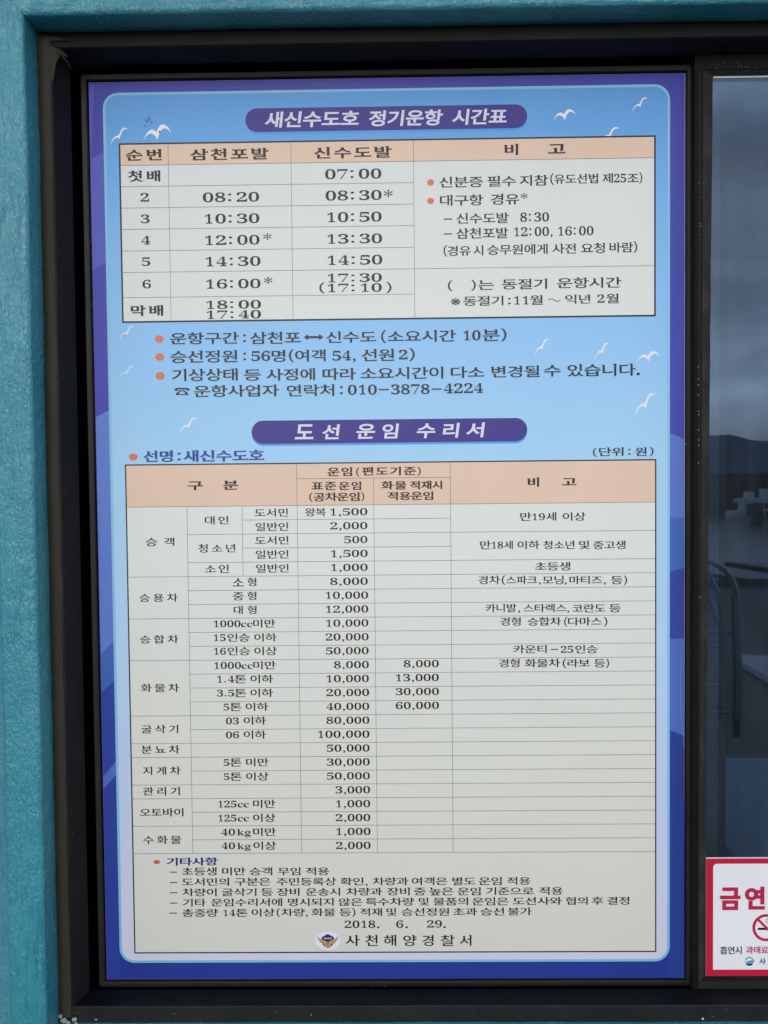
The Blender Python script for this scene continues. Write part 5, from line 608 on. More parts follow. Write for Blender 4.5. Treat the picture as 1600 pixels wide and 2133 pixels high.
119840:[[217,-209,-31,1,-28,2,-26,4,-23,5,-20,7,-18,9,-22,15,-15,17,-10,18,-3,20,5,23,15,20,26,16,35,14,-29,17,-21,20,-13,22,-4,24,2,18,5,17,9,15,12,15,16,14,20,14,25,13,28,13,-36,16,-30,20,-23,24,-17,27,-10,31,-3,34,2,23,4,21,9,20,11,19,14,16,17,15,19,13,22,11,23,9,25,6,27,4,28,1,29,-1,29,-4,28,-7,27,-9,125,0,0,-54,-73,0,15,-22,11,-23,7,-25,2,-26,-1,-21,-5,-20,-7,-19,-10,-18,-13,-16,-14,-14,-17,-13,-19,-10,-21,-8,-22,-6,-24,-4,-25,-1,-22,1,-23,1,-12,-1,-12,-3,-10,-4,-9,-6,-8,-8,-6,-8,-3,-9,-1,-10,4,-14,11,-11,19,-6,26,-2,51,0,25,0,24,-1,22,-2,19,-3,18,-3,17,-4,21,-7,18,-10,14,-11,12,-13,8,-15,6,-18,4,-19,1,-22,-2,-23,-5,-22,-9,-19,-13,-18,-16,-16,-19,-15,-24,-13,-26,-10,-30,-8,-33,-5,-36,-4],[234,185,17,2,13,6,11,10,9,14,5,18,5,22,2,27,1,30,-1,31,-2,26,-5,22,-5,18,-9,14,-11,9,-13,6,-17,2,-16,-2,-14,-6,-11,-9,-8,-14,-7,-18,-4,-22,-3,-26,-1,-31,1,-30,3,-27,4,-22,7,-18,8,-14,11,-10,14,-6],[239,-173,47,2,38,6,30,11,21,14,13,19,4,23,-1,12,-4,10,-7,8,-9,6,-12,5,-15,3,-18,2,-21,1,-161,0,-15,-12,-11,-14,-7,-15,-2,-16,2,-13,6,-12,10,-11,14,-10,18,-8,22,-6,27,-4]],
119844:[[26,0,0,24,14,2,12,3,9,4,7,6,4,7,3,10,2,12,1,15,0,509,0,16,-2,13,-3,11,-3,8,-5,5,-9,4,-11,3,-15,2,1,24,189,0,0,-427,118,118,11,12,8,12,4,11,2,10,-3,10,-10,7,-16,5,-23,1,-5,0,0,25,208,0,0,-25,-28,-4,-27,-10,-26,-15,-24,-21,-78,-76,184,-260,10,-12,11,-8,11,-5,13,-2,0,-24,-246,0,0,24,9,0,14,1,11,5,6,7,2,10,-1,6,-2,6,-3,7,-5,7,-103,146,-22,-19,0,-117,1,-14,1,-13,3,-9,5,-8,5,-6,9,-4,11,-3,13,-2,0,-24]],
120782:[[280,-10,-29,1,-28,4,-25,7,-23,8,-21,12,-19,14,-17,16,-16,19,-13,20,-12,23,-11,24,-8,27,-8,28,-6,30,-4,32,-3,33,-2,35,-1,36,1,36,2,35,3,33,4,31,6,30,8,28,8,26,11,25,12,22,13,20,16,18,17,16,19,14,21,11,24,9,25,6,27,4,30,1,28,-1,26,-4,25,-6,22,-9,21,-11,19,-14,17,-16,15,-18,14,-20,12,-23,11,-24,9,-26,8,-29,6,-30,5,-31,3,-33,2,-35,1,-36,-1,-36,-2,-35,-3,-33,-5,-31,-6,-30,-8,-28,-9,-27,-11,-24,-12,-23,-14,-20,-16,-19,-17,-16,-19,-14,-21,-12,-22,-8,-25,-7,-26,-4],[280,55,26,5,20,15,16,25,11,35,5,28,4,32,4,36,2,39,2,42,0,46,0,46,-2,42,-2,39,-4,35,-4,32,-5,28,-11,35,-15,24,-21,15,-25,5,-26,-5,-20,-15,-17,-24,-11,-35,-5,-28,-5,-32,-3,-35,-3,-39,-1,-42,-1,-46,1,-46,1,-42,3,-39,3,-36,5,-32,5,-28,11,-35,16,-25,21,-15]],
120783:[[97,0,0,53,82,0,12,1,11,3,8,4,7,6,5,8,4,12,2,14,1,17,0,501,-19,-22,-17,-20,-17,-17,-15,-16,-16,-13,-15,-9,-15,-5,-15,-2,-12,1,-10,4,-10,6,-9,9,-7,11,-6,13,-3,14,-1,16,15,5,17,5,17,6,19,8,19,9,21,12,22,15,24,17,70,52,112,0,0,-600,1,-15,2,-12,3,-12,4,-9,6,-7,9,-6,12,-3,14,-1,81,0,0,-53]],
120784:[[35,0,0,103,148,151,20,21,18,19,17,19,15,18,13,18,12,16,15,24,13,23,10,23,8,22,6,23,4,23,2,25,1,25,-1,27,-4,22,-7,19,-9,16,-11,11,-14,8,-15,5,-17,2,-24,-3,-19,-8,-16,-13,-12,-19,-7,-16,-5,-18,-4,-21,-3,-22,-1,-26,-1,-27,-27,1,-25,5,-21,7,-19,10,-16,13,-11,17,-7,21,-2,25,2,18,4,17,8,16,11,16,13,15,17,13,20,11,23,11,17,5,18,5,20,3,21,3,22,1,24,1,36,-1,33,-4,30,-6,27,-9,24,-11,21,-13,17,-16,15,-18,11,-19,9,-21,4,-23,2,-25,-1,-17,-2,-17,-4,-17,-5,-17,-8,-17,-9,-17,-12,-19,-13,-19,-10,-13,-12,-14,-12,-15,-14,-16,-15,-16,-16,-16,-125,-123,-100,-95,233,0,15,1,14,4,12,5,12,8,10,10,9,12,6,13,5,16,8,31,59,0,-5,-210]],
120785:[[243,-10,-24,0,-23,2,-21,2,-20,4,-18,4,-16,5,-23,9,-19,11,-16,11,-12,14,-10,13,-7,15,-5,15,-1,15,2,18,4,16,8,13,12,11,13,9,14,6,16,4,16,1,2,-30,7,-26,10,-22,15,-18,18,-14,21,-10,24,-6,26,-2,16,1,16,2,15,4,14,6,13,8,12,10,11,12,9,15,7,18,6,20,3,24,1,27,-2,27,-8,25,-13,22,-17,20,-14,11,-17,10,-18,7,-20,5,-22,3,-24,1,-62,0,0,62,66,0,30,3,27,7,21,13,18,18,14,21,9,25,6,29,2,31,-1,26,-4,22,-7,20,-9,17,-12,14,-14,9,-17,6,-19,2,-17,-1,-15,-5,-12,-7,-10,-9,-9,-13,-7,-13,-5,-16,-4,-16,-3,-18,-2,-19,-2,-19,0,-19,-29,1,-26,4,-22,7,-19,10,-15,12,-10,15,-7,19,-2,21,4,26,10,23,18,22,24,19,20,11,23,10,26,7,29,5,32,3,35,1,34,-1,32,-4,30,-6,27,-8,24,-11,22,-12,19,-16,15,-17,13,-19,8,-21,5,-23,2,-25,-1,-22,-4,-20,-6,-20,-9,-18,-11,-17,-13,-15,-15,-15,-17,-13,-17,-12,-19,-11,-20,-9,-21,-8,20,-4,20,-6,21,-8,20,-8,20,-11,18,-13,16,-15,15,-16,12,-20,9,-22,5,-24,2,-28,-1,-29,-5,-27,-7,-25,-9,-21,-13,-20,-14,-18,-16,-15,-18,-14,-20,-12,-21,-10,-23,-8,-23,-6,-24,-5,-25,-3,-25,-2]],
120786:[[180,0,0,53,28,0,16,1,16,2,13,4,13,6,11,8,7,13,5,17,1,21,0,61,-277,0,0,61,284,467,139,0,0,-462,104,0,0,-66,-104,0,0,-61,2,-21,4,-17,7,-13,11,-8,13,-6,14,-4,15,-2,16,-1,13,0,0,-53],[83,252,207,0,0,175,2,95,5,97,-15,-32,-23,-42,-24,-42,-17,-28]],
120787:[[245,-10,-24,0,-23,2,-20,2,-20,4,-17,4,-16,6,-21,9,-18,10,-14,12,-12,14,-9,13,-6,15,-4,15,-1,15,1,16,5,15,6,11,10,10,12,7,14,6,15,3,17,1,1,-14,2,-14,3,-14,5,-14,6,-13,7,-13,10,-10,11,-10,13,-8,15,-5,18,-4,19,-1,16,1,16,3,15,4,14,7,13,8,12,11,11,14,9,16,7,19,6,23,3,25,1,29,-2,35,-7,30,-11,26,-15,21,-20,15,-23,12,-27,7,-31,2,-18,0,-17,-1,-15,-2,-13,-2,-48,-13,-46,18,32,346,378,0,5,-182,-57,0,-8,34,-2,9,-3,7,-4,7,-4,5,-5,4,-8,4,-9,1,-11,1,-208,0,-16,-185,9,3,11,3,13,2,15,3,62,4,37,-1,35,-5,33,-7,29,-11,27,-13,25,-16,21,-20,18,-22,14,-25,9,-29,6,-31,2,-34,-1,-31,-5,-29,-7,-26,-10,-23,-13,-21,-15,-19,-16,-16,-18,-14,-20,-13,-21,-10,-21,-9,-23,-7,-23,-5,-23,-4,-22,-2]],
120788:[[293,-10,-24,1,-23,3,-23,5,-21,7,-20,9,-19,12,-18,13,-17,15,-15,18,-14,20,-12,21,-11,25,-9,26,-8,28,-6,31,-5,33,-2,35,-1,38,0,27,2,27,2,26,4,26,4,24,5,25,7,23,7,22,8,22,10,20,10,19,11,19,12,17,13,16,15,14,15,14,17,12,17,11,18,9,20,7,20,6,22,5,23,2,23,1,31,-1,27,-3,25,-5,21,-6,17,-9,16,-9,12,-11,11,-12,7,-13,6,-13,3,-14,1,-14,-2,-15,-5,-14,-8,-13,-12,-12,-16,-11,-21,-7,-25,-5,-31,-1,0,15,-1,15,-2,15,-2,15,-4,14,-4,13,-6,12,-6,11,-8,8,-9,6,-11,4,-13,1,-28,-4,-25,-13,-22,-22,-19,-29,-11,-25,-9,-28,-8,-31,-6,-34,-4,-37,-3,-41,11,7,12,6,15,7,16,6,17,5,20,3,23,2,24,1,29,-2,28,-4,25,-8,23,-10,21,-14,20,-16,16,-20,14,-22,10,-24,8,-26,4,-30,2,-31,-2,-35,-4,-32,-9,-30,-11,-28,-15,-26,-17,-23,-22,-20,-24,-17,-27,-13,-30,-10,-34,-5],[296,56,18,2,16,8,14,12,13,18,6,14,6,17,4,20,4,22,1,25,1,27,-1,26,-2,23,-3,21,-5,19,-6,16,-7,14,-14,16,-16,12,-18,7,-20,2,-14,-1,-14,-3,-14,-5,-15,-6,-15,-8,-12,-8,-9,-9,-8,-8,1,-46,3,-41,5,-37,6,-33,8,-28,10,-23,16,-29,19,-20,20,-12]],
120789:[[165,0,266,605,-263,0,-23,-3,-17,-10,-12,-16,-6,-22,-6,-50,-60,0,5,210,477,0,0,-49,-276,-665]],
120790:[[273,-10,-27,1,-25,2,-24,4,-22,5,-20,6,-19,8,-25,14,-22,16,-18,19,-15,21,-11,22,-9,23,-4,25,-2,26,3,31,7,28,13,25,18,22,14,13,15,13,17,12,19,12,20,12,21,11,-19,12,-18,12,-16,13,-15,14,-13,14,-11,14,-14,23,-10,25,-6,26,-2,28,1,23,5,23,6,21,10,22,13,19,16,18,20,16,24,14,18,8,20,6,22,6,24,3,25,2,28,1,34,-1,31,-4,28,-7,25,-10,22,-12,20,-15,16,-18,13,-18,11,-21,7,-21,5,-23,1,-25,-2,-28,-7,-26,-12,-22,-15,-19,-20,-17,-23,-17,-27,-17,-29,-16,29,-14,25,-15,23,-15,20,-15,17,-15,14,-16,17,-24,12,-26,7,-28,2,-30,-2,-30,-5,-28,-10,-26,-13,-23,-17,-21,-20,-18,-24,-17,-27,-13,-30,-10,-33,-7,-36,-5],[302,421,17,11,15,12,12,14,10,14,7,16,5,19,3,21,1,23,-1,14,-2,14,-3,14,-4,13,-6,12,-7,12,-9,10,-9,9,-11,7,-13,6,-13,3,-15,1,-19,-2,-17,-6,-15,-10,-12,-14,-10,-17,-6,-19,-5,-21,-1,-23,2,-25,5,-21,9,-19,12,-15,16,-14,18,-14,22,-13],[278,47,24,2,22,7,19,11,17,15,13,19,9,21,6,24,2,26,-2,23,-7,22,-10,19,-15,18,-13,10,-15,11,-18,12,-19,11,-23,11,-24,12,-16,-12,-15,-13,-14,-15,-11,-16,-10,-18,-7,-21,-5,-23,-1,-25,2,-28,6,-25,9,-22,14,-19,17,-16,19,-12,22,-7]],
120791:[[227,-10,-28,1,-26,3,-22,5,-20,8,-17,8,-14,10,-12,12,-9,12,-7,13,-5,14,-3,13,-1,14,1,11,2,9,4,9,5,8,7,7,8,5,10,5,12,3,8,-22,10,-19,11,-19,13,-16,15,-14,19,-9,20,-6,24,-2,40,8,33,24,27,41,20,56,14,72,7,89,-12,-14,-13,-13,-15,-11,-17,-10,-18,-9,-21,-6,-22,-4,-24,-1,-28,1,-26,5,-24,7,-23,11,-21,13,-19,16,-17,19,-14,22,-10,24,-8,27,-4,30,-2,32,1,24,2,22,4,22,5,20,7,20,8,19,16,25,18,23,21,20,25,17,17,9,19,7,20,6,21,5,22,2,23,1,24,-1,23,-3,22,-5,21,-7,20,-8,19,-11,18,-13,17,-15,15,-17,14,-19,13,-21,12,-24,9,-26,9,-28,6,-31,4,-33,3,-36,1,-38,0,-27,-2,-27,-2,-26,-3,-25,-4,-25,-5,-24,-6,-24,-7,-23,-8,-21,-9,-21,-10,-20,-10,-18,-13,-18,-13,-16,-14,-15,-15,-14,-17,-12,-17,-11,-19,-9,-20,-8,-22,-6,-22,-5,-24,-2],[274,347,17,1,16,4,14,5,13,9,12,9,10,12,9,13,8,14,-1,41,-3,37,-4,32,-5,29,-7,25,-9,22,-15,25,-17,18,-20,10,-22,4,-20,-3,-18,-8,-16,-13,-12,-18,-8,-16,-6,-17,-4,-20,-3,-23,-2,-24,-1,-27,3,-43,7,-35,14,-28,18,-19,23,-12]]}
def ink_glyphs():
    res = {}
    for cp, cons in GLYPHS.items():
        out = []
        for f in cons:
            x = y = 0; c = []
            for k in range(0, len(f), 2):
                x += f[k]; y += f[k+1]; c.append(Vector((x/1000, y/1000)))
            out.append(c)
        res[chr(cp)] = out
    return res
def area(c): return 0.5*sum(c[i-1].x*c[i].y-c[i].x*c[i-1].y for i in range(len(c)))
def fatten(cons, ox, oy):
    if not cons: return cons
    sg = 1 if max((area(c) for c in cons), key=abs) > 0 else -1
    out = []
    for c in cons:
        n = len(c); r = []
        for i in range(n):
            a, b, d = c[i-1], c[i], c[(i+1) % n]
            e1 = (b-a).normalized(); e2 = (d-b).normalized()
            n1 = Vector((e1.y, -e1.x))*sg; n2 = Vector((e2.y, -e2.x))*sg
            nn = n1+n2; l2 = nn.length_squared
            if l2 < 0.15: nn = n1
            else: nn = nn*(2.0/l2)
            if nn.length > 1.8: nn = nn.normalized()*1.8
            r.append(Vector((b.x+nn.x*ox, b.y+nn.y*oy)))
        out.append(r)
    return out
def serif(cons, k=1.0):
    """give the stems of a plain face the beaked heads and tapered feet of a printed Myeongjo"""
    if not cons: return cons
    sg = 1 if max((area(c) for c in cons), key=abs) > 0 else -1
    out = []
    for c in cons:
        n = len(c); rep = {}
        for i in range(n):
            p, a, b, d = c[i-1], c[i], c[(i+1) % n], c[(i+2) % n]
            e = b-a; ln = e.length
            ea, eb = a-p, d-b
            if not 0.035 < ln < 0.19: continue
            if abs(e.y) < 0.15*ln and abs(ea.y) > 0.10 and abs(eb.y) > 0.08 and abs(ea.x) < 0.25*abs(ea.y) and abs(eb.x) < 0.25*abs(eb.y) and ea.y*eb.y < 0:
                l, r_ = (a, b) if a.x < b.x else (b, a)
                if ea.y > 0 and ((b.x < a.x) == (sg > 0)):      # top end of a stem
                    w = r_.x-l.x
                    seq = [Vector((l.x, l.y-0.060*k)), Vector((l.x-0.052*k, l.y-0.012*k)), Vector((l.x-0.040*k, l.y+0.006)), Vector((r_.x-w*.25, r_.y+0.010*k)), Vector((r_.x+0.012*k, r_.y-0.012*k)), Vector((r_.x, r_.y-0.05*k))]
                    rep[i] = seq if a.x < b.x else seq[::-1]
                elif ea.y < 0 and ((b.x > a.x) == (sg > 0)):    # foot
                    w = r_.x-l.x
                    seq = [Vector((l.x, l.y+0.05*k)), Vector((l.x+w*.12, l.y+0.012*k)), Vector((l.x+w*.38, l.y-0.012*k)), Vector((r_.x-w*.3, r_.y-0.002)), Vector((r_.x-w*.05, r_.y+0.05*k))]
                    rep[i] = seq if a.x < b.x else seq[::-1]
            elif abs(e.x) < 0.15*ln and ln < 0.15 and abs(ea.x) > 0.07 and abs(eb.x) > 0.07 and abs(ea.y) < 0.2*abs(ea.x) and abs(eb.y) < 0.2*abs(eb.x) and ea.x*eb.x < 0:
                t_, b_ = (a, b) if a.y > b.y else (b, a)
                if ea.x > 0 and ((b.y > a.y) == (sg > 0)):      # right end of a horizontal
                    seq = [Vector((t_.x-0.085*k, t_.y)), Vector((t_.x-0.035*k, t_.y+0.030*k)), Vector((t_.x-0.008, t_.y+0.018*k)), Vector((t_.x+0.010, t_.y-0.012)), Vector((b_.x-0.012, b_.y))]
                    rep[i] = seq if a.y > b.y else seq[::-1]
                elif ea.x < 0 and ((b.y < a.y) == (sg > 0)):    # left end
                    seq = [Vector((t_.x+0.03*k, t_.y+0.002)), Vector((t_.x-0.004, t_.y+0.014*k)), Vector((b_.x+0.020*k, b_.y-0.004))]
                    rep[i] = seq if a.y > b.y else seq[::-1]
        if not rep: out.append(c); continue
        skip = set((i+1) % n for i in rep) ; r = []
        for i in range(n):
            if i in rep: r.extend(rep[i])
            elif i in skip: continue
            else: r.append(c[i])
        out.append(r)
    return out

ALLTXT = []     # (object name, parent, string, x0, x1, cy, h, style, material, track)
def T(par, s, x0, x1, cy, h, style='body', mat='ink', track=0.0, name='lettering'):
    ALLTXT.append((par, s, x0, x1, cy, h, style, mat, track, name))

# ================================================================== POSTER
poster = thing('ferry_timetable_poster', 'tall blue ferry timetable and fare poster with two beige-headed tables, fixed to the left sash', 'poster', (0, 0, CZ))
HX, HZ = 0.300, 0.4611
LAY = 0.00008
def lay(k): return -k*LAY
def flat(name, polys, k, mat, par, Y0=0.0):
    """flat print: polygons in poster coordinates on print layer k"""
    vs, fs = [], []
    for pl in polys:
        i0 = len(vs); vs += [(x, Y0+lay(k), z) for x, z in pl]; fs.append(tuple(range(i0, i0+len(pl))))
    return mesh(name, vs, fs, mat, par)
def rect(x0, x1, z0, z1): return [(x0, z0), (x1, z0), (x1, z1), (x0, z1)]
def rrect(x0, x1, z0, z1, r, n=8, rb=None):
    rb = r if rb is None else rb
    p = []
    for cx, cz, a0, q in ((x1-rb, z0+rb, -90, rb), (x1-r, z1-r, 0, r), (x0+r, z1-r, 90, r), (x0+rb, z0+rb, 180, rb)):
        for k in range(n+1):
            a = R_(a0+90*k/n); p.append((cx+q*cos(a), cz+q*sin(a)))
    return p
def ell(cx, cz, rx, rz, n=28): return [(cx+rx*cos(2*pi*k/n), cz+rz*sin(2*pi*k/n)) for k in range(n)]
def PX(*pts): return [U(a, b, 0.0) for a, b in pts]

# the board itself, faintly bowed
vs, fs = [], []
nx, nz_ = 2, 2
box('backing_board', -HX, HX, 0.0, 0.0022, -HZ, HZ, M['white_edge'], poster)
purple = gradient_ink('print_purple', [(0.0, alb(60, 62, 158)), (0.55, alb(66, 70, 172)), (1.0, alb(60, 64, 162))], -0.46, 0.46)
flat('border_print', [rect(-HX+.00005, HX-.0003, -HZ+.00005, HZ-.0001)], 1, purple, poster)
def facet(col, *pts): flat('border_facet', [PX(*pts)], 2, inks('print_%d_%d_%d' % col, alb(*col)), poster)
LX = lambda y: 184.5+(223.5-184.5)*(y-171)/(2039-171)+0.6
facet((78, 82, 180), (LX(172), 173), (196, 178), (193, 250), (190, 330), (LX(330), 331))
facet((76, 84, 178), (LX(330), 331), (220, 317), (224, 545), (LX(562), 563))
facet((88, 118, 194), (LX(869), 869), (232, 852), (240, 1332), (LX(1363), 1363))
facet((58, 94, 172), (LX(1363), 1363), (240, 1332), (242, 1414), (LX(1442), 1442))
facet((43, 62, 150), (LX(1442), 1442), (242, 1414), (245, 1582), (LX(1618), 1618))
facet((72, 104, 184), (LX(1618), 1618), (245, 1582), (245, 1611), (LX(1642), 1642))
facet((40, 60, 146), (LX(1642), 1642), (245, 1611), (250, 2004), (252, 2038), (LX(2038), 2038))
facet((36, 54, 136), (252, 2038), (249, 1965), (1394, 1965), (1394, 2037))
facet((86, 112, 194), (1394, 901), (1425.6, 915), (1425.6, 1077), (1394, 1078))
facet((62, 98, 176), (1394, 1078), (1425.6, 1077), (1425.6, 1182), (1394, 1192))
facet((48, 66, 152), (1394, 1192), (1425.6, 1182), (1425.4, 1330), (1394, 1331))
facet((72, 104, 184), (1394, 1331), (1425.4, 1330), (1425.4, 1533), (1394, 1520))
facet((40, 60, 140), (1394, 1520), (1425.4, 1533), (1425.4, 2037), (1394, 2037))
gx0, gx1, gz1, gz0 = -0.2860, 0.2850, 0.4505, -0.4435
cyan = gradient_ink('print_cyan', [(0.0, alb(128, 182, 214)), (0.5, alb(130, 188, 218)), (1.0, alb(112, 172, 204))], -0.45, 0.45)
flat('panel_border', [rrect(gx0, gx1, gz0, gz1, 0.0155)], 3, cyan, poster)
bluegrad = gradient_ink('print_sky', [(0.0, alb(88, 150, 212)), (0.10, alb(106, 166, 222)), (0.28, alb(140, 188, 232)), (0.42, alb(158, 200, 240)),
                                      (0.62, alb(168, 200, 238)), (0.80, alb(180, 194, 224)), (1.0, alb(194, 192, 212))], -0.443, 0.450)
flat('sky_panel', [rrect(gx0+.0026, gx1-.0026, gz0+.0026, gz1-.0026, 0.0130)], 4, bluegrad, poster)
# faded stains near the top left
stain = inks('print_stain', alb(62, 122, 188))
for (a, b, c, d) in ((306, 252, 3.6, 4.5), (311, 247, 2.4, 6), (302, 262, 3.4, 2.2), (316, 256, 2.2, 3.0), (333, 275, 2, 1.8), (338, 280, 1.6, 1.2)):
    x, z = U(a, b); k = 0.00049
    flat('stain', [[(x+k*c*cos(t*pi/6)*(1+.4*noise.noise(Vector((a, b, t)))), z+k*d*sin(t*pi/6)*(1+.4*noise.noise(Vector((a, t, b))))) for t in range(12)]], 5, stain, poster)

# ---- gulls
WIDE = [(0, 0), (.15, .53), (.33, .75), (.48, .62), (.60, .94), (.73, 1.0), (.88, .88), (1, .55), (.88, .74), (.75, .80), (.62, .62), (.51, .17), (.44, .40), (.28, .53), (.12, .35)]
TILT = [(0, 0), (.10, .33), (.28, .53), (.46, .58), (.56, .75), (.66, .93), (.84, 1.0), (1, .91), (.84, .92), (.69, .82), (.60, .62), (.52, .39), (.43, .45), (.28, .44), (.13, .29)]
def smooth_poly(pts, corners, n=4):
    out = []; m_ = len(pts)
    for i in range(m_):
        p0, p1, p2, p3 = (Vector(pts[(i+j-1) % m_]) for j in range(4))
        if i in corners: p0 = p1*2-p2
        if (i+1) % m_ in corners: p3 = p2*2-p1
        for k in range(n):
            t = k/n
            q = 0.5*((2*p1)+(-p0+p2)*t+(2*p0-5*p1+4*p2-p3)*t*t+(-p0+3*p1-3*p2+p3)*t**3)
            out.append((q.x, q.y))
    return out
WB = smooth_poly(WIDE, (0, 3, 7, 11)); TB = smooth_poly(TILT, (0, 3, 7, 11))
gull_w = inks('print_gull_white', alb(226, 224, 240)); gull_p = inks('print_gull_pale', alb(200, 216, 240)); gull_l = inks('print_gull_pink', alb(222, 220, 234))
for kind, (a, b, c, d), mt in ((TB, (230, 266, 267, 305), gull_w), (WB, (297, 260, 357, 299), gull_w), (WB, (1151, 228, 1200, 255), gull_w), (TB, (1317, 203, 1349, 236), gull_w),
                               (TB, (249, 679, 281, 710), gull_p), (TB, (248, 762, 281, 791), gull_p), (TB, (1114, 706, 1144, 743), gull_w), (TB, (1239, 714, 1269, 752), gull_w),
                               (WB, (1325, 732, 1375, 758), gull_l), (TB, (1322, 819, 1366, 870), gull_l), (TB, (375, 870, 412, 905), gull_l), (TB, (1249, 265, 1290, 303), gull_w)):
    poly = []
    for u_, v_ in kind:
        x, z = U(a+(c-a)*u_, d-(d-b)*v_); 
        poly.append((x, z))
    if a == 1249: poly = [q for q in poly if q[1] > U(1270, 287)[1]-.0]
    flat('gull', [poly], 5, mt, poster)

# ---- title banners
ban_ink = inks('print_violet', alb(52, 43, 128)); sh_ink = inks('print_banner_shadow', alb(74, 148, 222))
banners = []
for (pl, pr, yt, yb) in (((511.5, 251), (1098, 242), 222, 271.5), ((524.5, 901), (1098, 894.5), 873.5, 922)):
    xa = U(*pl)[0]; xb = U(*pr)[0]; xm = (pl[0]+pr[0])/2
    z1 = U(xm, yt)[1]; z0 = U(xm, yb)[1]
    b_ = bpy.data.objects.new('title_banner', None); COL.objects.link(b_); b_.parent = poster
    flat('banner_shadow', [rrect(xa+.0003, xb-.0001, z0-.0020, z1-.0025, (z1-z0)/2-.0003, 12)], 6, sh_ink, b_)
    flat('banner_fill', [rrect(xa, xb, z0, z1, (z1-z0)/2-.0001, 12)], 7, ban_ink, b_)
    banners.append(b_)
T(banners[0], '새신수도호', 551.5, 748, 248.8, 33.5, 'title', 'title_ink')
T(banners[0], '정기운항', 768.5, 923, 246.2, 33.5, 'title', 'title_ink')
T(banners[0], '시간표', 941.5, 1055, 243.8, 33, 'title', 'title_ink')
for s, a, b, c in (('도', 614, 653, 899.5), ('선', 671.5, 708.5, 899.5), ('운', 742.5, 782, 898.5), ('임', 797, 831.5, 898), ('수', 868, 907, 897.5), ('리', 922, 958, 896.5), ('서', 970.5, 1010.5, 895.5)):
    T(banners[1], s, a, b, c, 31, 'title', 'title_ink')

# ---- tables
cell = gradient_ink('print_cell_light_fade', [(0.0, alb(208, 212, 210)), (0.5, alb(212, 214, 208)), (1.0, alb(196, 196, 188))], -0.44, 0.40)  # falloff of light down the sheet is put into the cell colour
head = inks('print_peach', alb(214, 186, 166)); line = inks('print_rule', alb(96, 98, 96)); edge = inks('print_rule_heavy', alb(34, 32, 44))
TBL = {}
def table(key, name, x0, x1, z0, z1, zh):
    t = bpy.data.objects.new(name, None); COL.objects.link(t); t.parent = poster
    flat('outer_rule', [rect(x0, x1, z0, z1)], 6, edge, t)
    e_ = 0.0017 if key == 1 else 0.00135
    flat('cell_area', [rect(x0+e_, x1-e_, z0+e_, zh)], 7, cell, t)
    flat('header_area', [rect(x0+e_, x1-e_, zh, z1-e_)], 7, head, t)
    TBL[key] = t; return t
def rule(t, x0, x1, z0, z1, wd=0.00042):
    if abs(x1-x0) > abs(z1-z0): p = rect(x0, x1, z0-wd/2, z0+wd/2)
    else: p = rect(x0-wd/2, x0+wd/2, z0, z1)
    k = 9 if abs(x1-x0) > abs(z1-z0) else 8
    return flat('rule', [p], k, line, t)
t1 = table(1, 'timetable', -0.2706, 0.2706, 0.2194, 0.4000, 0.3777)
rows1 = [U(252, y)[1] for y in (389.5, 434, 478.5, 523.5)]+[0.2702, U(256, 620.5)[1]]
X1 = [-0.2205, -0.0962, 0.0274]
for i, z in enumerate(rows1):
    rule(t1, -0.2690, 0.2690 if i == 4 else X1[2], z, z)
rule(t1, -0.2690, 0.2690, 0.3777, 0.3777)
for x in X1: rule(t1, x, x, 0.2211, 0.3984)
t2 = table(2, 'fare_table', -0.2706, 0.2712, -0.4335, 0.0755, 0.0318)
RP = (0.0318+0.3281)/25
rz = lambda i: 0.0318-RP*i
C2 = [-0.2076, -0.1510, -0.0946, -0.0162, 0.0621]
rule(t2, -0.2692, 0.2698, rz(0), rz(0)); rule(t2, -0.2692, 0.2698, rz(25), rz(25))
zsub = U(790, 995.5)[1]
rule(t2, C2[2], C2[4], zsub, zsub)
groups = [0, 5, 8, 11, 15, 17, 18, 20, 21, 23, 25]
for i in range(1, 25):
    xs = -0.2692 if i in groups else C2[0]
    if i in (1, 3): xs = C2[1]
    xe = 0.2698
    if i in (1, 3): xe = C2[4]
    rule(t2, xs, xe, rz(i), rz(i))
rule(t2, C2[0], C2[0], rz(25), rz(0)); rule(t2, C2[1], C2[1], rz(5), rz(0))
rule(t2, C2[2], C2[2], rz(25), 0.0742); rule(t2, C2[3], C2[3], rz(25), zsub); rule(t2, C2[4], C2[4], rz(25), 0.0742)

# ---- bullets
dot = inks('print_orange', alb(206, 112, 82)); dot2 = inks('print_red_brown', alb(190, 92, 66))
for (a, b, rx, ry, mt, par, k) in ((897, 380.5, 7.2, 6.6, dot, t1, 9), (897, 419, 7.2, 6.6, dot, t1, 9), (332, 706.5, 9.3, 8.1, dot, poster, 6), (333, 743.5, 9.3, 8.1, dot, poster, 6),
                                  (334, 783, 9.4, 8.2, dot, poster, 6), (278, 952, 9.2, 7.4, dot, poster, 6), (327, 1795, 6.8, 4.6, dot2, t2, 9)):
    x, z = U(a, b); s = 0.000486
    flat('bullet', [ell(x, z, rx*s, ry*s)], k, mt, par)
# ---- double arrow
x, z = U(653.5, 702.5); s = 0.000486
arr = [(-20.5, 0), (-12, 6.2), (-11, 2.4), (11, 2.4), (12, 6.2), (20.5, 0), (12, -6.2), (11, -2.4), (-11, -2.4), (-12, -6.2)]
arrow_m = inks('print_ink_blue', alb(46, 44, 58))
flat('double_arrow', [[(x+a*s, z+b*s) for a, b in arr]], 6, arrow_m, poster)
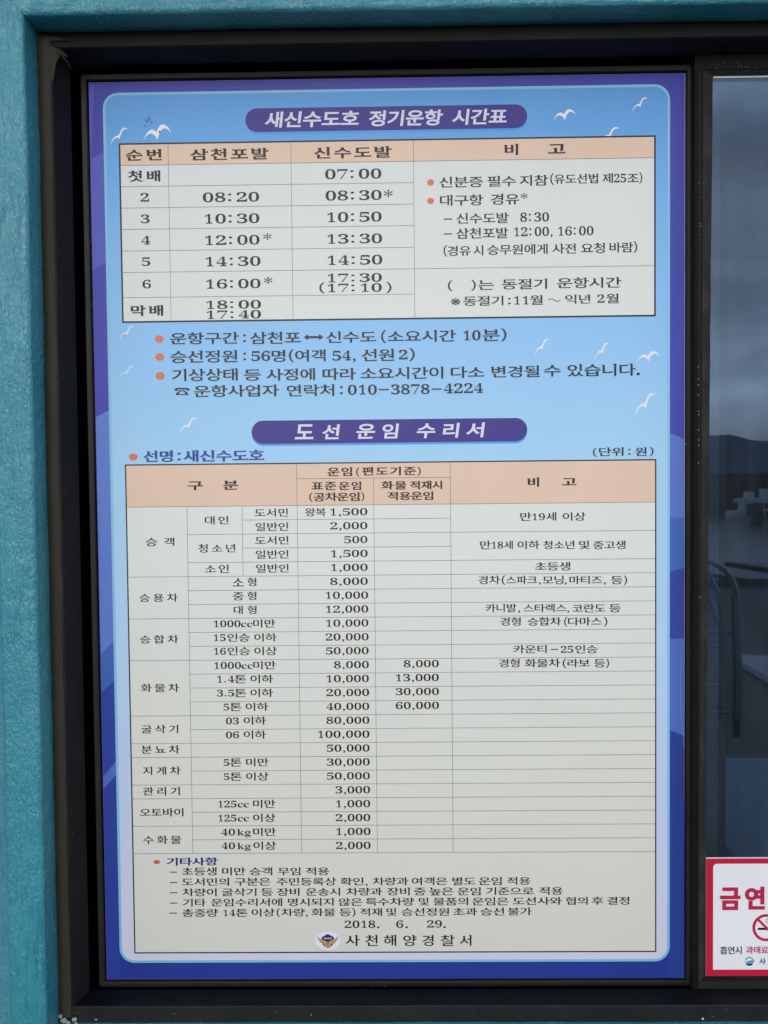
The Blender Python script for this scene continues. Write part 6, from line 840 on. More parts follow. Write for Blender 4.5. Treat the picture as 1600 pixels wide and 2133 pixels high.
# ---- telephone pictogram
x, z = U(379.5, 815.5)
ph = [[(-16, 2), (-16.2, 4.5), (-12, 7.6), (12, 7.6), (16.2, 4.5), (16, 2), (9.5, 1.2), (9, 4.2), (-9, 4.2), (-9.5, 1.2)],
      [(-6.5, 2.6), (-6.5, 0.8), (-12, -3), (-13.5, -7.5), (-5.5, -7.5), (-6.2, -3.2), (-3.5, 0.2), (3.5, 0.2), (6.2, -3.2), (5.5, -7.5), (13.5, -7.5), (12, -3), (6.5, 0.8), (6.5, 2.6)],
      [(-6, -5.2), (-4, -7.5), (4, -7.5), (6, -5.2)]]
pho = bpy.data.objects.new('telephone_symbol', None); COL.objects.link(pho); pho.parent = poster
flat('handset', [[(x+a*s, z+b*s) for a, b in ph[0]]], 6, arrow_m, pho)
flat('body', [[(x+a*s, z+b*s) for a, b in q] for q in ph[1:]], 6, arrow_m, pho)

# ---- emblem of the coast guard
em = bpy.data.objects.new('emblem', None); COL.objects.link(em); em.parent = t2
x, z = U(683.2, 1959.3)
def E_(pts): return [(x+a*s, z+b*s) for a, b in pts]
flat('halo', [E_(ell(0, 0, 27, 19.5))], 8, inks('print_halo', alb(214, 208, 232)), em)
sh = [(-13, 8.5), (0, 15.5), (13, 8.5), (13.6, 0), (11, -8), (6, -13), (0, -15.8), (-6, -13), (-11, -8), (-13.6, 0)]
flat('shield', [E_(sh)], 9, inks('print_shield_rim', alb(82, 84, 110)), em)
flat('shield', [E_([(a*.88, b*.9) for a, b in sh])], 10, inks('print_navy', alb(38, 36, 92)), em)
gold = inks('print_gold', alb(190, 158, 92)); brown = inks('print_brown', alb(74, 58, 34))
for sgn in (-1, 1):
    wing = [(21.5*sgn, 9.5), (19, 3.5), (14, -3.5), (8, -6), (2, -9), (2, -1.5), (7, 1), (12, 3.5), (17, 6)]
    wing = [(abs(a)*sgn, b) for a, b in wing]
    flat('wing', [E_([(a*1.06, b*1.06-.1) for a, b in wing])], 11, brown, em)
    flat('wing', [E_(wing)], 12, gold, em)
    flat('feather_line', [E_([(4*sgn, -3.0), (17*sgn, 4.6), (17.2*sgn, 4.1), (4*sgn, -3.7)]), E_([(5*sgn, -5.0), (15*sgn, 0.6), (15*sgn, 0.1), (5*sgn, -5.7)])], 13, brown, em)
flat('wheel', [E_(ell(0, -8.2, 7.2, 6.2))], 13, gold, em)
flat('wheel_spoke', [E_([(cos(t)*2.6, sin(t)*2.3-8.2), (cos(t+.12)*6.4, sin(t+.12)*5.6-8.2), (cos(t-.12)*6.4, sin(t-.12)*5.6-8.2)]) for t in [pi+k*pi/8 for k in range(9)]], 14, brown, em)
flat('hub', [E_(ell(0, -5.4, 2.6, 2.6))], 15, brown, em)
flat('hub', [E_(ell(0.2, -5.2, 1.2, 1.2))], 16, gold, em)
T(em, '해양경찰', 675, 691.2, 1953.6, 3.6, 'title', 'title_ink', 0.05)

# ================================================================== POSTER WORDING
B1 = 'bold'
for s_, a, b, c, h, tr in (('순번', 262.5, 337.5, 323, 23.5, .18), ('삼천포발', 396, 560, 321.5, 24, .12), ('신수도발', 654, 816, 318.2, 24.5, .12), ('비', 1049, 1080, 312.3, 24, 0), ('고', 1141, 1178, 310.3, 20, 0)):
    T(t1, s_, a, b, c, h, B1, 'ink_head', tr)
for s_, a, b, c, h in (('첫배', 267, 335, 367.5, 23.5), ('막배', 273, 341, 647.5, 23)): T(t1, s_, a, b, c, h, B1, 'ink_top', .18)
for s_, a, b, c in (('2', 293, 311, 411.7), ('3', 294, 312, 456.5), ('4', 295, 313.5, 501), ('5', 296, 313.5, 545.5), ('6', 297.3, 315, 592.3)): T(t1, s_, a, b, c, 17.5, 'num', 'ink_top')
for s_, a, b, c, h in (('08:20', 423, 540, 411.2, 19.5), ('10:30', 427, 540.5, 455.8, 19.5), ('12:00', 428, 541, 500.5, 19.5), ('14:30', 429, 543, 544.8, 19.5), ('16:00', 430, 543, 591.5, 19),
                       ('18:00', 430.5, 544, 634.8, 17), ('17:40', 431, 544, 655.5, 17), ('07:00', 677.5, 794.5, 362.8, 20), ('08:30', 678.5, 795, 407.5, 19.8), ('10:50', 682, 795, 452.5, 20),
                       ('13:30', 682.5, 796, 497.7, 19.5), ('14:50', 683, 796.5, 542, 19.5), ('17:30', 683, 795.5, 579, 17.5), ('17:10', 683, 795.5, 599.8, 17.3)):
    T(t1, s_, a, b, c, h, 'num', 'ink_top')
T(t1, '(', 665.5, 677, 600, 23, 'num', 'ink_top'); T(t1, ')', 804, 815.5, 599, 23, 'num', 'ink_top')
for a, b, c, h in ((548.5, 566, 493, 14), (550, 568, 584, 14.5), (800, 818, 403.3, 15.5), (1084.5, 1099, 408.7, 12.5)): T(t1, '*', a, b, c, h, 'num', 'ink_top')
for s_, a, b, c, h in (('신분증', 915, 1006, 379.5, 22.5), ('필수', 1015, 1075, 378, 22.5), ('지참', 1082, 1142, 376.3, 22.5), ('대구항', 916.5, 1007, 417.5, 23), ('경유', 1022, 1082, 415.5, 23),
                       ('신수도발', 950.5, 1060, 455, 22), ('삼천포발', 950, 1059, 486, 22), ('시', 986, 1007, 522.2, 21.5), ('승무원에게', 1015, 1141, 520, 21.5), ('사전', 1150, 1200, 518.5, 21.5),
                       ('요청', 1210, 1260, 517, 21.5), ('경유', 932, 981, 523, 21.5), ('바람', 1268, 1319, 515.8, 21.5), ('는', 996, 1029, 594, 20), ('동절기', 1045, 1140, 592, 22), ('운항시간', 1160, 1294, 589.3, 22.5),
                       ('동절기', 965, 1049, 627, 20.5), ('월', 1104, 1131, 625, 20), ('익년', 1177, 1230, 623.5, 19.5), ('월', 1262, 1289, 622, 20), ('유도선법', 1154, 1246, 373, 20.5), ('제', 1254, 1277, 372, 20.5), ('조', 1306, 1330, 371, 17)):
    T(t1, s_, a, b, c, h, 'body', 'ink_top')
for s_, a, b, c, h in (('8:30', 1083.5, 1143.5, 452.7, 18.5), ('12:00,', 1071, 1151, 483, 18.5), ('16:00', 1163, 1236, 481.5, 18.5), ('(', 1146, 1154, 373.5, 24), (')', 1331, 1337.5, 371, 24), ('25', 1279, 1304, 371.7, 17.5),
                       ('(', 924, 932, 522.8, 24), (')', 1319, 1327, 515, 24), ('(', 933, 943, 595.5, 23), (')', 981, 991, 594.5, 23), (':', 1058, 1064, 627.5, 13.5), ('11', 1071, 1101, 626, 17), ('2', 1244, 1259, 622.5, 17)):
    T(t1, s_, a, b, c, h, 'num', 'ink_top')
for a, b, c in ((924.5, 942, 456.7), (924.5, 942, 487.7)): T(t1, '-', a, b, c, 2.2, 'num', 'ink_top')
T(t1, '※', 939, 959, 628.7, 14, 'sym', 'ink_top'); T(t1, '~', 1141, 1167, 625.2, 6.5, 'sym', 'ink_top')

for s_, a, b, c, h in (('운항구간', 354.5, 498, 704.7, 25), ('삼천포', 521, 627, 703.7, 25), ('신수도', 679.5, 784, 702.3, 24.5), ('소요시간', 807, 950, 700.3, 25), ('분', 1005, 1041, 698.3, 24),
                       ('승선정원', 355, 495, 742.7, 25.5), ('명', 566, 595, 741.5, 25), ('여객', 615, 679, 741, 25), ('선원', 753, 821.5, 739.3, 25),
                       ('기상상태', 358.5, 496, 781, 26), ('등', 508, 544, 781, 24), ('사정에', 555, 657, 780.3, 25), ('따라', 672, 742, 779.3, 25), ('소요시간이', 751, 924, 777.3, 25.5), ('다소', 939, 1009, 775.7, 24.5),
                       ('변경될', 1022, 1124, 774, 24), ('수', 1133, 1168, 772.5, 24.5), ('있습니다', 1182, 1324, 771, 26), ('운항사업자', 404, 582, 814.3, 25), ('연락처', 597.5, 697, 813.5, 25)):
    T(poster, s_, a, b, c, h, 'body', 'ink_blue')
for s_, a, b, c, h in ((':', 506.5, 512.5, 704.7, 16), ('(', 794, 805, 701.3, 27), ('10', 966, 1001, 699, 20), (')', 1043, 1055, 697.5, 27), (':', 507, 513, 742.5, 16), ('56', 524, 563, 741.8, 20), ('(', 602, 613, 741, 27),
                       ('54,', 692.5, 741, 741, 20), ('2', 831, 849, 739, 19.5), (')', 852, 864, 738.5, 27), ('.', 1326, 1332.5, 779, 5.5), (':', 708, 714.5, 812.7, 16.5),
                       ('010', 725, 785, 812, 20), ('3878', 815, 895, 811, 20), ('4224', 925, 1006, 809, 20)):
    T(poster, s_, a, b, c, h, 'num', 'ink_blue')
for a, b, c in ((789, 810, 811.5), (899, 920, 810.5)): T(poster, '-', a, b, c, 2.4, 'num', 'ink_blue')
T(poster, '선명', 299, 361, 950.5, 24, B1, 'royal'); T(poster, '새신수도호', 382, 551, 949.5, 24.5, B1, 'royal'); T(poster, ':', 370, 377, 951, 16, 'num', 'royal')
for s_, a, b, c, h, st in (('(', 1235, 1243, 942, 18.5, 'num'), ('단위', 1247.5, 1299, 941, 18.5, 'body'), (':', 1308, 1313, 941, 12, 'num'), ('원', 1323, 1347, 940.7, 18, 'body'), (')', 1353, 1361, 940.5, 18.5, 'num')):
    T(poster, s_, a, b, c, h, st, 'ink_blue')

for s_, a, b, c, h, tr in (('구', 391, 423, 1012, 19, 0), ('분', 465, 497, 1010.5, 19, 0), ('운임', 682, 734, 982.5, 18.5, .1), ('편도기준', 754, 867, 981.3, 18.5, .1), ('표준', 649, 701, 1012, 17.5, .1), ('운임', 705.5, 753, 1011.7, 17.5, .08),
                           ('공차운임', 653, 749.5, 1035, 18.5, 0), ('화물', 794.5, 847, 1011, 18, .1), ('적재시', 854, 921.5, 1010.5, 18, 0), ('적용운임', 807, 903, 1033, 18, 0), ('비', 1097.5, 1123.5, 1004.5, 20, 0), ('고', 1170, 1201, 1003.2, 15, 0)):
    T(t2, s_, a, b, c, h, B1, 'ink_head', tr)
for s_, a, b, c, h in (('(', 742, 749.5, 983, 19), (')', 869, 876.5, 981.5, 19), ('(', 644.5, 652, 1035.7, 19), (')', 752, 759, 1034.5, 19)): T(t2, s_, a, b, c, h, 'num', 'ink_head')

for s_, a, b, c, tr in (('승', 304, 328, 1129, 0), ('객', 342, 364, 1128.5, 0), ('승용차', 291, 371, 1245, .22), ('승합차', 292, 372.5, 1331.5, .22), ('화물차', 294, 373.7, 1432.7, .22), ('굴삭기', 295, 372, 1518.5, .22), ('분뇨차', 295, 375, 1561, .22),
                        ('지게차', 298, 377, 1605, .22), ('관리기', 298, 375.5, 1647.7, .22), ('오토바이', 292, 383, 1691.7, 0), ('수화물', 299, 378, 1749, .22),
                        ('대인', 427, 476.5, 1083.8, .15), ('청소년', 413, 491, 1142, .2), ('소인', 427, 477.5, 1184.7, .15),
                        ('도서민', 530.5, 600.5, 1068, .02), ('일반인', 532.5, 601, 1097, .02), ('도서민', 531.5, 601.5, 1125.7, .02), ('일반인', 533, 601.5, 1154.5, .02), ('일반인', 533.5, 602, 1183.7, .02),
                        ('소', 485, 508, 1212.5, 0), ('형', 515.5, 534.5, 1212, 0), ('중', 485, 508.5, 1241.7, 0), ('형', 515.5, 534.7, 1241, 0), ('대', 487, 506.5, 1270.7, 0), ('형', 516, 535, 1270, 0)):
    T(t2, s_, a, b, c, 17.5, 'body', 'ink', tr)
def mix(par, parts, cy, h, mat='ink', st='body'):
    for s_, a, b in parts:
        num = all(ch in '0123456789.,:()-ckg' for ch in s_)
        if s_ == ',': T(par, s_, a, b, cy+7.6, 5.4, 'num', mat)
        elif s_ == '-': T(par, s_, a, b, cy+.5, 1.8, 'num', mat)
        elif s_ in '()': T(par, s_, a, b, cy+.4, h*1.13, 'num', mat)
        else: T(par, s_, a, b, cy+(0.5 if num else 0), h*(0.80 if num else 1), 'num' if num else st, mat)
for ps, cy in (([('1000', 446, 501.5), ('cc', 502.5, 526), ('미만', 527.5, 574)], 1298.7), ([('15', 446, 470.5), ('인승', 474, 521), ('이하', 530, 577)], 1327.7), ([('16', 446.5, 471), ('인승', 474.5, 521.5), ('이상', 530, 577.5)], 1356),
               ([('1000', 447, 502.5), ('cc', 503.5, 527), ('미만', 528, 575)], 1385.5), ([('1.4', 453, 488), ('톤', 489, 513.5), ('이하', 522, 569.5)], 1414), ([('3.5', 452.5, 488), ('톤', 489, 513.5), ('이하', 522, 569.5)], 1443),
               ([('5', 466, 477.5), ('톤', 479, 503.5), ('이하', 512, 559.5)], 1472), ([('03', 471, 498), ('이하', 508, 555)], 1501), ([('06', 471, 498.5), ('이하', 508, 555)], 1530),
               ([('5', 466, 478), ('톤', 479.5, 503.5), ('미만', 513, 560)], 1587.5), ([('5', 466.5, 478), ('톤', 479.5, 504), ('이상', 513, 560)], 1617),
               ([('125', 455.5, 493), ('cc', 495.5, 519), ('미만', 527.5, 574)], 1674), ([('125', 455.5, 493), ('cc', 495.5, 519), ('이상', 527.5, 574.5)], 1703.3),
               ([('40', 461.5, 490), ('kg', 494.5, 522.5), ('미만', 527.5, 575.5)], 1732.5), ([('40', 462, 490), ('kg', 495, 522.5), ('이상', 528, 576)], 1761)):
    mix(t2, ps, cy, 17.3)
T(t2, '왕복', 636, 679, 1066.8, 17.5, 'body', 'ink')
fare = [('1,500', 688.5, 765.5), ('2,000', 688, 765.5), ('500', 717, 765.5), ('1,500', 690, 766), ('1,000', 690, 766), ('8,000', 688, 766.3), ('10,000', 679, 767), ('12,000', 679.5, 767.3), ('10,000', 680, 767.5), ('20,000', 678.5, 768), ('50,000', 679, 768),
        ('8,000', 696, 768.5), ('10,000', 681, 768.5), ('20,000', 680, 769), ('40,000', 680, 769.2), ('80,000', 680, 769.5), ('100,000', 663, 769.7), ('50,000', 680.5, 770), ('30,000', 681, 770.3), ('50,000', 681, 770.6), ('3,000', 699, 771), ('1,000', 700.5, 771.3),
        ('2,000', 699.5, 771.5), ('1,000', 701, 772), ('2,000', 700, 772)]
for i, (s_, a, b) in enumerate(fare): T(t2, s_, a, b, 1066.2+28.93*i, 14.5, 'num', 'ink')
for s_, a, b, c in (('8,000', 841, 914, 1382.3), ('13,000', 825, 914, 1411.3), ('30,000', 824.5, 914.3, 1440.3), ('60,000', 824.5, 914.5, 1469.2)): T(t2, s_, a, b, c, 14.5, 'num', 'ink')
for ps, cy in (([('만', 1083.5, 1107), ('19', 1109, 1135), ('세', 1137.5, 1159), ('이상', 1172, 1220)], 1076), ([('만', 1000, 1022.5), ('18', 1024.5, 1048), ('세', 1050, 1068.5), ('이하', 1078, 1124), ('청소년', 1131, 1197), ('및', 1206, 1228), ('중고생', 1235, 1303)], 1135),
               ([('초등생', 1114, 1188)], 1179.5), ([('경차', 996, 1042), ('(', 1045, 1053), ('스파크', 1054, 1119), (',', 1122, 1126.5), ('모닝', 1130, 1174), (',', 1176, 1180.5), ('마티즈', 1186, 1254), (',', 1257.5, 1262), ('등', 1272, 1297), (')', 1298.5, 1306)], 1208),
               ([('카니발', 1011, 1076), (',', 1079, 1083.5), ('스타렉스', 1090, 1180), (',', 1181.5, 1185.5), ('코란도', 1192, 1261), ('등', 1268.5, 1293)], 1266.5), ([('경형', 1042, 1085), ('승합차', 1099, 1169), ('(', 1175, 1182), ('다마스', 1183, 1254), (')', 1257, 1265)], 1294.3),
               ([('카운티', 1069, 1139), ('-', 1147, 1162.5), ('25', 1168, 1194), ('인승', 1198, 1244.5)], 1352), ([('경형', 1039, 1082.5), ('화물차', 1093, 1167), ('(', 1172, 1180), ('라보', 1181.5, 1228.5), ('등', 1237, 1260.5), (')', 1261.5, 1268.5)], 1381)):
    mix(t2, ps, cy, 17.5)
T(t2, '기타사항', 347, 454.5, 1794, 17, B1, 'navy_ink')
for i, (c0, c1, ps) in enumerate(((1814.5, 1814, [('초등생', 379, 452), ('미만', 463, 512), ('승객', 520, 568), ('무임', 579, 626.5), ('적용', 637, 686)]),
        (1836.7, 1834, [('도서민의', 379, 478), ('구분은', 489, 564), ('주민등록상', 576, 701), ('확인', 709, 758), (',', 762, 766), ('차량과', 776, 851), ('여객은', 858, 932), ('별도', 941, 990), ('운임', 997, 1045.5), ('적용', 1056, 1105)]),
        (1858.3, 1855, [('차량이', 380, 452), ('굴삭기', 462, 535), ('등', 544, 569), ('장비', 577, 624.5), ('운송시', 637, 709), ('차량과', 721, 796.5), ('장비', 806, 854), ('중', 862, 887), ('높은', 894, 945), ('운임', 953, 1001.5), ('기준으로', 1012, 1112), ('적용', 1123, 1172.5)]),
        (1879.7, 1876, [('기타', 381, 429.5), ('운임수리서에', 440, 588.5), ('명시되지', 600, 695.5), ('않은', 706, 755), ('특수차량', 761.5, 863), ('및', 872.5, 893.5), ('물품의', 902.5, 975.5), ('운임은', 983.5, 1059.5), ('도선사와', 1068, 1170.5), ('협의', 1178, 1224.5), ('후', 1232, 1257), ('결정', 1264, 1311)]),
        (1901, 1897.5, [('총중량', 380, 455), ('14', 466, 490), ('톤', 492, 516), ('이상', 524.5, 573), ('(', 576.5, 584), ('차량', 586, 635.5), (',', 637.5, 641.5), ('화물', 649, 699), ('등', 707, 732), (')', 733, 740.5), ('적재', 750, 796.5), ('및', 805, 826.5), ('승선정원', 836, 936), ('초과', 943.5, 994), ('승선', 1000.5, 1050.5), ('불가', 1057.5, 1108)]))):
    T(t2, '-', 354, 369.5, (1816, 1837.6, 1859, 1880.5, 1901.3)[i], 1.8, 'num', 'ink')
    for s_, a, b in ps:
        cy = c0+(c1-c0)*((a+b)/2-380)/800
        mix(t2, [(s_, a, b)], cy, 16.5)
for s_, a, b, c, h in (('2018', 718, 782, 1924.7, 15), ('.', 785.5, 790.5, 1931, 4), ('6', 825.5, 840, 1924.5, 15), ('.', 844.5, 849.5, 1930.7, 4), ('29', 889.5, 920.5, 1924, 14.8), ('.', 923.5, 928.5, 1930.3, 4)):
    T(t2, s_, a, b, c, h, 'num', 'ink')
for s_, a, b in (('사', 720, 750), ('천', 761, 787.5), ('해', 799.5, 826), ('양', 840, 868), ('경', 879.5, 903.5), ('찰', 917.5, 947.5), ('서', 957.5, 982.5)):
    T(t2, s_, a, b, 1958.3, 23, 'body', 'ink')

# ================================================================== NO-SMOKING SIGN ON THE RIGHT PANE
SY = SG-0.0008
sign = thing('no_smoking_sign', 'red bordered white no smoking sign stuck low on the right window pane', 'sign', (0, 0, CZ))
def US(px, py): return U(px, py, SY)
sx0 = US(1470.7, 1900)[0]; sz1 = US(1535, 1786)[1]; sz0 = US(1535, 2033)[1]; sx1 = US(1721, 1900)[0]
red = inks('sign_red', alb(176, 26, 56), 0.4); white = inks('sign_white', alb(216, 216, 222), 0.4)
box('sign_board', sx0, sx1, SY, SY+0.0007, sz0, sz1, M['white_edge'], sign)
flat('sign_border', [rect(sx0+.0001, sx1, sz0, sz1-.0011)], 1, red, sign, SY)
flat('sign_face', [rrect(US(1485.5, 1900)[0], US(1706, 1900)[0], US(1535, 2019.5)[1], US(1535, 1799)[1], 0.0038, 6, 0.0004)], 2, white, sign, SY)
crim = inks('sign_crimson', alb(172, 32, 70), 0.4); dk = inks('sign_black', alb(26, 26, 34), 0.4)
cx, cz = US(1596, 1932); s = 0.000486
sym = bpy.data.objects.new('no_smoking_symbol', None); COL.objects.link(sym); sym.parent = sign
def Z_(pts): return [(cx+a*s, cz+b*s) for a, b in pts]
flat('cigarette', [Z_(rect(-17.5, 9, -5.0, -0.2))], 3, dk, sym, SY)
rg = []
for k in range(40):
    a0, a1 = 2*pi*k/40, 2*pi*(k+1)/40
    rg.append(Z_([(29*cos(a0), 29*sin(a0)), (29*cos(a1), 29*sin(a1)), (23.2*cos(a1), 23.2*sin(a1)), (23.2*cos(a0), 23.2*sin(a0))]))
smk = []
for k in range(14):
    a0, a1 = 2*pi*k/14, 2*pi*(k+1)/14
    smk.append(Z_([(4+5*cos(a0), 14+5*sin(a0)), (4+5*cos(a1), 14+5*sin(a1)), (4+3.8*cos(a1), 14+3.8*sin(a1)), (4+3.8*cos(a0), 14+3.8*sin(a0))]))
flat('smoke_curl', smk, 3, dk, sym, SY)
flat('ring', rg, 5, crim, sym, SY)
flat('slash', [Z_([(-19.5, 16.0), (-15.5, 19.5), (19.5, -16.0), (15.5, -19.5)])], 4, crim, sym, SY)
# round city mark: teal arch, wave, navy keel
lx, lz = US(1561, 2002); mk = bpy.data.objects.new('city_mark', None); COL.objects.link(mk); mk.parent = sign
def K_(pts): return [(lx+a*s, lz+b*s) for a, b in pts]
arch = []
for k in range(12):
    a0, a1 = pi*k/12-.2, pi*(k+1)/12-.2
    arch.append(K_([(9*cos(a0), 9*sin(a0)), (9*cos(a1), 9*sin(a1)), (6.8*cos(a1), 6.8*sin(a1)), (6.8*cos(a0), 6.8*sin(a0))]))
flat('arch', arch, 3, inks('sign_teal', alb(42, 120, 140)), mk, SY)
flat('wave', [K_([(-11.5, -2), (-4, -0.5), (4, 2), (12.5, -0.5), (5, -2.5), (-3, -3)]), K_([(-9, -3.6), (0, -3.3), (9, -3.4), (8, -4.6), (-8, -4.6)])], 4, inks('sign_blue', alb(60, 130, 170)), mk, SY)
flat('keel', [K_([(-8, -5)]+[(9*cos(t), 9.6*sin(t)-.3) for t in [pi+.6+k*(pi-1.2)/8 for k in range(9)]]+[(8, -5)])], 3, inks('sign_navy', alb(24, 34, 74)), mk, SY)
T(sign, '금', 1499.5, 1542, 1871.5, 47, 'heavy', 'crim'); T(sign, '연', 1551.5, 1593, 1870.2, 47.5, 'heavy', 'crim')
T(sign, '흡연시', 1500, 1545, 1979, 16.5, 'body', 'sign_ink'); T(sign, '과태료', 1553.5, 1600, 1978.3, 15.5, 'body', 'crim'); T(sign, '사', 1581, 1594.7, 2001.7, 13, 'body', 'sign_ink')

# ------------------------------------------------------------------ set the type
INK = {'ink': inks('type_black', alb(24, 24, 24)), 'ink_top': inks('type_grey', alb(28, 27, 30)), 'ink_head': inks('type_brown', alb(40, 27, 31)), 'ink_blue': inks('type_slate', alb(30, 29, 42)),
       'royal': inks('type_royal', alb(40, 66, 146)), 'navy_ink': inks('type_navy', alb(34, 38, 116)), 'title_ink': inks('type_white', (0.66, 0.66, 0.82, 1)), 'crim': crim, 'sign_ink': dk}
MD = {str(i): chr(0x1D7CE+i) for i in range(10)}
MD.update({'c': '\U0001D41C', 'k': '\U0001D424', 'g': '\U0001D420'})
RAW = ink_glyphs()
ST = {'body': (0.015, 0.003, 1.0), 'bold': (0.030, 0.012, 1.1), 'title': (0.026, 0.024, 0), 'heavy': (0.044, 0.038, 0), 'sym': (0.0, 0.0, 0), 'num': (-0.012, 0.006, 0)}
_gc = {}
def arc(cx, cy, rx, ry, a0, a1, n): return [Vector((cx+rx*cos(R_(a0+(a1-a0)*k/n)), cy+ry*sin(R_(a0+(a1-a0)*k/n)))) for k in range(n+1)]
def gl(ch, style):
    """contours and advance in em units"""
    key = (ch, style)
    if key in _gc: return _gc[key]
    if ch == '(':
        o_ = arc(.42, .35, .34, .50, 118, 242, 14); i_ = arc(.48, .35, .31, .485, 242, 118, 14); r = ([o_+i_], 0.36)
    elif ch == ')':
        c, a = gl('(', style); r = ([[Vector((.36-p.x, p.y)) for p in q][::-1] for q in c], 0.36)
    elif ch == ':': r = ([arc(.12, .12, .075, .075, 0, 337, 14), arc(.12, .56, .075, .075, 0, 337, 14)], 0.42)
    elif ch == '.': r = ([arc(.10, .07, .07, .07, 0, 337, 14)], 0.30)
    elif ch == ',': r = ([arc(.11, .055, .072, .072, -30, 205, 10)+[Vector((.10, -.03)), Vector((.085, -.09)), Vector((.04, -.15)), Vector((.05, -.165)), Vector((.13, -.11)), Vector((.175, -.02))]], 0.28)
    elif ch == '-': r = ([[Vector((0, .30)), Vector((.5, .30)), Vector((.5, .36)), Vector((0, .36))]], 0.55)
    elif ch == '~': r = ([[Vector((t*.06, .1*sin(2*pi*t/10)+.028)) for t in range(11)]+[Vector((t*.06, .1*sin(2*pi*t/10)-.028)) for t in range(10, -1, -1)]], .65)
    elif ch == '*':
        cs = []
        for k in range(6):
            a = R_(90+60*k); d = Vector((cos(a), sin(a))); n_ = Vector((-sin(a), cos(a)))
            cs.append([d*.03-n_*.012, d*.2-n_*.045, d*.28-n_*.05, d*.33-n_*.02, d*.33+n_*.02, d*.28+n_*.05, d*.2+n_*.045, d*.03+n_*.012])
        cs.append(arc(0, 0, .035, .035, 0, 300, 5)); r = (cs, .7)
    else:
        cons = RAW[MD.get(ch, ch)]
        st = 'num' if ch in MD else style
        ox, oy, k = ST[st]
        if ch == '※': ox = oy = 0.006; k = 0
        cons = fatten(cons, ox, oy)
        if k: cons = serif(cons, k)
        if style in ('title',): cons = [[Vector((p.x+p.y*0.10, p.y)) for p in c] for c in cons]
        xs = [p.x for c in cons for p in c]
        x0, x1 = min(xs), max(xs)
        if ch in MD:
            gap = 0.07 if ch in '0123456789' else 0.04
            cons = [[Vector((p.x-x0, p.y)) for p in c] for c in cons]
            wd = x1-x0
            if ch in '0123456789':
                tgt = 0.34 if ch == '1' else 0.46
                f = tgt/wd; cons = [[Vector((p.x*f+(.46-tgt)/2, p.y)) for p in c] for c in cons]; wd = .46
            r = (cons, wd+gap)
        else:
            # Hangul blocks keep their natural place inside the em square
            cons = [[Vector((p.x-0.03, p.y)) for p in c] for c in cons]
            r = (cons, 0.90)
    _gc[key] = r; return r
from mathutils.geometry import delaunay_2d_cdt
def wind(p, cons):
    n = 0
    for c in cons:
        a = c[-1]
        for b in c:
            if (a.y <= p.y) != (b.y <= p.y):
                xx = a.x+(p.y-a.y)/(b.y-a.y)*(b.x-a.x)
                if xx > p.x: n += 1 if b.y > a.y else -1
            a = b
    return n
_tc = {}
def tris(ch, style):
    """triangulated glyph: vertices, faces, advance"""
    key = (ch, style)
    if key in _tc: return _tc[key]
    cons, adv = gl(ch, style)
    vs, es = [], []
    for c in cons:
        i0 = len(vs); vs += [v.copy() for v in c]; es += [(i0+k, i0+(k+1) % len(c)) for k in range(len(c))]
    V, _e, F, *_ = delaunay_2d_cdt(vs, es, [], 1, 1e-6)
    F = [f for f in F if wind((V[f[0]]+V[f[1]]+V[f[2]])/3, cons) != 0]
    _tc[key] = (V, F, adv); return _tc[key]
HAN = lambda ch: 0xac00 <= ord(ch) <= 0xd7a3
for (par, s_, px0, px1, cy, h, style, mat, track, name) in ALLTXT:
    onsign = par is sign
    UU = (lambda a, b: U(a, b, SY)) if onsign else (lambda a, b: U(a, b, 0.0))
    pen = 0.0; vs = []; fs = []
    for ch in s_:
        V, F, adv = tris(ch, style); i0 = len(vs)
        vs += [(p.x+pen, p.y) for p in V]; fs += [tuple(k+i0 for k in f) for f in F]
        pen += adv+track
    used = set(k for f in fs for k in f)
    xa, xb = min(vs[k][0] for k in used), max(vs[k][0] for k in used)
    if any(HAN(c) for c in s_) or s_ in '().,:-~※*': ya, yb = min(vs[k][1] for k in used), max(vs[k][1] for k in used)
    else: ya, yb = -0.012, 0.705
    xc = (px0+px1)/2
    x0 = UU(px0, cy)[0]; x1 = UU(px1, cy)[0]
    za = UU(xc, cy+h/2)[1]; zb_ = UU(xc, cy-h/2)[1]
    fx = (x1-x0)/(xb-xa); fz = (zb_-za)/(yb-ya)
    Y = (SY if onsign else 0.0)+lay(14 if par is em else 10)
    mesh(name, [(x0+(x-xa)*fx, Y, za+(y-ya)*fz) for x, y in vs], fs, INK[mat], par)

# small scuffs on the print
scf = inks('print_scuff', alb(176, 180, 180)); scw = inks('print_scuff_white', alb(222, 222, 232))
def scuff(px, py, n, spread, mt, par):
    ps = []
    for i in range(n):
        x, z = U(px+random.uniform(-spread, spread), py+random.uniform(-spread*.6, spread*.6)); a = random.uniform(0, pi); l = random.uniform(.0006, .0018); w_ = .00012
        d = Vector((cos(a), sin(a))); n_ = Vector((-d.y, d.x))*w_
        ps.append([(x, z), (x+d.x*l*.5+n_.x, z+d.y*l*.5+n_.y), (x+d.x*l, z+d.y*l), (x+d.x*l*.5-n_.x, z+d.y*l*.5-n_.y)])
    flat('scuff', ps, 11, mt, par)
scuff(1312, 1138, 14, 9, scf, t2); scuff(1292, 1172, 8, 12, scf, t2); scuff(292, 1116, 5, 3, scw, t2); scuff(291, 1189, 3, 2, scf, t2)
scuff(1301, 1083, 2, 1.5, scf, t2); scuff(246, 1052, 5, 5, scw, poster); scuff(242, 1066, 4, 3, scw, poster); scuff(402, 538, 3, 2, scf, t1); scuff(744, 377, 3, 2, scf, t1)
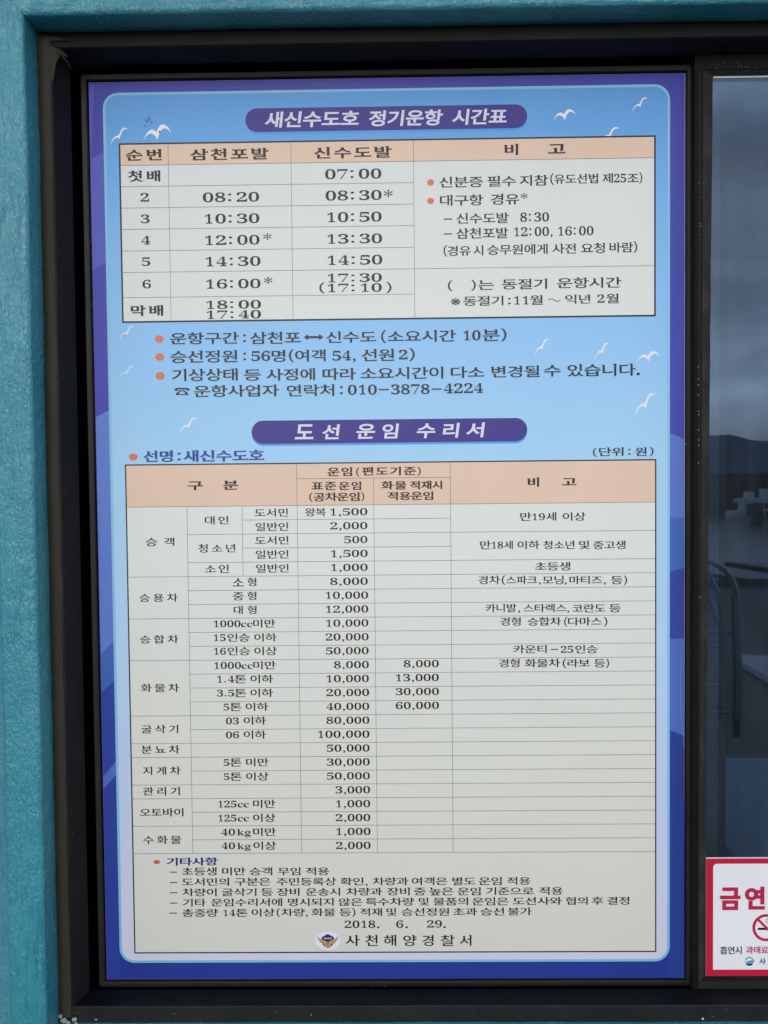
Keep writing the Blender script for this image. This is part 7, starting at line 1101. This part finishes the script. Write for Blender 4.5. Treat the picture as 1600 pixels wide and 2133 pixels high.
def scratch(pts, w_, mt):
    ps = []
    for i in range(len(pts)-1):
        a, b = U(*pts[i]), U(*pts[i+1]); ps.append([(a[0]-w_, a[1]), (a[0]+w_, a[1]), (b[0]+w_, b[1]), (b[0]-w_, b[1])])
    flat('scuff', ps, 6, mt, poster)
scratch([(1420, 1372), (1418, 1400), (1417, 1440), (1418, 1480), (1422, 1520), (1425, 1560)], .00018, inks('print_scratch', alb(116, 142, 214)))

# ================================================================== INSIDE THE BUILDING
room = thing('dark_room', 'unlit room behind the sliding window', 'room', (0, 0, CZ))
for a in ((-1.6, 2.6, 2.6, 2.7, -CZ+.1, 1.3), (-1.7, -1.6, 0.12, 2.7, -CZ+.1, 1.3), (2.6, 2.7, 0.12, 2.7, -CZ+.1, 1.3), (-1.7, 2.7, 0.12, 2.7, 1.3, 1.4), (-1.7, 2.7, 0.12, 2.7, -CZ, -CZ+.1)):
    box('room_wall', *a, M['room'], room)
inner = thing('inner_window', 'inner window with pale flange and black sash behind the right pane', 'window', (0, 0, CZ))
IM = plain('inner_frame_black', (0.008, 0.008, 0.009, 1), 0.7); IL = plain('inner_frame_pale', (0.11, 0.115, 0.12, 1), 0.6)
IY = 0.115
ix0 = U(1499.5, 300, IY)[0]; ix1 = U(1515.5, 300, IY)[0]; iz1 = U(1560, 187, IY)[1]; iz2 = U(1560, 201, IY)[1]
box('frame', ix0, ix1, IY, IY+.03, -0.75, iz1, IM, inner, .002)
box('frame', ix1, 1.05, IY, IY+.03, iz2, iz1, IM, inner, .002)
box('outer_flange', U(1470, 300, IY)[0], ix0-.001, IY-.004, IY+.03, -0.75, iz1+.02, IL, inner, .001)
box('outer_flange', ix0-.001, 1.05, IY-.004, IY+.03, iz1+.001, iz1+.02, IL, inner, .001)
box('glass_pane', ix1, 1.05, IY+.012, IY+.016, -0.75, iz2, M['glass_in'], inner)
pan = thing('pale_board', 'pale blue grey board standing inside behind the right pane', 'board', (0, 0, CZ))
PY = 0.30
pp = [U(1500, 1580, PY), U(1500, 1745, PY), U(1536, 1792, PY), U(1760, 2140, PY), U(1900, 2140, PY), U(1900, 1577, PY)]
vs = [(x_, PY, z_) for x_, z_ in pp]+[(x_, PY+.02, z_) for x_, z_ in pp]; n = len(pp)
mesh('board_face', vs, [tuple(range(n)), tuple(range(2*n-1, n-1, -1))]+[(i, i+n, (i+1) % n+n, (i+1) % n) for i in range(n)], plain('pale_blue_board', (0.30, 0.42, 0.50, 1), 0.7), pan)

# ================================================================== THE HARBOUR BEHIND THE CAMERA (seen only as reflections)
conc = plain('quay_asphalt', (0.085, 0.085, 0.085, 1), 0.9, nscale=3.0, var=0.2, bump=0.004)
def struct(o): o['kind'] = 'structure'; return o
struct(box('quay', -30, 30, -12.2, 3.0, -0.4, 0.0, conc))
struct(box('ground', -400, 400, 3.0, 400, -0.5, -0.02, conc))
wm, wnt, wb = base('sea_water'); wb.inputs['Base Color'].default_value = (0.02, 0.04, 0.05, 1); wb.inputs['Roughness'].default_value = 0.12
wt = wnt.nodes.new('ShaderNodeTexCoord'); wn = N(wnt, 'ShaderNodeTexNoise', Scale=1.5, Detail=5.0); wnt.links.new(wt.outputs['Object'], wn.inputs['Vector'])
wbp = wnt.nodes.new('ShaderNodeBump'); wbp.inputs['Distance'].default_value = 0.12; wnt.links.new(wn.outputs['Fac'], wbp.inputs['Height']); wnt.links.new(wbp.outputs['Normal'], wb.inputs['Normal'])
struct(mesh('sea', [(-4000, -6000, -2.6), (4000, -6000, -2.6), (4000, -12.1, -2.6), (-4000, -12.1, -2.6)], [(0, 1, 2, 3)], wm))
# headland
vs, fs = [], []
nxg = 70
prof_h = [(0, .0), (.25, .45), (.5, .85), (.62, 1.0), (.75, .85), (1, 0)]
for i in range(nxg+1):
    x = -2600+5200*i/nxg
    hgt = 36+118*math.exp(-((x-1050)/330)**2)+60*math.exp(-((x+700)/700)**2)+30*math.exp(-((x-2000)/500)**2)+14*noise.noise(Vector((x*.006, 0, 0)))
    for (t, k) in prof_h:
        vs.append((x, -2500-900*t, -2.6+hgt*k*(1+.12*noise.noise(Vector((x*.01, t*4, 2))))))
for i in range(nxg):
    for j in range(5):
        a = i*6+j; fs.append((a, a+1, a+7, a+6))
struct(mesh('hills', vs, fs, plain('hill_blue_haze', (0.075, 0.125, 0.165, 1), 0.9, nscale=0.02), None, True))  # haze of distance painted into the hill as a bluer colour
def MG(px, py, z):
    """point at height z that the pane mirrors to (px, py)"""
    d = _f*FPX + _r*(px-800) + _u*(1066.5-py)
    t = (z-(CZ+CAM_Z))/d.z
    return Vector((CAM_X+d.x*t, 2*SG-(-CAM_D+d.y*t), z))
bw = thing('breakwater', 'dark scrub covered breakwater across the harbour', 'breakwater', (0, -112, -2.6))
vs, fs = [], []
for i in range(161):
    x = -120+300*i/160; h_ = 4.75+0.22*noise.noise(Vector((x*.25, 1, 0)))+0.15*noise.noise(Vector((x*.9, 3, 0)))
    vs += [(x, 3, 0), (x, 1, h_*.55+.3*noise.noise(Vector((x*.5, 5, 0)))), (x, -1, h_), (x, -9, h_*.95), (x, -16, 0)]
for i in range(160):
    for j in range(4):
        a = i*5+j; fs.append((a, a+5, a+6, a+1))
mesh('bank', vs, fs, plain('dark_scrub', (0.030, 0.034, 0.026, 1), 0.95, nscale=0.5, var=.45), bw)
hullm = plain('boat_white', (0.75, 0.78, 0.8, 1), 0.4); cabm = plain('boat_cabin', (0.55, 0.6, 0.62, 1), 0.5); wind = plain('boat_window', (0.02, 0.03, 0.04, 1), 0.2)
def boat(x, y, ln, hh, label):
    b = thing('fishing_boat', label, 'boat', (x, y, -2.6), 'boats moored along the breakwater')
    vs = []; n = 10
    for i in range(n+1):
        t = i/n; wdt = 1.3*math.sin(pi*min(1, .25+.75*(1-t)))**.5 if t < 1 else 0.02
        sheer = hh*(1+.35*t*t)
        vs += [(-ln/2+ln*t, -wdt, sheer), (-ln/2+ln*t*.95, -wdt*.6, -.2), (-ln/2+ln*t*.95, wdt*.6, -.2), (-ln/2+ln*t, wdt, sheer)]
    fs = []
    for i in range(n):
        a = i*4; fs += [(a, a+4, a+5, a+1), (a+1, a+5, a+6, a+2), (a+2, a+6, a+7, a+3), (a+3, a+7, a+4, a)]
    fs.append((0, 1, 2, 3)); mesh('hull', vs, fs, hullm, b)
    box('cabin', -ln*.3, -ln*.02, -.8, .8, hh, hh+.85, cabm, b, .1); box('cabin_window', -ln*.26, -ln*.05, .78, .83, hh+.45, hh+.7, wind, b)
    box('mast', ln*.1, ln*.1+.12, -.06, .06, hh, hh+1.5, cabm, b)
boat(37.5, -93, 7.5, 0.75, 'small white fishing boat nearest the pontoon'); boat(48, -97, 9, 0.9, 'mid sized white fishing boat moored in the row'); boat(60, -99, 11, 1.0, 'long white fishing boat at the far end of the row')
bg_ = thing('landing_stage', 'long pale landing stage on grey piles in front of the breakwater', 'jetty', (48, -86, -2.6))
pale = plain('stage_pale', (.55, .62, .62, 1), .6, nscale=.8, var=.3); pile = plain('stage_pile', (.16, .16, .14, 1), .9, nscale=.6, var=.4)
box('deck', -15.5, 26, -1.5, 1.5, 1.75, 2.15, pale, bg_)
for k in range(12): box('pile', -15+k*3.4+random.uniform(-.5, .5), -14.2+k*3.4+random.uniform(-.4, .6), .6, 1.4, -.2, 1.75, pile, bg_)
for a_, b_, h_ in ((-13.5, -12.6, .9), (-4.2, -3.4, 1.1), (-1.9, -1.1, 1.0), (5, 8, .8)): box('locker', a_, b_, -.5, .5, 2.15, 2.15+h_, pale, bg_, .08)
rnd = random.Random(5)
for k in range(26):
    cx_ = -15+k*1.55+rnd.uniform(-.4, .4); cw = rnd.uniform(.25, .8); ch_ = rnd.uniform(.15, .75)
    box('stage_gear', cx_, cx_+cw, -.6, .4, 2.15, 2.15+ch_, (pale, pile, cabm)[k % 3], bg_, .04)
for k in range(22):
    cx_ = -15+k*1.8+rnd.uniform(-.5, .5); cw = rnd.uniform(.4, 1.3)
    box('fender', cx_, cx_+cw, 1.5, 1.8, rnd.uniform(.2, .6), rnd.uniform(.9, 1.5), (pile, pile, pale)[k % 3], bg_, .05)
sk = thing('skiff', 'low pale skiff lying off the landing stage', 'boat', (45, -76, -2.6))
box('hull', -7, 12, -1, 1, 0.35, 0.7, pale, sk, .1); box('thwart', -2, 2, -.8, .8, .7, .95, pile, sk, .05)
pt = thing('pontoon', 'low floating pontoon moored off the quay', 'pontoon', (10, -35, -2.6))
box('deck', -26, 26, -3.6, 3.0, 0.1, 0.55, plain('pontoon_deck', (0.22, 0.27, 0.33, 1), .8), pt); box('deck_edge', -26, 26, 3.0, 3.1, 0.35, 0.6, plain('pontoon_edge', (0.04, .045, .05, 1), .6), pt)
rp = thing('boarding_ramp', 'white painted boarding ramp lying on the quay', 'ramp', (0, 0, 0))
rq = [MG(1546, 1374, .02), MG(1640, 1380, .02), MG(1640, 1452, .02), MG(1602, 1424, .02), MG(1547, 1392, .02)]
vs = [tuple(q) for q in rq]+[(q.x, q.y, q.z+.05) for q in rq]; n = 5
mesh('ramp_plate', vs, [tuple(range(n, 2*n)), tuple(range(n-1, -1, -1))]+[(i, (i+1) % n, (i+1) % n+n, i+n) for i in range(n)], plain('ramp_paint', (.42, .46, .50, 1), .6, nscale=3, var=.3), rp)
# curved handrail by the steps, behind the viewer
rail = thing('handrail', 'curved steel handrail at the steps behind the viewer', 'railing', (0, 0, 0))
steel = plain('rail_steel', (0.45, 0.47, 0.5, 1), 0.3, metal=1.0)
def MR(px, py, dist):
    """world point seen at (px, py) in the pane when it stands dist metres before the wall"""
    d = _f*FPX + _r*(px-800) + _u*(1066.5-py)
    t = (CAM_D+SG+dist)/d.y
    return Vector((CAM_X+d.x*t, SG-dist, CZ+CAM_Z+d.z*t))
def tube(pts, rad, name, mat, par, seg=8):
    vs, fs = [], []; n = len(pts)
    for i, p in enumerate(pts):
        d = (pts[min(i+1, n-1)]-pts[max(i-1, 0)]).normalized()
        a = d.orthogonal().normalized(); b = d.cross(a)
        if i and a.dot(la) < 0: a = -a; b = -b
        la = a
        ref = Vector((0, 1, 0)); a = (ref-d*ref.dot(d)).normalized() if abs(d.y) < .9 else a; b = d.cross(a)
        for k in range(seg):
            t = 2*pi*k/seg; vs.append(p+a*cos(t)*rad+b*sin(t)*rad)
    for i in range(n-1):
        for k in range(seg):
            a = i*seg+k; b = i*seg+(k+1) % seg; fs.append((a, b, b+seg, a+seg))
    return mesh(name, vs, fs, mat, par, True)
D_ = 2.4
tube([MR(x_, y_, D_) for x_, y_ in ((1380, 1163), (1420, 1164), (1455, 1167), (1485, 1172), (1508, 1184), (1524, 1202), (1533, 1226), (1536, 1262), (1538, 1330), (1541, 1400), (1541, 1500))], .011, 'top_rail', steel, rail)
tube([MR(x_, y_, D_) for x_, y_ in ((1400, 1185), (1455, 1196), (1478, 1208), (1492, 1226), (1500, 1260), (1503, 1330), (1500, 1500))], .009, 'mid_rail', steel, rail)
for yy, xe in ((1315, 1524), (1345, 1500), (1428, 1510), (1486, 1525)):
    tube([MR(1400, yy, D_+.03), MR(xe, yy, D_+.03)], .006, 'cross_bar', steel, rail)
tube([MR(1468, 1176, D_-.1), MR(1484, 1206, D_-.1), MR(1500, 1236, D_-.1)], .006, 'brace', steel, rail)
black_paint = plain('rail_black', (0.012, 0.012, 0.014, 1), 0.6)
tube([MR(1512, 1175, 2.9), MR(1700, 1204, 2.9)], .011, 'cross_rail', black_paint, rail)
tube([MR(1478, 1198, 2.9), MR(1700, 1228, 2.9)], .008, 'cross_rail', black_paint, rail)
tube([MR(1531, 1235, D_+.06), MR(1534, 1400, D_+.06), MR(1535, 1535, D_+.06)], .014, 'post', black_paint, rail)
tube([MR(1476, 1242, D_), MR(1504, 1312, D_)], .008, 'brace', steel, rail)
